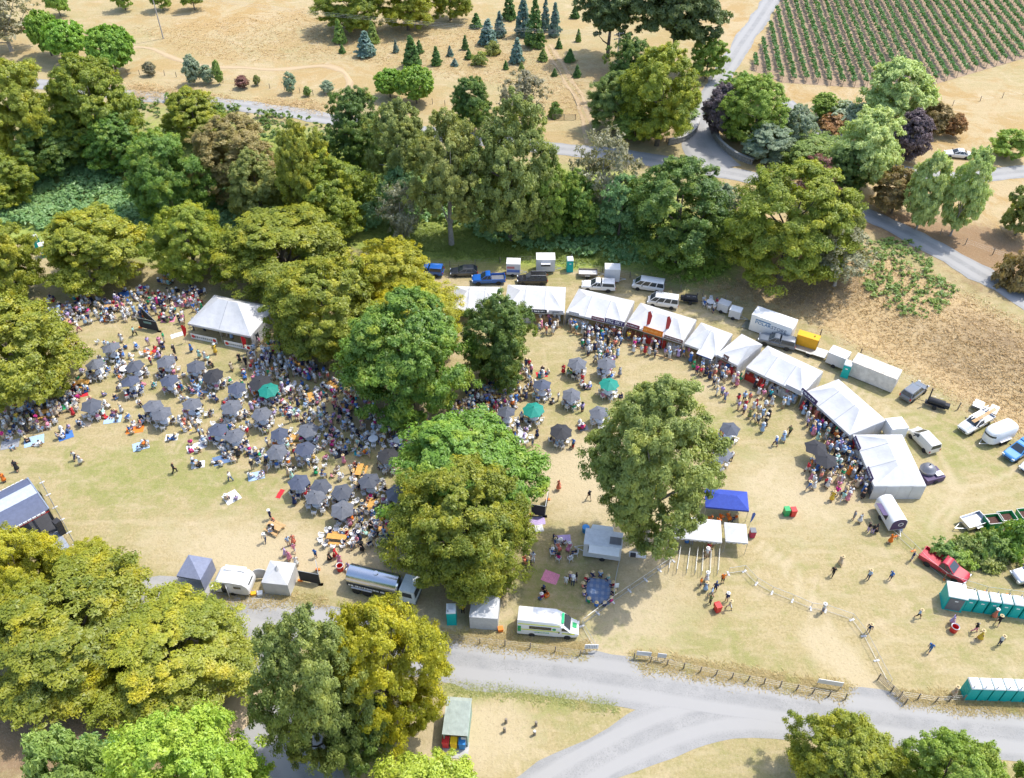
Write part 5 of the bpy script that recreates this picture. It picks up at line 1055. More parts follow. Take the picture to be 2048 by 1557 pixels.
# green skips
for px, py, l in ((1981,1052,'green skip next to the galvanised trailer'),(2006,1046,'green skip in the middle of the skips'),(2046,1040,'green skip at the right edge')):
    o = thing('skip', l, 'skip', GZ(px,py), .12, 'green skips'); a = [(-.95,-.7),(.95,-.7),(.95,.7),(-.95,.7)]
    for i in range(4):
        (x0,y0),(x1,y1) = a[i], a[(i+1)%4]; MB().slab([(x0*.85,y0*.9,.05),(x1*.85,y1*.9,.05),(x1,y1,1.3),(x0,y0,1.3)], Vector((-(y1-y0),(x1-x0),0)).normalized()*.05).build('side', M_greenp, o)
    MB().box((0,0,.15),(1.6,1.2,.15)).build('floor', M_black, o); MB().box((0,0,.75),(1.55,1.15,.3)).build('load', W_('rotting_load', (.10,.05,.04), rough=1, var=.5, scale=8), o)
    m = MB()
    for i in range(4): m.tube((*a[i],1.32),(*a[(i+1)%4],1.32),.045,n=5)
    m.build('rim', M_offw, o)
# ------------------------------------------------------------------ stage
c, rz, L, D = frame4((-62,1104),(90,1022),(59,955),(-95,1032), 4.6)
o = thing('stage', 'black open-air stage with navy and grey striped roof at the left edge', 'stage', c, rz); M_nr = W_('navy_roof_skin', (.10,.12,.19), rough=.6); M_gr = W_('pale_grey_roof_skin', (.42,.46,.50), rough=.6)
for k, (m, a, b) in enumerate(((M_nr,-.5,-.13),(M_gr,-.13,.17),(M_nr,.17,.5))):
    z = lambda t: 4.6+.9*math.cos(t*math.pi)**.8
    n = 4; MB().loft([[(-L/2,D*(a+(b-a)*i/n)+.01,z(a+(b-a)*i/n)),(L/2,D*(a+(b-a)*i/n)+.01,z(a+(b-a)*i/n)),(L/2,D*(a+(b-a)*i/n)+.01,z(a+(b-a)*i/n)-.05),(-L/2,D*(a+(b-a)*i/n)+.01,z(a+(b-a)*i/n)-.05)] for i in range(n+1)]).build('roof_panel', m, o)
for y in (-D/2-.08, D/2+.08):
    m = MB()
    for k in range(int(L/.5)): m.box((-L/2+.25+k*.5,y,4.55+.0),(.42,.08,.2))
    m.build('roof_edge_trim', M_signw, o); MB().box((0,y*.985,4.35),(L,.05,.16)).build('red_edge_line', M_red, o)
MB().tube((L/2+.1,-D/2,4.6),(L/2+.1,D/2,4.6),.12,n=6).build('front_truss', M_alu, o)
for x in (-L/2,L/2):
    for y in (-D/2,D/2): MB().box((x*.99,y*.97,2.3),(.3,.3,4.6)).build('tower', M_black, o)
MB().box((0,0,.55),(L,D,1.1)).build('deck', W_('black_deck', (.05,.05,.055), rough=.7), o); MB().box((-L/2+.1,0,2.6),(.06,D,3.6)).build('back_drop', M_blackc, o)
for i, (w, z) in enumerate(((2.4,1.0),(2.2,.95))): MB().box((L/2-1.6,-D/2-1.2-2.3*i,z/2),(3.0,w,z)).build('side_wing', W_('grey_deck', (.28,.31,.36), rough=.7), o)
MB().slab([(L/2-.4,-D/2-4.6,.9),(L/2-2.2,-D/2-4.6,.9),(L/2-2.2,-D/2-7.2,.05),(L/2-.4,-D/2-7.2,.05)],(0,0,.06)).build('ramp', W_('grey_deck', (.28,.31,.36), rough=.7), o)
for y, l in ((D/2-.2,'black loudspeaker stack at the far stage corner'),(-D/2-.7,'black loudspeaker stack at the near stage corner')):
    p = Matrix.Rotation(rz,3,'Z')@Vector((L/2+.0,y,0)); q = thing('loudspeaker', l, 'loudspeaker', c+p+Vector((0,0,1.02 if y < 0 else 0)), rz)
    for k in range(3): MB().box((.1,0,.35+.72*k),(.7,.8,.68),rz=.1*k).build('cabinet', M_black, q)
# ------------------------------------------------------------------ recycling shed and bins
c, rz, L, D = frame4((875,1466),(934,1473),(946,1399),(903,1398), 2.5)
o = thing('recycling_shed', 'small shed with grey-green corrugated roof sheltering coloured bins', 'shed', c, rz); M_iron = W_('grey_green_iron', (.36,.42,.38), rough=.5, var=.18, scale=2)
n = 22
for i in range(n): MB().slab([(-L/2+L*i/n,-D/2,2.35),(-L/2+L*(i+1)/n-.02,-D/2,2.35),(-L/2+L*(i+1)/n-.02,D/2,2.75),(-L/2+L*i/n,D/2,2.75)],(0,0,.025+.03*(i%2))).build('roofing_sheet', M_iron, o)
MB().box((L/2-.12,0,1.2),(.08,D*.95,2.35)).build('side_wall', W_('green_cladding', (.24,.36,.30)), o); MB().box((-L/2+.12,0,1.2),(.08,D*.95,2.35)).build('side_wall', W_('green_cladding', (.24,.36,.30)), o); MB().box((0,D/2-.15,1.2),(L*.94,.08,2.4)).build('back_wall', W_('green_cladding', (.24,.36,.30)), o); MB().box((0,-D/2-.3,.04),(L*1.02,1.6,.08)).build('concrete_pad', M_concrete, o); MB().box((L/2-.45,-D/2+.2,.9),(.5,.06,1.5)).build('notice_panel', M_signw, o)
def wheelie(p, rz, mat, label, lid=None, h=1.05, group=None, openlid=False):
    b = thing('wheelie_bin', label, 'bin', p, rz, group); MB().box((0,0,h/2+.05),(.55,.6,h),top=(1.15,1.15)).build('tub', mat, b)
    MB().box((0,0,h+.08),(.66,.72,.07)).build('lid', lid or mat, b) if not openlid else MB().box((0,.42,h*.75),(.62,.05,.6)).build('lid', mat, b)
    for s in (-1,1): MB().lathe([(.04,-.04),(.1,-.04),(.1,.04),(.04,.04)],8,0,(s*.25,.28,.1),ax='x').build('wheel', M_tyre, b)
    return b
Rm = Matrix.Rotation(rz,3,'Z')
for k, (m, l) in enumerate(((M_red,'red bin under the recycling shed roof'),(W_('yellow_plastic', (.85,.55,.01)),'yellow bin under the recycling shed roof'),(W_('blue_bin_plastic', (.03,.22,.55)),'blue bin under the recycling shed roof'))): wheelie(c+Rm@Vector((-.95+.78*k,-D/2+.05,.08)), rz, m, l)
wheelie(GZ(1571,1030), .1, M_greenp, 'green wheelie bin standing beside a red one on open grass'); wheelie(GZ(1584,1031), .1, M_red, 'red wheelie bin standing beside a green one on open grass'); wheelie(GZ(1434,1222), .3, M_red, 'red wheelie bin with open lid below the entry gazebos', openlid=True); wheelie(GZ(1503,1073), 0, W_('crimson_plastic', (.45,.03,.09)), 'crimson bin with a grey bag beside the blue flag', lid=M_grey)
def tubbin(p, label, mat=M_red): b = thing('drum_bin', label, 'bin', p); MB().lathe([(.05,0),(.36,0),(.42,.85),(.38,.85),(.34,.2),(.05,.18)],14).build('drum', mat, b, smooth=True); MB().lathe([(.42,.8),(.44,.84),(.4,.9),(.34,.8)],14,close=False).build('bag_rim', M_tealroof, b)
tubbin(GZ(681,1140),'round red bin near the steel tanker'); tubbin(GZ(1906,1262),'round red bin in front of the teal toilet row')
# ------------------------------------------------------------------ black mesh screens
def screen(pts, label, h=1.9, mat=None, print_=False, blocks=True):
    P = [GZ(*p) for p in pts]; c = P[0].copy(); o = thing('mesh_screen', label, 'screen', c)
    for a, b in zip(P[:-1], P[1:]):
        a, b = a-c, b-c; up = Vector((0,0,h)); nrm = Vector((-(b-a).y,(b-a).x,0)).normalized()
        MB().slab([a+Vector((0,0,.1)),b+Vector((0,0,.1)),b+up,a+up], nrm*.015).build('mesh_panel', mat or M_blackc, o); MB().path([a,a+up,b+up,b],.03,5).build('frame', M_steel, o)
        if blocks:
            for q in (a,b): MB().box((q.x,q.y,.08),(.5,.25,.16)).build('foot_block', M_orange, o)
    if print_:
        a, b = P[0]-c, P[1]-c; m = (a+b)/2+Vector((0,0,h*.72)); t = MB().box((0,0,0),(1.3,.03,.35)).build('print', W_('teal_grey_print', (.18,.32,.30)), o); t.location = m+Vector((.02,-.05,0)); t.rotation_euler = (0,0,math.atan2((b-a).y,(b-a).x))
    return o
screen([(281,656),(319,664),(287,634)], 'black angled sign screen in the left crowd', print_=True); screen([(601,1162),(642,1170),(636,1140)], 'black mesh screen standing beside the white peaked tent'); screen([(1062,1030),(1090,1034),(1096,1000)], 'black mesh screen on the right of the big olive tree')
# ------------------------------------------------------------------ fences
def dens(P, step):
    out = []
    for a, b in zip(P[:-1], P[1:]):
        n = max(1, round((b-a).length/step)); out += [a+(b-a)*(k/n) for k in range(n)]
    return out+[P[-1]]
def temp_fence(pts, label, h=1.1, step=2.4, feet=True, mesh=False, fmat=None):
    P = dens([GZ(*p) for p in pts], step); c = P[0].copy(); o = thing('temporary_fence', label, 'fence', c)
    for a, b in zip(P[:-1], P[1:]):
        a, b = a-c, b-c; d = b-a; a2, b2 = a+d*.02, b-d*.02; u = Vector((0,0,h)); l = Vector((0,0,.12)); m = MB()
        m.path([a2+l,a2+u,b2+u,b2+l,a2+l],.022,5)
        for k in range(1,int(d.length/.16)): m.tube(a2+(b2-a2)*k/(d.length/.16)+l, a2+(b2-a2)*k/(d.length/.16)+u,.006,n=3,cap=False)
        p = m.build('fence_panel', M_steel, o)
        if feet: f = MB().box((0,0,.03),(.6,.2,.06)).build('foot', fmat or M_lg, p); f.location = a2; f.rotation_euler = (0,0,math.atan2(d.y,d.x)+math.pi/2)
    return o
temp_fence([(1347,1122),(1292,1160),(1226,1204),(1165,1250)], 'temporary fence running from the entry gazebos to the ambulance'); temp_fence([(1163,1252),(1190,1300)], 'short fence run between the ambulance and the road'); temp_fence([(1240,1118),(1230,1165),(1227,1200)], 'thin fence between food trailer and the tartan rug', feet=False)
temp_fence([(1456,1148),(1488,1143),(1512,1168),(1543,1186),(1584,1202),(1621,1218),(1650,1222),(1703,1240),(1727,1272),(1779,1372)], 'long curving temporary fence from the entry to the road gate'); temp_fence([(1793,1072),(1826,1102),(1850,1128),(1888,1158),(1912,1168),(1970,1186),(2060,1198)], 'temporary fence behind the teal toilet row', fmat=M_orange); temp_fence([(84,965),(110,1015),(138,1065),(162,1110)], 'temporary fence in front of the stage')
for i, (a, b) in enumerate((((1336,1148),(1344,1092)),((1352,1150),(1360,1100)),((1372,1150),(1378,1104)),((1389,1152),(1394,1104)),((1402,1154),(1405,1100)),((1418,1156),(1420,1104)),((1434,1152),(1437,1106)))): temp_fence([a,b], f'queue barrier rail at the entry, {ordn[i]} from the tall tree', h=1.0, step=3, feet=False)
def post_fence(pts, label, step=3.5, h=1.15, r=.07, mat=None, wires=3):
    P = dens([G(*p) for p in pts], step); c = P[0].copy(); o = thing('post_and_wire_fence', label, 'fence', c); rr = random.Random(len(P))
    me = MB().tube((0,0,-.3),(0,0,h),r,r*.9,6).mesh('post', mat or M_oldwood)
    for p in P: q = mesh_obj('post', me, o, (p.x-c.x,p.y-c.y,hgt(p.x,p.y)-c.z)); q.rotation_euler = (rr.uniform(-.05,.05),rr.uniform(-.05,.05),rr.random()*3)
    m = MB()
    for k in range(wires):
        for a, b in zip(P[:-1],P[1:]): z = Vector((0,0,h*(.35+.28*k))); m.tube(a-c+z,b-c+z,.006,n=3,cap=False)
    m.build('wire', M_steel, o)
post_fence([(1268,1318),(1400,1345),(1560,1375),(1690,1400)], 'post and wire fence along the road below the entry', 1.7); post_fence([(1800,1395),(1870,1405),(1925,1402)], 'post and wire fence below the near toilets', 1.7); post_fence([(885,1278),(960,1288),(1060,1298),(1160,1312)], 'post fence on the verge below the ambulance', 3.0)
post_fence([(835,536),(900,534),(950,531),(1000,527),(1060,524),(1150,535),(1260,556),(1360,582),(1450,602),(1530,625)], 'post and wire fence behind the parked vehicles', 4.2); post_fence([(1640,672),(1720,712),(1790,755),(1850,785),(1915,820),(1985,865),(2050,905)], 'post and wire fence at the foot of the dry bank', 5.0, 1.3, .09)
post_fence([(1715,398),(1760,420),(1820,440),(1880,470),(1930,490),(1985,510),(2060,535)], 'post and wire fence above the right-hand road', 4.0); post_fence([(255,150),(330,152),(400,160),(470,168),(540,178),(600,186),(680,200)], 'post and wire fence above the upper road', 3.0); post_fence([(1905,212),(1960,203),(2048,190)], 'post fence crossing the pale paddock below the vineyard', 6.0)
post_fence([(1240,262),(1280,274),(1320,282),(1345,288)], 'close-set post fence at the foot of the lane shrubs', 1.6); post_fence([(840,205),(890,212),(930,216)], 'post fence right of the round green shrubs', 2.2)
def gate(px, py, rz, L, label, h=1.1):
    o = thing('farm_gate', label, 'gate', G(px,py), rz)
    for k in range(5): MB().tube((-L/2,0,.2+k*(h-.2)/4),(L/2,0,.2+k*(h-.2)/4),.035,n=5).build('rail', M_oldwood, o)
    for x in (-L/2,0,L/2): MB().box((x,0,h/2),(.12,.12,h+.1)).build('upright', M_oldwood, o)
gate(1782,1384,R_(-55),3.2,'weathered timber gate at the end of the worn path'); gate(1128,240,0,4.5,'low timber gate beside the farm track'); gate(1408,163,.1,3.5,'dark timber gate beside the lane'); 
for px, py, l, w, t, rz in ((1182,1304,'white lettered sign at the road end of the fence',1.4,True,.0),(1286,1318,'grey board at the paddock corner by the road',1.5,False,-.1),(1656,1376,'white banner on the roadside fence',2.4,False,-.18),(1322,1322,'small grey board on the roadside fence',.9,False,-.15),(1232,1182,'white notice on a pole by the tartan rug',.5,False,.2)):
    o = thing('sign', l, 'sign', GZ(px,py), rz); b = MB().box((0,0,1.0),(w,.05,.75)).build('board', M_signw if 'grey' not in l else M_lg, o)
    for x in (-w/2+.1,w/2-.1): MB().tube((x,.05,0),(x,.05,1.2),.03,n=5).build('post', M_oldwood, o)
    if t:
        for k in range(3):
            m = MB(); rr = random.Random(k)
            for j in range(7): m.box((-w*.4+j*.17,-.03,1.2-.2*k),(.1*rr.uniform(.6,1.2),.012,.09))
            m.build('print', M_black, b)
def sw(pts, label, h=1.1):
    P = catmull([G(*p)[:2] for p in pts], .45); c = Vector((P[0][0],P[0][1],hgt(*P[0]))); o = thing('stone_wall', label, 'wall', c); rr = random.Random(4); m = MB()
    for a, b in zip(P[:-1],P[1:]):
        rz = math.atan2(b[1]-a[1],b[0]-a[0]); L = np.linalg.norm(b-a)
        for k in range(4): m.box((a[0]-c.x+rr.uniform(-.06,.06),a[1]-c.y+rr.uniform(-.06,.06),h*(k+.5)/4),(L*1.05,.42+rr.uniform(-.08,.08),h/4*.98),rz=rz+rr.uniform(-.08,.08))
    w = m.build('stonework', M_stone, o); w['kind'] = 'stuff'; m = MB()
    for a, b in zip(P[:-1],P[1:]): m.box(((a[0]+b[0])/2-c.x,(a[1]+b[1])/2-c.y,h+.05),(np.linalg.norm(b-a)*.96,.55,.1),rz=math.atan2(b[1]-a[1],b[0]-a[0]))
    w = m.build('coping', M_concrete, o); w['kind'] = 'stuff'
sw([(1338,290),(1365,284),(1388,268),(1397,248)], 'curved stone wall on the left of the lane entrance'); sw([(1420,256),(1428,275),(1446,298),(1474,318),(1505,330)], 'curved stone wall on the right of the lane entrance')
# ------------------------------------------------------------------ power poles
def pole(px, py, h, label, arms=1, rz=0):
    o = thing('power_pole', label, 'pole', G(px,py), rz); MB().tube((0,0,-.3),(0,0,h),.16,.1,8).build('pole', W_('grey_pole', (.42,.39,.36), rough=.9), o)
    for k in range(arms):
        MB().box((0,.12,h-.4-.9*k),(2.4,.12,.12)).build('crossarm', M_oldwood, o)
        for x in (-1.05,-.5,.5,1.05): MB().lathe([(.03,0),(.06,.05),(.06,.14),(.02,.18)],7,0,(x,.12,h-.34-.9*k)).build('insulator', M_signw, o)
    return o
pole(327,78,11,'tall leaning power pole on the left hillside',1,.3); pole(1232,150,9,'power pole with crossarm beside the lane shrubs',2,.5); MB()
a = G(327,78)+Vector((0,0,10.6)); b = G(1232,150)+Vector((0,0,8.6)); m = MB()
o = thing('power_lines', 'thin power lines crossing the hillside between the poles', 'wire', a)
for s in (-.9,0,.9):
    pts = [(b-a)*t+Vector((0,s,-6*t*(1-t))) for t in [i/16 for i in range(17)]]; MB().path(pts,.012,3).build('wire', M_steel, o)
# ------------------------------------------------------------------ vineyard
pa, pb = G(1611,167.5), G(1566.7,2); vd = np.array([pb.x-pa.x,pb.y-pa.y]); vd /= np.linalg.norm(vd); vn = np.array([vd[1],-vd[0]])
VP = np.array([G(*p)[:2] for p in [(1498,140),(1515,146),(1565,166),(1730,177),(1850,175),(2060,114),(2300,40),(2300,-40),(1800,-60),(1600,-60),(1562,0),(1545,40),(1520,95)]])
def inpoly(Q, poly):
    c = np.zeros(len(Q), bool); j = len(poly)-1
    for i in range(len(poly)):
        a, b = poly[i], poly[j]; den = b[1]-a[1] if abs(b[1]-a[1]) > 1e-9 else 1e-9
        c ^= ((a[1] > Q[:,1]) != (b[1] > Q[:,1])) & (Q[:,0] < (b[0]-a[0])*(Q[:,1]-a[1])/den+a[0]); j = i
    return c
def ordw(n):
    u = ['','first','second','third','fourth','fifth','sixth','seventh','eighth','ninth','tenth','eleventh','twelfth','thirteenth','fourteenth','fifteenth','sixteenth','seventeenth','eighteenth','nineteenth']
    if n < 20: return u[n]
    t = {2:('twentieth','twenty'),3:('thirtieth','thirty'),4:('fortieth','forty'),5:('fiftieth','fifty')}[n//10]
    return t[0] if n % 10 == 0 else t[1]+'-'+u[n % 10]
rng = np.random.RandomState(5); rows = []
for k in range(-5, 46):
    base = np.array([pa.x,pa.y])+vn*2.55*k*.98; t = np.arange(-70,200,.5); Q = base+t[:,None]*vd; ins = inpoly(Q,VP)
    if ins.sum() < 6: continue
    t0, t1 = t[ins].min(), min(t[ins].max(), t[ins].min()+105); rows.append((base+vd*t0, t1-t0))
post_me = MB().tube((0,0,-.2),(0,0,1.7),.06,n=5).mesh('end_post', M_oldwood)
for i, (s, ln) in enumerate(rows):
    z = hgt(*s); n = int(ln/.4); C = np.column_stack([np.arange(n)*.4+.6+rng.randn(n)*.1, rng.randn(n)*.05, 1.2+rng.randn(n)*.08]); A = rng.uniform(.40,.52,n)
    V, F, tt = leaf_cloud('vine', C, A, 26, .28, rng, up=.7, out=0, flat=.9, sub=3)
    o = thing('vine_row', f'green vine row, {ordw(i+1)} counted from the lane', 'vine row', (s[0],s[1],z), math.atan2(vd[1],vd[0]), 'vineyard rows')
    me = raw_mesh('vine_leaves', V, F, [M_leaf]); zone_attr(me,'tint',tt); q = mesh_obj('foliage', me, o)
    for nm, v in (('leaf_a',(.07,.19,.05)),('leaf_b',(.19,.34,.10)),('leaf_c',(.24,.36,.12))): q[nm] = list(v)
    m = MB()
    for x in np.arange(0,ln,1.6): m.tube((x,0,-.1),(x,0,1.0),.04,n=4,cap=False)
    m.build('trunks', M_oldwood, o)['kind'] = 'stuff'; mesh_obj('end_post', post_me, o, (0,0,0))
def soil():
    m, nt, b = newmat('vineyard_soil'); a = noise_out(nt,.8,4,.6,'World'); f = noise_out(nt,5,3,.6,'World')
    c = mixc(nt,(.36,.26,.17),(.26,.18,.12),ramp(nt,a,.35,.65)); c = mixc(nt,c,(.42,.34,.22),ramp(nt,f,.55,.7)); nt.links.new(c,b.inputs['Base Color']); b.inputs['Roughness'].default_value = .95; return m
n = len(VP); tag(mesh_obj('vineyard_soil', raw_mesh('vineyard_soil', [(p[0],p[1],BANK+.03) for p in VP], [tuple(range(n))], [soil()])), 'bare brownish soil between the vine rows', kind='structure')
# dark stumps and pen items on the near grass
for px, py, l in ((1012,1446,'dark stump, far one of the left pair on the near grass'),(1009,1464,'dark stump, near one of the left pair on the near grass'),(1072,1452,'dark stump, far one of the right pair on the near grass'),(1069,1470,'dark stump with a white top on the near grass')):
    o = thing('stump', l, 'stump', GZ(px,py)); MB().lathe([(.05,0),(.16,0),(.13,.3),(.15,.7),(.05,.72)],9).build('post', M_oldwood, o); MB().lathe([(.05,.7),(.14,.72),(.12,.8),(.03,.82)],9).build('cap', M_signw if 'white' in l else M_oldwood, o)
o = thing('trestle_table', 'folding table with a black box in the shade of the tall spreading tree', 'table', GZ(1274,1118), -.15); MB().box((0,0,.74),(1.9,.75,.05)).build('top', M_lg, o)
for x in (-.7,.7):
    for y in (-.3,.3): MB().tube((x,y,0),(x*.95,y,.72),.02,n=5).build('leg', M_steel, o)
tag(MB().box((0,0,.15),(.6,.4,.3)).box((0,0,.31),(.5,.3,.04)).build('equipment_case', M_black, None, GZ(1266,1112,.77), -.15), 'black equipment case on the folding table', 'case')
for px, py in ((1288,1076),): o = thing('step_stool', 'small white step stool at the foot of the tall spreading tree', 'stool', GZ(px,py)); MB().box((0,0,.25),(.5,.3,.05)).box((0,.15,.5),(.5,.25,.05)).build('tread', M_wpaint, o); MB().tube((-.22,-.2,0),(-.22,.15,.6),.02,n=5).tube((.22,-.2,0),(.22,.15,.6),.02,n=5).build('leg', M_wpaint, o)
# ------------------------------------------------------------------ people: one skinned body per pose and outfit
M_skin = attr_mat('skin', 'skin_colour', .6, .1); M_top = attr_mat('upper_clothes', 'top_colour', .85); M_bot = attr_mat('lower_clothes', 'bottom_colour', .85); M_hair = attr_mat('hair', 'hair_colour', .7); M_shoe = attr_mat('shoes', 'shoe_colour', .6); M_hat = attr_mat('hat_cloth', 'hat_colour', .85)
PM = [M_skin, M_top, M_bot, M_hair, M_shoe]
def pose_joints(p):
    J = {}
    if p in ('stand','drink','reach','wave'):
        J = dict(pel=(0,0,.96),ch=(0,0,1.32),nk=(.01,0,1.49),hd=(.03,0,1.60),tp=(.03,0,1.73))
        for s, n in ((1,'l'),(-1,'r')): J.update({'sh'+n:(0,s*.19,1.43),'el'+n:(-.02,s*.26,1.14),'ha'+n:(.08,s*.27,.90),'hi'+n:(0,s*.10,.90),'kn'+n:(.03,s*.11,.49),'an'+n:(0,s*.12,.09),'to'+n:(.16,s*.13,.04)})
        if p == 'drink': J['elr'] = (.06,-.25,1.16); J['har'] = (.30,-.14,1.24)
        if p == 'reach': J['ell'] = (.18,.22,1.2); J['hal'] = (.44,.14,1.2); J['elr'] = (.16,-.22,1.18); J['har'] = (.42,-.12,1.16)
        if p == 'wave': J['ell'] = (.05,.32,1.5); J['hal'] = (.08,.30,1.78)
    elif p in ('walk','stride'):
        k = 1 if p == 'walk' else -1
        J = dict(pel=(0,0,.94),ch=(.03,0,1.30),nk=(.05,0,1.47),hd=(.08,0,1.58),tp=(.09,0,1.71))
        for s, n in ((1,'l'),(-1,'r')):
            f = s*k; J.update({'sh'+n:(.03,s*.19,1.41),'el'+n:(.02-f*.14,s*.25,1.14),'ha'+n:(.10-f*.24,s*.25,.93),'hi'+n:(0,s*.09,.88),'kn'+n:(.08+f*.18,s*.10,.49),'an'+n:(f*.30-.04,s*.10,.10 if f > 0 else .16),'to'+n:(f*.30+.12,s*.11,.04 if f > 0 else .05)})
    elif p in ('sit','lean'):
        d = .0 if p == 'sit' else .12
        J = dict(pel=(-.05,0,.53),ch=(-.08+d,0,.88),nk=(-.06+d*1.3,0,1.05),hd=(-.02+d*1.5,0,1.16),tp=(0+d*1.5,0,1.29))
        for s, n in ((1,'l'),(-1,'r')): J.update({'sh'+n:(-.07+d,s*.19,.99),'el'+n:(.02+d,s*.25,.74),'ha'+n:(.26+d,s*.13,.72),'hi'+n:(.02,s*.10,.50),'kn'+n:(.42,s*.13,.52),'an'+n:(.40,s*.13,.09),'to'+n:(.55,s*.14,.04)})
    else:
        d = 0 if p == 'floor' else -.16
        J = dict(pel=(0,0,.13),ch=(-.04+d,0,.48),nk=(-.02+d,0,.65),hd=(.02+d,0,.76),tp=(.04+d,0,.89))
        for s, n in ((1,'l'),(-1,'r')): J.update({'sh'+n:(-.03+d,s*.19,.59),'el'+n:((.06 if p == 'floor' else -.26),s*.26,.36),'ha'+n:((.28 if p == 'floor' else -.36),s*(.18),.30 if p == 'floor' else .05),'hi'+n:(.08,s*.10,.12),'kn'+n:(.40,s*.20,.30 if p == 'floor' else .13),'an'+n:((.36,s*.05,.08) if p == 'floor' else (.80,s*.14,.08)),'to'+n:((.42,s*-.08,.06) if p == 'floor' else (.86,s*.16,.16))})
    return J
RAD = dict(pel=.155,ch=.165,nk=.06,hd=.10,tp=.085,shl=.085,shr=.085,ell=.052,elr=.052,hal=.042,har=.042,hil=.11,hir=.11,knl=.075,knr=.075,anl=.05,anr=.05,tol=.042,tor=.042)
BONES = [('pel','ch','t'),('ch','nk','t'),('nk','hd','h'),('hd','tp','h'),('ch','shl','t'),('shl','ell','u'),('ell','hal','f'),('ch','shr','t'),('shr','elr','u'),('elr','har','f'),('pel','hil','b'),('hil','knl','b'),('knl','anl','s'),('anl','tol','o'),('pel','hir','b'),('hir','knr','b'),('knr','anr','s'),('anr','tor','o')]
SKC = {}
def skinned(p, lv=1):
    if (p, lv) in SKC: return SKC[p, lv]
    J = pose_joints(p); nm = list(J); me = bpy.data.meshes.new('tmp'); me.from_pydata([J[n] for n in nm], [(nm.index(a), nm.index(b)) for a, b, _ in BONES], [])
    ob = bpy.data.objects.new('tmp', me); COL.objects.link(ob); ob.modifiers.new('skin','SKIN')
    for i, n in enumerate(nm):
        d = me.skin_vertices[0].data[i]; r = RAD[n]; d.radius = (r, r*(.72 if n in ('pel','ch') else 1.0)); d.use_root = (n == 'pel')
    
    if lv: sb = ob.modifiers.new('sub','SUBSURF'); sb.levels = 1; sb.render_levels = 1
    m = bpy.data.meshes.new_from_object(ob.evaluated_get(bpy.context.evaluated_depsgraph_get())); bpy.data.objects.remove(ob)
    V = np.zeros(len(m.vertices)*3, np.float32); m.vertices.foreach_get('co', V); V = V.reshape(-1,3); F = [tuple(q.vertices) for q in m.polygons]; bpy.data.meshes.remove(m)
    C = np.array([V[list(f)].mean(0) for f in F]); Ds, Ks = [], []
    for a, b, t in BONES:
        A, B = np.array(J[a]), np.array(J[b]); k = np.clip(((C-A)@(B-A))/((B-A)@(B-A)),0,1); Ks.append(k); Ds.append(np.sqrt(((C-(A+k[:,None]*(B-A)))**2).sum(1))-.5*(RAD[a]+RAD[b]))
    bi = np.array(Ds).argmin(0); SKC[p, lv] = (J, V, F, C, bi, np.array(Ks)); return SKC[p, lv]
def person_mesh(p, outfit, lv=1):
    J, V, F, C, bi, Ks = skinned(p, lv); mi = []; hd, tp = J['hd'], J['tp']
    for i in range(len(F)):
        c = C[i]; bt = BONES[bi[i]][2]; bk = Ks[bi[i], i]
        if bt == 'h': mi.append(3 if (c[2] > (hd[2]+tp[2])/2+.03 or (c[0] < hd[0]-.03 and c[2] > hd[2]-.08)) else 0)
        elif bt == 't': mi.append(1)
        elif bt == 'u': mi.append(1 if (bk < .6 and outfit != 'dress') else 0)
        elif bt == 'f': mi.append(0)
        elif bt == 'b': mi.append(2 if outfit != 'dress' else 1)
        elif bt == 's': mi.append(2 if outfit == 'trousers' else 0)
        else: mi.append(4)
    F = list(F)
    V = [tuple(v) for v in V]
    if outfit == 'dress':
        b = MB()
        if p in ('stand','drink','reach','wave','walk','stride'): b.lathe([(.15,1.08),(.19,.9),(.26,.62),(.31,.40),(.28,.42)],10)
        elif p in ('sit','lean'): b.loft([[(x,-w,zt-.16),(x,-w,zt),(x,w,zt),(x,w,zt-.16)] for x, w, zt in ((-.1,.19,.62),(.2,.21,.62),(.45,.24,.60),(.5,.25,.42))])
        else: b.loft([[(x,-w,.02),(x,-w*.8,zt),(x,w*.8,zt),(x,w,.02)] for x, w, zt in ((-.15,.2,.28),(.2,.3,.30),(.45,.32,.22))])
        n = len(V); V += b.v; F += [tuple(i+n for i in f) for f in b.f]; mi += [1]*len(b.f)
    return raw_mesh('person', V, F, PM, mi, True), J
PMESH = {}; PLOW = {}; HEADP = {}
for p_ in ('stand','drink','reach','walk','stride','sit','lean','floor','lounge','wave'):
    for of in ('trousers','shorts','dress'): PMESH[p_,of], J = person_mesh(p_, of); PLOW[p_,of] = person_mesh(p_, of, 0)[0]; HEADP[p_] = Vector(J['tp'])
HATS = {'straw': MB().lathe([(.02,.14),(.08,.13),(.105,.06),(.11,.0),(.225,-.03),(.22,-.045),(.10,-.02)],12).mesh('hat',M_hat,True), 'cap': MB().lathe([(.02,.10),(.09,.075),(.115,.0),(.11,-.03)],10).box((.15,0,-.01),(.14,.16,.015)).mesh('hat',M_hat,True)}
COLS = {'white':(.72,.72,.70),'navy':(.03,.045,.12),'black':(.025,.025,.03),'pale blue':(.36,.50,.68),'blue':(.06,.18,.50),'pink':(.70,.26,.36),'hot pink':(.62,.03,.22),'red':(.55,.03,.04),'coral':(.72,.22,.14),'orange':(.85,.22,.03),'yellow':(.75,.50,.06),'green':(.03,.36,.14),'mint':(.40,.66,.58),'lilac':(.46,.36,.60),'beige':(.58,.47,.33),'grey':(.30,.31,.33),'teal':(.02,.30,.34),'olive':(.20,.22,.09),'denim':(.12,.19,.33),'khaki':(.38,.32,.20)}
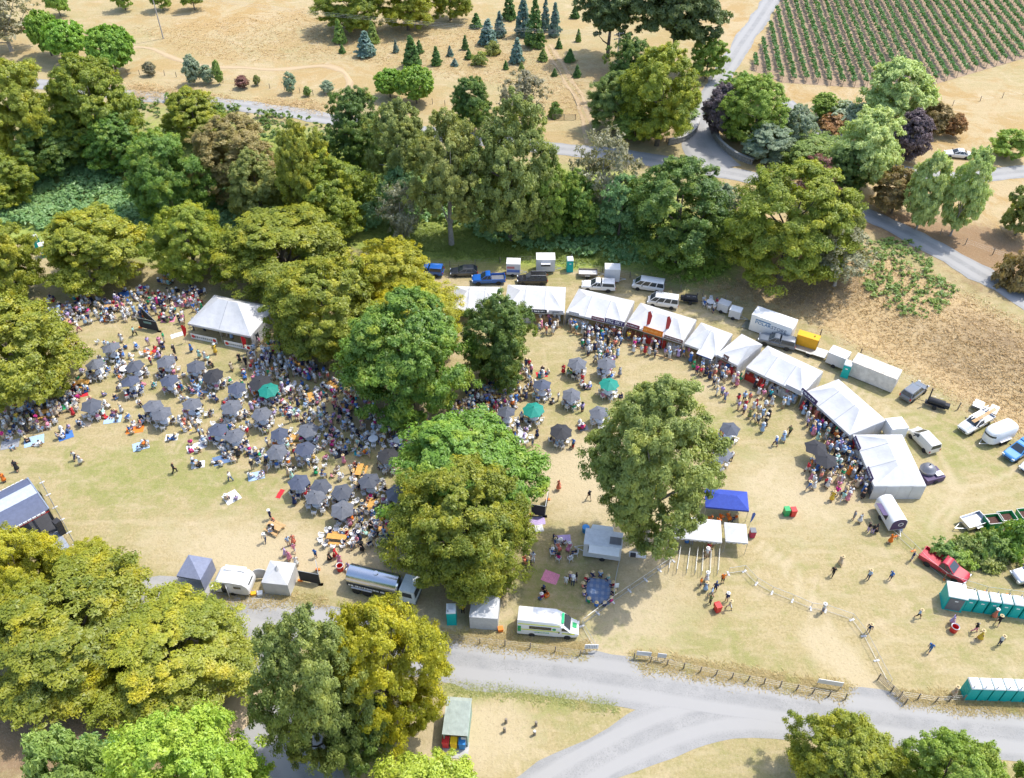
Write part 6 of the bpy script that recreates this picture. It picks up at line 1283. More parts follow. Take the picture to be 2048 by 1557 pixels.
TOPW = [('white',26),('navy',9),('black',9),('pale blue',12),('blue',5),('pink',6),('hot pink',3),('red',4),('coral',3),('orange',1),('yellow',1),('green',2),('mint',3),('lilac',5),('beige',6),('grey',4),('teal',1),('olive',2)]
BOTW = [('navy',22),('black',14),('beige',18),('denim',16),('white',14),('khaki',10),('grey',6)]
SKINS = [(.55,.33,.22),(.62,.40,.28),(.48,.28,.18),(.30,.17,.10),(.66,.44,.33)]; HAIRS = [(.05,.03,.02),(.12,.07,.04),(.28,.18,.08),(.42,.32,.18),(.40,.38,.36),(.03,.025,.025)]
prs = random.Random(21)
def wpick(t):
    r = prs.random()*sum(w for _, w in t)
    for k, w in t:
        r -= w
        if r <= 0: return k
    return t[0][0]
PEOPLE = []
def occluders():
    L = []
    for ob in bpy.data.objects:
        if ob.get('category') in ('tree','bush') and ob.type == 'EMPTY':
            ch = [c for c in ob.children if c.name.startswith('crown')]
            if ch: d = ch[0].data; n = [q for v in PROTO.values() for q in v if q[0] == d]; R0, H0 = n[0][2], n[0][3]; L.append((np.array(ob.location), R0*ob.scale.x, H0*ob.scale.z))
    return L
OCC = occluders(); CAMP = np.array([0,0,CAM_H])
def hidden(p, f=.72):
    P = np.array([p.x,p.y,p.z+.9]); d = CAMP-P
    for b, R, H in OCC:
        S = np.array([1/(R*f),1/(R*f),1/(H*.5*f)]); c = b+np.array([0,0,H*.52]); a = (P-c)*S; e = d*S
        A = e@e; B = 2*a@e; C = a@a-1
        if B*B-4*A*C > 0 and (-B+math.sqrt(B*B-4*A*C)) > 0: return True
    return False
def person(p, rz, pose, outfit=None, top=None, bottom=None, hat=None, z=None, where='', force=False):
    p = Vector(p)
    if z is not None: p.z += z
    if not force and hidden(p): return
    x, y, s = proj(p+Vector((0,0,1)))
    if not (-40 < x < 2090 and -40 < y < 1600): return
    outfit = outfit or prs.choice(('trousers','shorts','shorts','dress','dress')); top = top or wpick(TOPW); bottom = bottom or wpick(BOTW)
    if hat is None: hat = prs.choices(('straw','white','black','cap',''),(22,20,4,6,48))[0]
    PEOPLE.append(dict(p=p, rz=rz, pose=pose, outfit=outfit, top=top, bottom=bottom, hat=hat, skin=prs.choice(SKINS), hair=prs.choice(HAIRS), sc=prs.uniform(.93,1.05), dist=(p-Vector((0,0,CAM_H))).length))
def crowd_poly(px, n, seated=0.0, face=None, mind=.55):
    poly = np.array([GZ(*q)[:2] for q in px]); lo, hi = poly.min(0), poly.max(0); got = []; tries = 0
    while len(got) < n and tries < n*60:
        tries += 1; q = np.array([prs.uniform(lo[0],hi[0]), prs.uniform(lo[1],hi[1])])
        if not inpoly(q[None],poly)[0] or any((q[0]-g[0])**2+(q[1]-g[1])**2 < mind**2 for g in got): continue
        got.append(q); rz = (math.atan2(face[1],face[0])+prs.gauss(0,.8)) if face else prs.uniform(0,6.28)
        person((q[0],q[1],0), rz, prs.choice(('stand','stand','drink','reach','walk','stride')))
# furniture prototypes
SPOTS = []     # every table place: (kind, centre, objects to label)
CH = MB()
for s in (-1,1):
    for x in (-.2,.22): CH.tube((x*1.15,s*.24,0),(x,s*.2,.43),.025,n=4)
    CH.tube((-.2,s*.22,.43),(-.24,s*.24,.66),.022,n=4).tube((.2,s*.24,.43),(.2,s*.26,.64),.022,n=4).box((-.02,s*.26,.65),(.46,.06,.03))
CH.box((0,0,.43),(.46,.46,.04)); 
for k in range(5): CH.slab([(-.22,-.2+k*.09,.46),(-.22,-.13+k*.09,.46),(-.30,-.13+k*.085,.84),(-.30,-.2+k*.095,.84)],(-.025,0,0))
CH.slab([(-.29,-.22,.78),(-.29,.22,.78),(-.31,.18,.9),(-.31,-.18,.9)],(-.03,0,0)); CHAIR = CH.mesh('plastic_chair', M_chair)
CHAIRS = []
def chair(p, rz, lab): 
    if hidden(Vector(p)): return
    CHAIRS.append((Vector(p), rz, lab))
TTOP = MB().lathe([(.05,.70),(.62,.70),(.64,.72),(.62,.745),(.05,.745)],20).mesh('table_top', M_chair, True); TLEG = MB().lathe([(.05,0),(.3,.02),(.3,.05),(.05,.08),(.04,.7)],10).mesh('pedestal', M_chair, True)
def canopy(n, r, h0, h1, mat, mat_name):
    mb = MB()
    for i in range(n):
        a, b = 2*math.pi*i/n, 2*math.pi*(i+1)/n; A = (r*math.cos(a),r*math.sin(a),h0); B = (r*math.cos(b),r*math.sin(b),h0); m = ((A[0]+B[0])/2*.94,(A[1]+B[1])/2*.94,h0+.02)
        mb.slab([A,m,B,(0,0,h1)],(0,0,-.025))
    return mb.mesh('canopy', mat)
CAN = {k: canopy(n, r, 2.05, 2.62, m, k) for k, n, r, m in (('charcoal',6,1.38,M_char),('charcoal2',6,1.42,W_('faded_charcoal_canvas', (.13,.14,.165), rough=.85, var=.18)),('charcoal3',6,1.34,W_('blue_charcoal_canvas', (.075,.09,.135), rough=.8, var=.15)),('black',8,1.5,M_blackc),('green',8,1.45,M_tealc),('bigblack',6,1.5,M_blackc))}
POLE = MB().tube((0,0,0),(0,0,2.62),.03,.03,6).lathe([(.05,0),(.25,0),(.25,.1),(.06,.16)],10).mesh('pole', M_steel); TIP = MB().lathe([(.02,2.6),(.06,2.62),(.04,2.72),(.01,2.74)],6).mesh('finial', M_black)
def parasol(c, kind, rz, tilt=0.0):
    o = bpy.data.objects.new('parasol', None); COL.objects.link(o); o.location = c; o.rotation_euler = (tilt*math.cos(rz*3),tilt*math.sin(rz*3),rz); mesh_obj('canopy', CAN[kind if kind != 'charcoal' else prs.choice(('charcoal','charcoal2','charcoal2','charcoal3'))], o); sc_ = prs.uniform(.94,1.06); o.scale = (sc_,sc_,prs.uniform(.96,1.04)); mesh_obj('pole', POLE, o); mesh_obj('finial', TIP, o); return o
def round_table(c, rz):
    t = bpy.data.objects.new('round_table', None); COL.objects.link(t); t.location = c; t.rotation_euler = (0,0,rz); mesh_obj('table_top', TTOP, t); mesh_obj('pedestal', TLEG, t); return t
def table_spot(px, py, kind='charcoal', n=7, occ=.62, zc=2.35):
    c = GZ(px, py, zc if kind else .74); c.z = 0; rz = prs.uniform(0,6.28)
    pr = parasol(c, kind, rz, prs.uniform(.0,.12)) if kind else None; t = round_table(c, rz); sp = dict(kind=kind, c=c, parasol=pr, table=t, chairs=[]); SPOTS.append(sp)
    for k in range(n):
        a = rz+2*math.pi*k/n+prs.uniform(-.18,.18); d = prs.uniform(.95,1.2); q = c+Vector((math.cos(a)*d,math.sin(a)*d,0)); f = a+math.pi+prs.gauss(0,.15)
        if prs.random() < .93: CHAIRS.append((q, f, sp)) if not hidden(q) else None
        if prs.random() < occ: person(q, f, prs.choice(('sit','lean','sit')))
    for k in range(prs.choice((0,0,1,2))):
        a = prs.uniform(0,6.28); person(c+Vector((math.cos(a)*1.9,math.sin(a)*1.9,0)), prs.uniform(0,6.28), prs.choice(('stand','drink','floor')))
zA = lambda x, y: (x/2.926, 520+y/2.926)
zB = lambda x, y: (680+x/2.926, 520+y/2.926)
zC = lambda x, y: (1348+x/2.926, 520+y/2.926)
z1 = lambda x, y: (80+x/5.12, 540+y/5.12)
z2 = lambda x, y: (460+x/5.12, 640+y/5.12)
z3 = lambda x, y: (480+x/5.12, 880+y/5.12)
zD = lambda x, y: (680+x/2.926, 1027+y/2.926)
for x, y in ((650,505),(560,605),(790,612),(972,585),(1137,612),(762,705),(988,695),(1380,740),(525,840),(882,850),(945,890),(1112,838),(1355,850),(1530,895),(1268,985),(1370,1020),(1637,1010),(1800,985),(1620,1110),(1780,1100),(1747,1290),(1870,1315),(1845,1375),(2000,1350),(2000,1450)): table_spot(*zA(x,y))
for x, y in ((1250,665),(1520,705)): table_spot(*zA(x,y), 'black')
for x, y in ((1390,600),(1563,603),(1185,728),(1357,778),(980,885),(1525,885),(175,1290),(330,1355)): table_spot(*zB(x,y))
for x, y in ((1290,995),(277,1140)): table_spot(*zB(x,y), 'black')
table_spot(*zB(1137,870), 'green'); table_spot(*zB(1575,722), 'green'); table_spot(*zA(1572,752), 'green')
for x, y in ((330,980),(272,1125)): table_spot(*zC(x,y))
for x, y in ((835,1090),(893,1160)):
    c = GZ(*zC(x,y),2.4); c.z = 0; SPOTS.append(dict(kind='bigblack', c=c, parasol=parasol(c,'bigblack',.4), table=None, chairs=[]))
for q in (z1(175,430),zA(725,635),zA(125,870),z2(615,695),z2(1560,1080),z2(1465,1215),z2(1720,1228),zB(1068,1025),(1421,603)): table_spot(*q, None, 6, .5)
# picnic tables
def picnic(px, py, rz, mat, n=8, L=1.9, cloth=None):
    c = GZ(px,py,.74); c.z = 0; o = bpy.data.objects.new('picnic_table', None); COL.objects.link(o); o.location = c; o.rotation_euler = (0,0,rz); SPOTS.append(dict(kind='picnic', c=c, parasol=None, table=o, chairs=[]))
    for k in range(5): MB().box((0,-.3+.15*k,.73),(L,.14,.04)).build('plank', mat, o)
    for s in (-1,1):
        for k in range(2): MB().box((0,s*(.68+.14*k),.43),(L,.13,.04)).build('bench_plank', mat, o)
        for x in (-L*.38,L*.38): MB().slab([(x,s*.15,.70),(x,s*.3,.70),(x,s*.75,0),(x,s*.6,0)],(.06,0,0)).build('leg', mat, o)
    R = Matrix.Rotation(rz,3,'Z')
    for k in range(n):
        s = -1 if k % 2 else 1; q = c+R@Vector((-L*.42+L*.84*(k//2)/max(1,(n-1)//2), s*.75, 0)); person(q, rz-s*math.pi/2+prs.gauss(0,.15), prs.choice(('sit','lean')))
for x, y, rz, n in ((1720,1040,.05,2),(480,715,.05,3),(250,890,.3,4)): picnic(*zA(x,y), rz, M_orangewood, n)
for x, y, rz in ((640,415,-.95),(720,470,-.95),(1050,665,-.75),(1180,890,-.35),(430,265,-.1),(830,790,-1.2),(260,690,-1.0),(1790,1060,.1),(1950,1040,.1)): picnic(*z2(x,y), rz, M_orangewood, 8)
for x, y, rz, n in ((1220,300,1.45,3),(1340,660,1.35,5),(990,990,-.12,3),(1500,915,-.05,6),(350,880,-.5,1)): picnic(*z3(x,y), rz, M_orangewood if n != 1 else M_wood, n, 2.3 if x == 990 else 1.9)
for x, y in ((845,770),(760,850),(690,860),(900,800)): picnic(*zB(x,y), prs.uniform(-.6,.2), M_orangewood, 8)
for x, y, rz in ((270,400,.1),(440,370,.1),(720,370,.05),(1040,215,.1),(1290,95,-.3),(1580,225,.9),(420,260,.1),(250,540,1.2)): picnic(*z1(x,y), rz, prs.choice((M_orangewood,M_wood)), 8)
# loose chairs around the long brown table
c = GZ(*z3(990,990),.74); c.z = 0; LONGT = min(SPOTS, key=lambda s: (s['c']-c).length)
for k in range(11):
    a = k/11*6.28; q = c+Vector((math.cos(a)*1.9,math.sin(a)*1.25,0)); CHAIRS.append((q, a+math.pi, LONGT))
# rugs and groups on the grass
RUGS = []
def rug(px, py, w, h, rz, col, n=4, tart=False, name='picnic rug', spread=None, chairs=0):
    c = GZ(px,py); 
    if col is not None:
        m = MB(); V = []; nx, ny = 8, 8; rr = random.Random(int(px*3+py))
        for j in range(ny+1):
            for i in range(nx+1): V.append((w*(i/nx-.5)+rr.uniform(-.03,.03), h*(j/ny-.5)+rr.uniform(-.03,.03), .02+.025*rr.random()))
        fs = []; ms = []
        for j in range(ny):
            for i in range(nx): fs.append((j*(nx+1)+i,j*(nx+1)+i+1,(j+1)*(nx+1)+i+1,(j+1)*(nx+1)+i)); ms.append(((i % 2)+(j % 2))/2 if tart else 0)
        m.add(V, fs); m.m = [int(x*2) for x in ms] if tart else m.m
        cc = COLS.get(col, (.5,.5,.5)); mats = [W_('rug_'+col.replace(' ','_'), cc, rough=.95, var=.2, scale=6)]
        if tart: mats += [W_('rug_mid_'+col.replace(' ','_'), tuple(x*.8+.05 for x in cc), rough=.95), W_('rug_light_'+col.replace(' ','_'), tuple(x*.6+.16 for x in cc), rough=.95)]
        o = m.build('picnic_rug', mats, None, c, rz); RUGS.append((o, ('checked ' if tart else '')+col+' picnic rug', c))
    s = spread or max(w,h)*.55
    for k in range(n):
        a = prs.uniform(0,6.28); d = s*prs.uniform(.5,1.05); q = c+Vector((math.cos(a)*d,math.sin(a)*d,0)); person(q, a+math.pi+prs.gauss(0,.4), prs.choice(('floor','floor','lounge','sit')))
    for k in range(chairs):
        a = prs.uniform(0,6.28); q = c+Vector((math.cos(a)*s*1.2,math.sin(a)*s*1.2,0)); CHAIRS.append((q, a+math.pi, RUGS[-1] if RUGS else None))
for x, y, w, h, rz, col, n, t in ((60,1080,2.2,1.6,.3,'grey',3,0),(200,1060,2.4,1.8,.4,'pale blue',2,0),(385,1030,1.8,1.5,.5,'blue',4,0),(500,960,1.6,1.2,.1,'beige',5,0),(660,935,2.2,1.4,.2,'pale blue',5,0),(790,995,2.2,1.3,.2,'orange',6,0),(1005,1040,1.6,1.2,.1,'white',3,0),(1095,985,1.4,1.2,.1,'yellow',4,0),(825,1090,2.0,1.5,.4,'pale blue',4,0),(1150,1095,2.4,1.4,.5,'white',6,0),(1690,890,1.8,1.5,.2,'mint',6,1),(1355,1390,1.8,1.8,.7,'white',3,0),(1500,1265,2.0,1.4,.3,'pale blue',5,0),(1990,1130,1.8,1.6,.5,'black',6,0),(1300,1170,2.2,1.6,.4,'denim',7,0),(1160,1200,1.6,1.2,.2,'white',5,0),(465,535,1.8,1.6,.2,'pink',2,0),(630,345,2.0,1.3,.1,'pale blue',5,1),(720,205,1.8,1.6,.4,'blue',2,0),(1040,440,2.0,1.0,.5,'white',0,0),(370,860,2.2,1.4,.5,'green',5,0),(470,790,2.0,1.2,.4,'red',5,0),(410,780,2.2,1.6,.2,'hot pink',7,0),(935,240,1.8,1.4,.1,'pale blue',4,0),(1040,260,1.8,1.3,.2,'pink',5,0),(285,240,1.8,1.2,.2,'red',1,0),(985,350,2.0,1.4,.1,'pink',5,0),(770,790,1.8,1.0,.1,'denim',0,0),(1640,1370,1.4,.6,1.3,'red',0,0),(1590,1590,.6,.4,.2,'white',6,0),(1500,1140,1.8,1.2,.3,'white',6,0),(900,560,2.2,1.4,.1,'beige',8,0),(1170,760,2.4,1.6,.1,'pale blue',9,0)):
    rug(*zA(x,y), w, h, rz, col, n, bool(t))
for x, y, w, h, rz, col, n, t in ((1180,672,1.5,1.2,.2,'red',7,0),(945,978,1.8,1.2,.2,'blue',2,0),(1440,745,1.2,1.0,.2,'beige',7,0),(1425,985,1.2,1.0,.2,'grey',4,0),(130,1120,2.0,1.2,.2,'teal',7,0)): rug(*zB(x,y), w, h, rz, col, n, bool(t))
for x, y, w, h, rz, col, n, t in ((1300,152,2.0,1.2,.1,'lilac',5,0),(1232,375,1.8,1.5,-.4,'pink',0,0),(1512,455,2.6,3.2,-.15,'denim',0,1),(1155,45,1.8,1.2,.1,'lilac',0,0),(1145,92,1.8,1.0,.2,'white',0,0)): rug(*zD(x,y), w, h, rz, col, n, bool(t))
# children round the tartan rug
c = GZ(*zD(1512,455))
for k, (tp_, ) in enumerate((('red',),('mint',),('pale blue',),('navy',),('red',),('coral',),('lilac',),('green',),('blue',),('navy',),('hot pink',),('olive',))):
    a = k/12*6.28+.3; person(c+Vector((math.cos(a)*1.75,math.sin(a)*2.1,0)), a+math.pi, 'floor', 'shorts', tp_, 'navy', 'straw')
c = GZ(*zD(1310,245)); 
for k in range(6):
    a = k/6*6.28; q = c+Vector((math.cos(a)*1.3,math.sin(a)*.9,0)); CHAIRS.append((q,a+math.pi,None)); person(q,a+math.pi,'sit')
for x, y, t in ((1320,420,'white'),(1345,400,'lilac'),(1362,420,'white'),(1382,400,'black'),(1245,215,'coral'),(1200,470,'black'),(1215,480,'orange'),(1180,495,'hot pink'),(1190,450,'black')): person(GZ(*zD(x,y)), prs.uniform(0,6.28), prs.choice(('stand','wave')) if y < 440 and x > 1300 else 'floor', None, t)
for x, y in ((265,300),(285,290),(300,310),(50,330),(1110,260),(1080,285),(1130,270),(1100,300)): person(GZ(*zD(x,y)), prs.uniform(0,6.28), 'floor' if 200 < x < 400 else 'sit')
# standing groups
crowd_poly([(1138,655),(1245,678),(1238,705),(1222,750),(1195,735),(1160,700)], 62, face=(.3,1)); crowd_poly([(1255,682),(1380,712),(1365,728),(1262,706)], 22, face=(.4,1)); crowd_poly([(1065,636),(1126,644),(1118,676),(1075,672)], 14, face=(0,1)); crowd_poly([(1372,722),(1492,755),(1482,778),(1392,752)], 24, face=(.5,1)); crowd_poly([(1495,758),(1592,802),(1570,835),(1520,806)], 18, face=(.5,1)); crowd_poly([(1608,805),(1705,898),(1672,925),(1622,875),(1600,825)], 46, face=(.8,.7)); crowd_poly([(1692,905),(1745,992),(1722,998),(1686,935)], 22, face=(1,.1)); crowd_poly([(1375,735),(1560,835),(1520,870),(1440,800)], 24); crowd_poly([(1605,930),(1680,925),(1685,965),(1615,985)], 26); crowd_poly([(1645,975),(1700,960),(1705,1005),(1655,1015)], 8)
crowd_poly([(498,690),(560,665),(640,745),(600,790),(520,760),(492,720)], 40); crowd_poly([(945,790),(1062,735),(1065,800),(1000,835),(900,830)], 42); crowd_poly([(95,620),(400,580),(400,620),(200,650),(110,650)], 34); crowd_poly([(400,600),(420,640),(370,655),(330,640)], 12); crowd_poly([(560,780),(720,810),(830,870),(700,880),(600,840)], 24); crowd_poly([(690,1030),(800,1020),(810,1100),(700,1110)], 22); crowd_poly([(0,840),(150,790),(190,770),(130,840),(20,880)], 26); crowd_poly([(1340,1030),(1345,1095),(1440,1100),(1440,1040)], 2); crowd_poly([(380,660),(480,685),(500,660),(400,640)], 14)
def scatter(px, n, mind=.85, ch=.7):
    poly = np.array([GZ(*q)[:2] for q in px]); lo, hi = poly.min(0), poly.max(0); got = [np.array(s['c'][:2]) for s in SPOTS]; k = tries = 0
    while k < n and tries < n*80:
        tries += 1; q = np.array([prs.uniform(lo[0],hi[0]), prs.uniform(lo[1],hi[1])])
        if not inpoly(q[None],poly)[0] or any((q[0]-g[0])**2+(q[1]-g[1])**2 < mind**2 for g in got): continue
        got.append(q); k += 1; rz = prs.uniform(0,6.28); u = prs.random()
        if u < ch:
            if not hidden(Vector((q[0],q[1],0))): CHAIRS.append((Vector((q[0],q[1],0)), rz, None))
            if u < ch*.85: person((q[0],q[1],0), rz, prs.choice(('sit','lean')))
        else: person((q[0],q[1],0), rz, prs.choice(('floor','lounge','stand','drink')))
scatter([(500,690),(640,740),(730,800),(850,850),(840,900),(760,930),(640,880),(540,820),(480,760)], 150)
scatter([(380,790),(540,800),(700,880),(800,960),(790,1010),(640,960),(480,940),(380,880)], 90)
scatter([(170,690),(300,680),(500,770),(520,840),(420,880),(280,860),(150,830)], 55, 1.4)
scatter([(90,600),(250,600),(400,575),(420,600),(330,640),(130,650)], 70); scatter([(690,1010),(800,1000),(800,1095),(680,1095)], 40); scatter([(940,780),(1060,730),(1065,800),(990,840),(900,830)], 45); scatter([(0,830),(150,780),(160,830),(60,880),(0,890)], 36)
# single figures: place, clothes, hat, pose
SING = [((1644,1222),'white','denim','white','stand'),((1735,1262),'navy','beige','straw','stand'),((1857,1300),'blue','denim','','walk'),((1834,1232),'pale blue','black','straw','walk'),((1958,1276),'yellow','yellow','straw','walk'),((1997,1286),'white','navy','straw','stand'),((1947,1260),'black','pink','','walk'),((1902,1244),'lilac','lilac','','stand'),((1986,1232),'coral','white','white','stand'),((1993,1246),'black','black','straw','walk'),((1735,1155),'pale blue','navy','straw','stand'),((1779,1156),'blue','navy','','stand'),((1664,1148),'black','black','','walk'),((1679,1126),'beige','beige','straw','walk'),((1444,1162),'orange','black','','stand'),((1400,1170),'orange','navy','','stand'),((1410,1178),'pale blue','denim','straw','stand'),((1412,1160),'white','navy','white','stand'),((1429,1180),'navy','black','cap','stand'),((1419,1204),'olive','black','','stand'),((1422,1190),'pale blue','grey','','walk'),((1452,1200),'navy','beige','white','stand'),((1457,1214),'beige','white','straw','walk'),((1779,1082),'orange','black','','walk'),((1822,1118),'navy','denim','','stand'),((1706,1036),'grey','grey','','stand'),((1718,1042),'white','black','','stand'),((1735,1060),'black','lilac','','stand'),((1743,1064),'black','lilac','','stand'),((1750,1062),'black','lilac','','stand'),((1905,1388),'beige','wine' if False else 'grey','straw','stand'),((1700,938),'green','green','straw','walk'),((1550,888),'blue','navy','white','walk'),((1565,880),'pale blue','white','white','walk'),((1578,866),'olive','black','','walk'),((1662,998),'yellow','yellow','straw','walk'),((1672,988),'hot pink','white','','stand'),((1117,976),'coral','coral','','walk'),((1092,980),'black','beige','','stand'),((1178,996),'black','beige','','walk'),((1048,878),'lilac','grey','','stand'),((1065,888),'grey','denim','white','stand'),
 ((152,916),'white','navy','','walk'),((163,924),'white','navy','','walk'),((36,938),'black','grey','','walk'),((10,960),'orange','black','','stand'),((350,942),'black','black','','walk'),((462,958),'white','denim','','walk'),((245,680),'white','white','','walk'),((270,668),'mint','black','','walk'),((322,688),'pink','pink','','walk'),((330,680),'green','white','','stand'),((350,704),'black','black','','stand'),((400,712),'mint','mint','','walk'),((412,716),'white','navy','','walk'),((432,704),'yellow','yellow','white','walk'),((384,700),'blue','blue','','stand'),((420,726),'mint','denim','','walk'),((465,738),'beige','grey','','walk'),((480,720),'black','black','','walk'),((493,728),'black','black','','walk'),((366,780),'blue','teal','','walk'),((505,818),'lilac','white','white','walk'),((585,955),'mint','mint','white','stand'),((578,948),'beige','mint','','stand'),((542,1034),'navy','navy','white','stand'),((532,1080),'white','navy','white','walk'),((578,1088),'pale blue','beige','','stand'),((588,1084),'coral','beige','','stand'),((590,1102),'pink','white','','walk'),((572,1108),'lilac','lilac','','walk'),((580,1116),'pink','pink','','walk'),((632,1112),'blue','navy','','stand'),((660,1118),'black','black','','walk'),((680,1124),'pink','white','','walk'),((672,1112),'red','red','','walk'),((700,1154),'white','black','white','stand'),((720,974),'black','navy','','stand'),((594,1128),'white','white','','stand'),((156,690),'navy','black','','walk'),((146,676),'lilac','white','straw','walk'),((160,660),'white','pink','','walk')]
for (px,py), t, b, h, ps in SING: person(GZ(px,py+4), prs.uniform(0,6.28), ps, 'dress' if t == b and t not in ('black','navy','grey') else None, t, b, h, force=True)
for k, (px,py) in enumerate(((1420,1078),(1425,1090),(1415,1098),(1412,1108),(1422,1034),(1440,1032),(1455,1030),(1470,1034),(1435,1040))): person(GZ(px,py+8), prs.uniform(0,6.28), 'stand' if k < 4 else 'sit', None, 'orange' if k > 3 else None, None, None)
person(GZ(926,1228), 1.5, 'stand', 'trousers', 'yellow', 'black', '', force=True)

# ------------------------------------------------------------------ words that single each one out
LM = [('the left marquee',(440,690)),('the stage',(70,1050)),('the steel tanker',(760,1180)),('the white caravan',(475,1175)),('the orange-banner marquee',(1320,690)),('the lone tree',(1290,1075)),('the dark tree',(985,760)),('the sign screen',(300,650)),('the biggest tree',(800,840)),('the olive tree',(935,1180)),('the toilet row',(1990,1220)),('the ambulance',(1095,1260)),('the blue gazebo',(1455,1030)),('the purple-board marquee',(1190,650)),('the near-end marquee',(1730,930)),('the red-counter marquee',(1650,830)),('the food caravan',(1775,1050)),('the red ute',(1885,1140)),('the peaked tent',(560,1185)),('the left-edge tree',(40,820)),('the awning marquee',(1410,715)),('the pyramid marquee',(1465,740)),('the grey-board marquee',(1550,780)),('the roadside toilets',(1990,1395)),('the food trailer',(1205,1110)),('the tartan rug',(1197,1182)),('the green parasol',(1068,840))]
LM = [(n, GZ(*p)) for n, p in LM]; ORD = ['nearest','second nearest','third nearest','fourth nearest','fifth nearest','sixth nearest','seventh nearest','eighth nearest','ninth nearest','tenth nearest','eleventh nearest','twelfth nearest']+[ordw(k)+' nearest' for k in range(13,60)]
def rank_words(items):
    """items: list of (key, position) -> phrase like 'second nearest the stage', unique within the key"""
    by = {}; out = [None]*len(items)
    for i, (k, p) in enumerate(items): by.setdefault(k, []).append(i)
    for k, ids in by.items():
        P = np.array([list(items[i][1])[:2] for i in ids]); D = np.array([[math.hypot(p[0]-l.x, p[1]-l.y) for _, l in LM] for p in P]); rk = D.argsort(0).argsort(0)
        for a, i in enumerate(ids): s = [(rk[a,j]*60+D[a,j], j) for j in range(len(LM))]; j = min(s)[1]; out[i] = (int(rk[a,j]), LM[j][0])
    return [f'{ORD[min(r,58)]} {l}' for r, l in out]
KW = {'charcoal':'charcoal parasol','black':'black parasol','green':'green parasol','bigblack':'wide black parasol',None:'bare round table','picnic':'picnic table'}
words = rank_words([(s['kind'], s['c']) for s in SPOTS])
for s, w in zip(SPOTS, words):
    s['w'] = f"{KW[s['kind']]} {w}"
    if s['parasol']: tag(s['parasol'], f"{KW[s['kind']]} {w} on the picnic field", 'parasol', 'parasols on the picnic field')
    if s['table']: tag(s['table'], (f"round white table under the {s['w']}" if s['kind'] not in (None,'picnic') else f"{'white ' if s['kind'] is None else 'timber '}{s['w']}"), 'table', 'tables on the picnic field')
CHAIRS.sort(key=lambda q: (q[0]-Vector((0,0,CAM_H))).length); LMB = list(LM); LM += [('the '+s['w'].replace(' nearest ',' next to ') if s['w'].split()[2] == 'nearest' else None, s['c']) for s in SPOTS if s['kind'] in ('charcoal','black','green')]; LM = [q for q in LM if q[0]]
HRS = ['twelve','one','two','three','four','five','six','seven','eight','nine','ten','eleven']; used = {}
def merged(name, parts, label, mats):
    V = []; F = []; M = []; n = 0
    for me_v, me_f, me_m, mat4 in parts:
        V.append(me_v@mat4[:3,:3].T+mat4[:3,3]); F += [tuple(i+n for i in f) for f in me_f]; M += me_m; n += len(me_v)
    return tag(mesh_obj(name, raw_mesh(name, np.concatenate(V), F, mats, M)), label, kind='stuff')
def mdata(me):
    v = np.zeros(len(me.vertices)*3, np.float32); me.vertices.foreach_get('co', v); return v.reshape(-1,3), [tuple(p.vertices) for p in me.polygons], [p.material_index for p in me.polygons]
def m4(p, rz, s=1.0): return np.array(Matrix.Translation(p)@Matrix.Rotation(rz,4,'Z')@Matrix.Scale(s,4))
rest = CHAIRS[300:]
loose = rank_words([('x' if q[2] is None or not isinstance(q[2], dict) else 'y', q[0]) for q in CHAIRS])
for i, (p, rz, sp) in enumerate(CHAIRS[:300]):
    o = mesh_obj('plastic_chair', CHAIR, None, p, rz); c = sp['c'] if isinstance(sp, dict) else None
    if c is not None:
        hr = int(round((math.pi/2-math.atan2(p.y-c.y, p.x-c.x))/(math.pi/6))) % 12; k = 0
        while (id(sp), hr) in used and k < 12: hr = (hr+1) % 12; k += 1
        used[id(sp), hr] = 1; lab = f"white chair at the {HRS[hr]}-o'clock place of the {sp['w']}"
    else: lab = f"loose white chair {loose[i]}"
    tag(o, lab, 'chair', 'white plastic chairs on the picnic field')
if rest:
    d = mdata(CHAIR); merged('plastic_chairs', [(*d, m4(p, rz)) for p, rz, _ in rest], 'farther white plastic chairs around the tables', [M_chair])
LM = LMB
for (o, base, c), w in zip(RUGS, rank_words([(b, c) for _, b, c in RUGS])): tag(o, f'{base} on the grass {w}', 'rug', 'picnic rugs on the grass')
LM = LMB; PEOPLE.sort(key=lambda q: q['dist'])
POSEW = {'stand':'standing','drink':'standing with a raised hand','reach':'standing with arms out','walk':'walking','stride':'walking','sit':'seated','lean':'seated','floor':'sitting low','lounge':'sitting low','wave':'standing with one arm up'}
HATC = {'straw':(.64,.49,.27),'white':(.76,.75,.72),'black':(.03,.03,.03),'cap':(.06,.08,.18)}; HATW = {'straw':', straw hat','white':', white hat','black':', black hat','cap':', cap','':''}
def desc(q):
    cl = f"{q['top']} dress" if q['outfit'] == 'dress' else f"{q['top']} top, {q['bottom']} {q['outfit']}"
    return f"person in {cl}{HATW[q['hat']]}", POSEW[q['pose']].split(' with')[0]
keys = [desc(q) for q in PEOPLE]; pw = rank_words([(k, q['p']) for k, q in zip(keys, PEOPLE)])
hat_meshes = {}
crowdV, crowdF, crowdC, n = [], [], [], 0
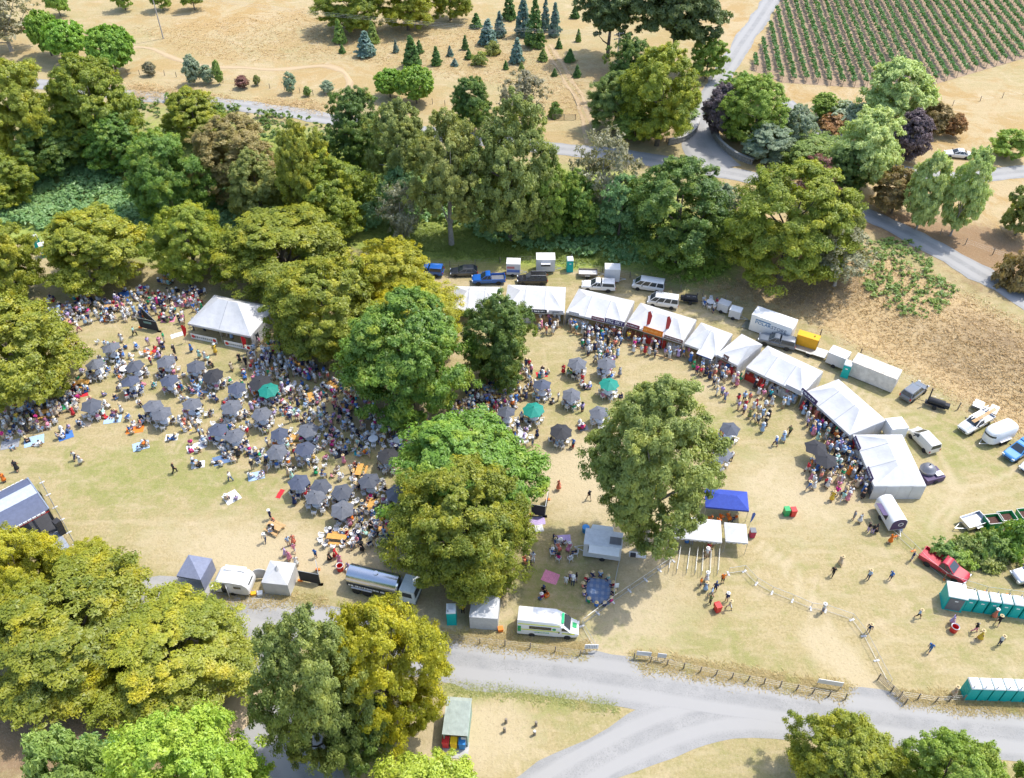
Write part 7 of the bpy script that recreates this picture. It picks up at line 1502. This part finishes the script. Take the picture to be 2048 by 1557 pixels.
for i, q in enumerate(PEOPLE):
    me = PMESH[q['pose'], q['outfit']]; kids = q['sc']
    cols = {'skin_colour': q['skin'], 'top_colour': COLS[q['top']], 'bottom_colour': COLS[q['bottom']], 'hair_colour': q['hair'], 'shoe_colour': (.08,.07,.06)}
    if i < 300:
        o = mesh_obj('person', me, None, q['p'], q['rz']); o.scale = (kids,)*3
        for k, v in cols.items(): o[k] = list(v)
        tag(o, f"{keys[i][0]}, {keys[i][1]}, {pw[i]}", 'person', 'people at the picnic field')
        if q['hat']: h = mesh_obj('hat', HATS['cap' if q['hat'] == 'cap' else 'straw'], o, HEADP[q['pose']]+Vector((0,0,.01))); h['hat_colour'] = list(HATC[q['hat']])
    else:
        for mesh, cl, off in [(PLOW[q['pose'], q['outfit']], [cols[k] for k in ('skin_colour','top_colour','bottom_colour','hair_colour','shoe_colour')], Vector())] + ([(HATS['cap' if q['hat'] == 'cap' else 'straw'], [HATC[q['hat']]], HEADP[q['pose']]+Vector((0,0,.01)))] if q['hat'] else []):
            key = mesh.name
            if key not in hat_meshes: hat_meshes[key] = mdata(mesh)
            v, f, mi = hat_meshes[key]; T4 = m4(q['p'], q['rz'], kids)@np.array(Matrix.Translation(off)); crowdV.append(v@T4[:3,:3].T+T4[:3,3]); crowdF += [tuple(a+n for a in ff) for ff in f]; crowdC += [cl[m] for m in mi]; n += len(v)
if crowdV:
    m, nt, b = newmat('crowd_clothes'); a = N(nt,'Attribute'); a.attribute_name = 'cloth'; nz = noise_out(nt, 9, 2); cc = mixc(nt, a.outputs['Color'], ramp(nt,nz,.3,.7,(.8,.8,.8),(1,1,1)), 1.0, 'MULTIPLY'); nt.links.new(cc, b.inputs['Base Color']); b.inputs['Roughness'].default_value = .85
    me = raw_mesh('crowd', np.concatenate(crowdV), crowdF, [m], None, True); at = me.attributes.new('cloth','FLOAT_COLOR','FACE'); at.data.foreach_set('color', np.column_stack([np.array(crowdC), np.ones(len(crowdC))]).astype(np.float32).ravel())
    tag(mesh_obj('crowd', me), 'farther people of the festival crowd', kind='stuff')
print('PEOPLE', len(PEOPLE), 'CHAIRS', len(CHAIRS), 'SPOTS', len(SPOTS))
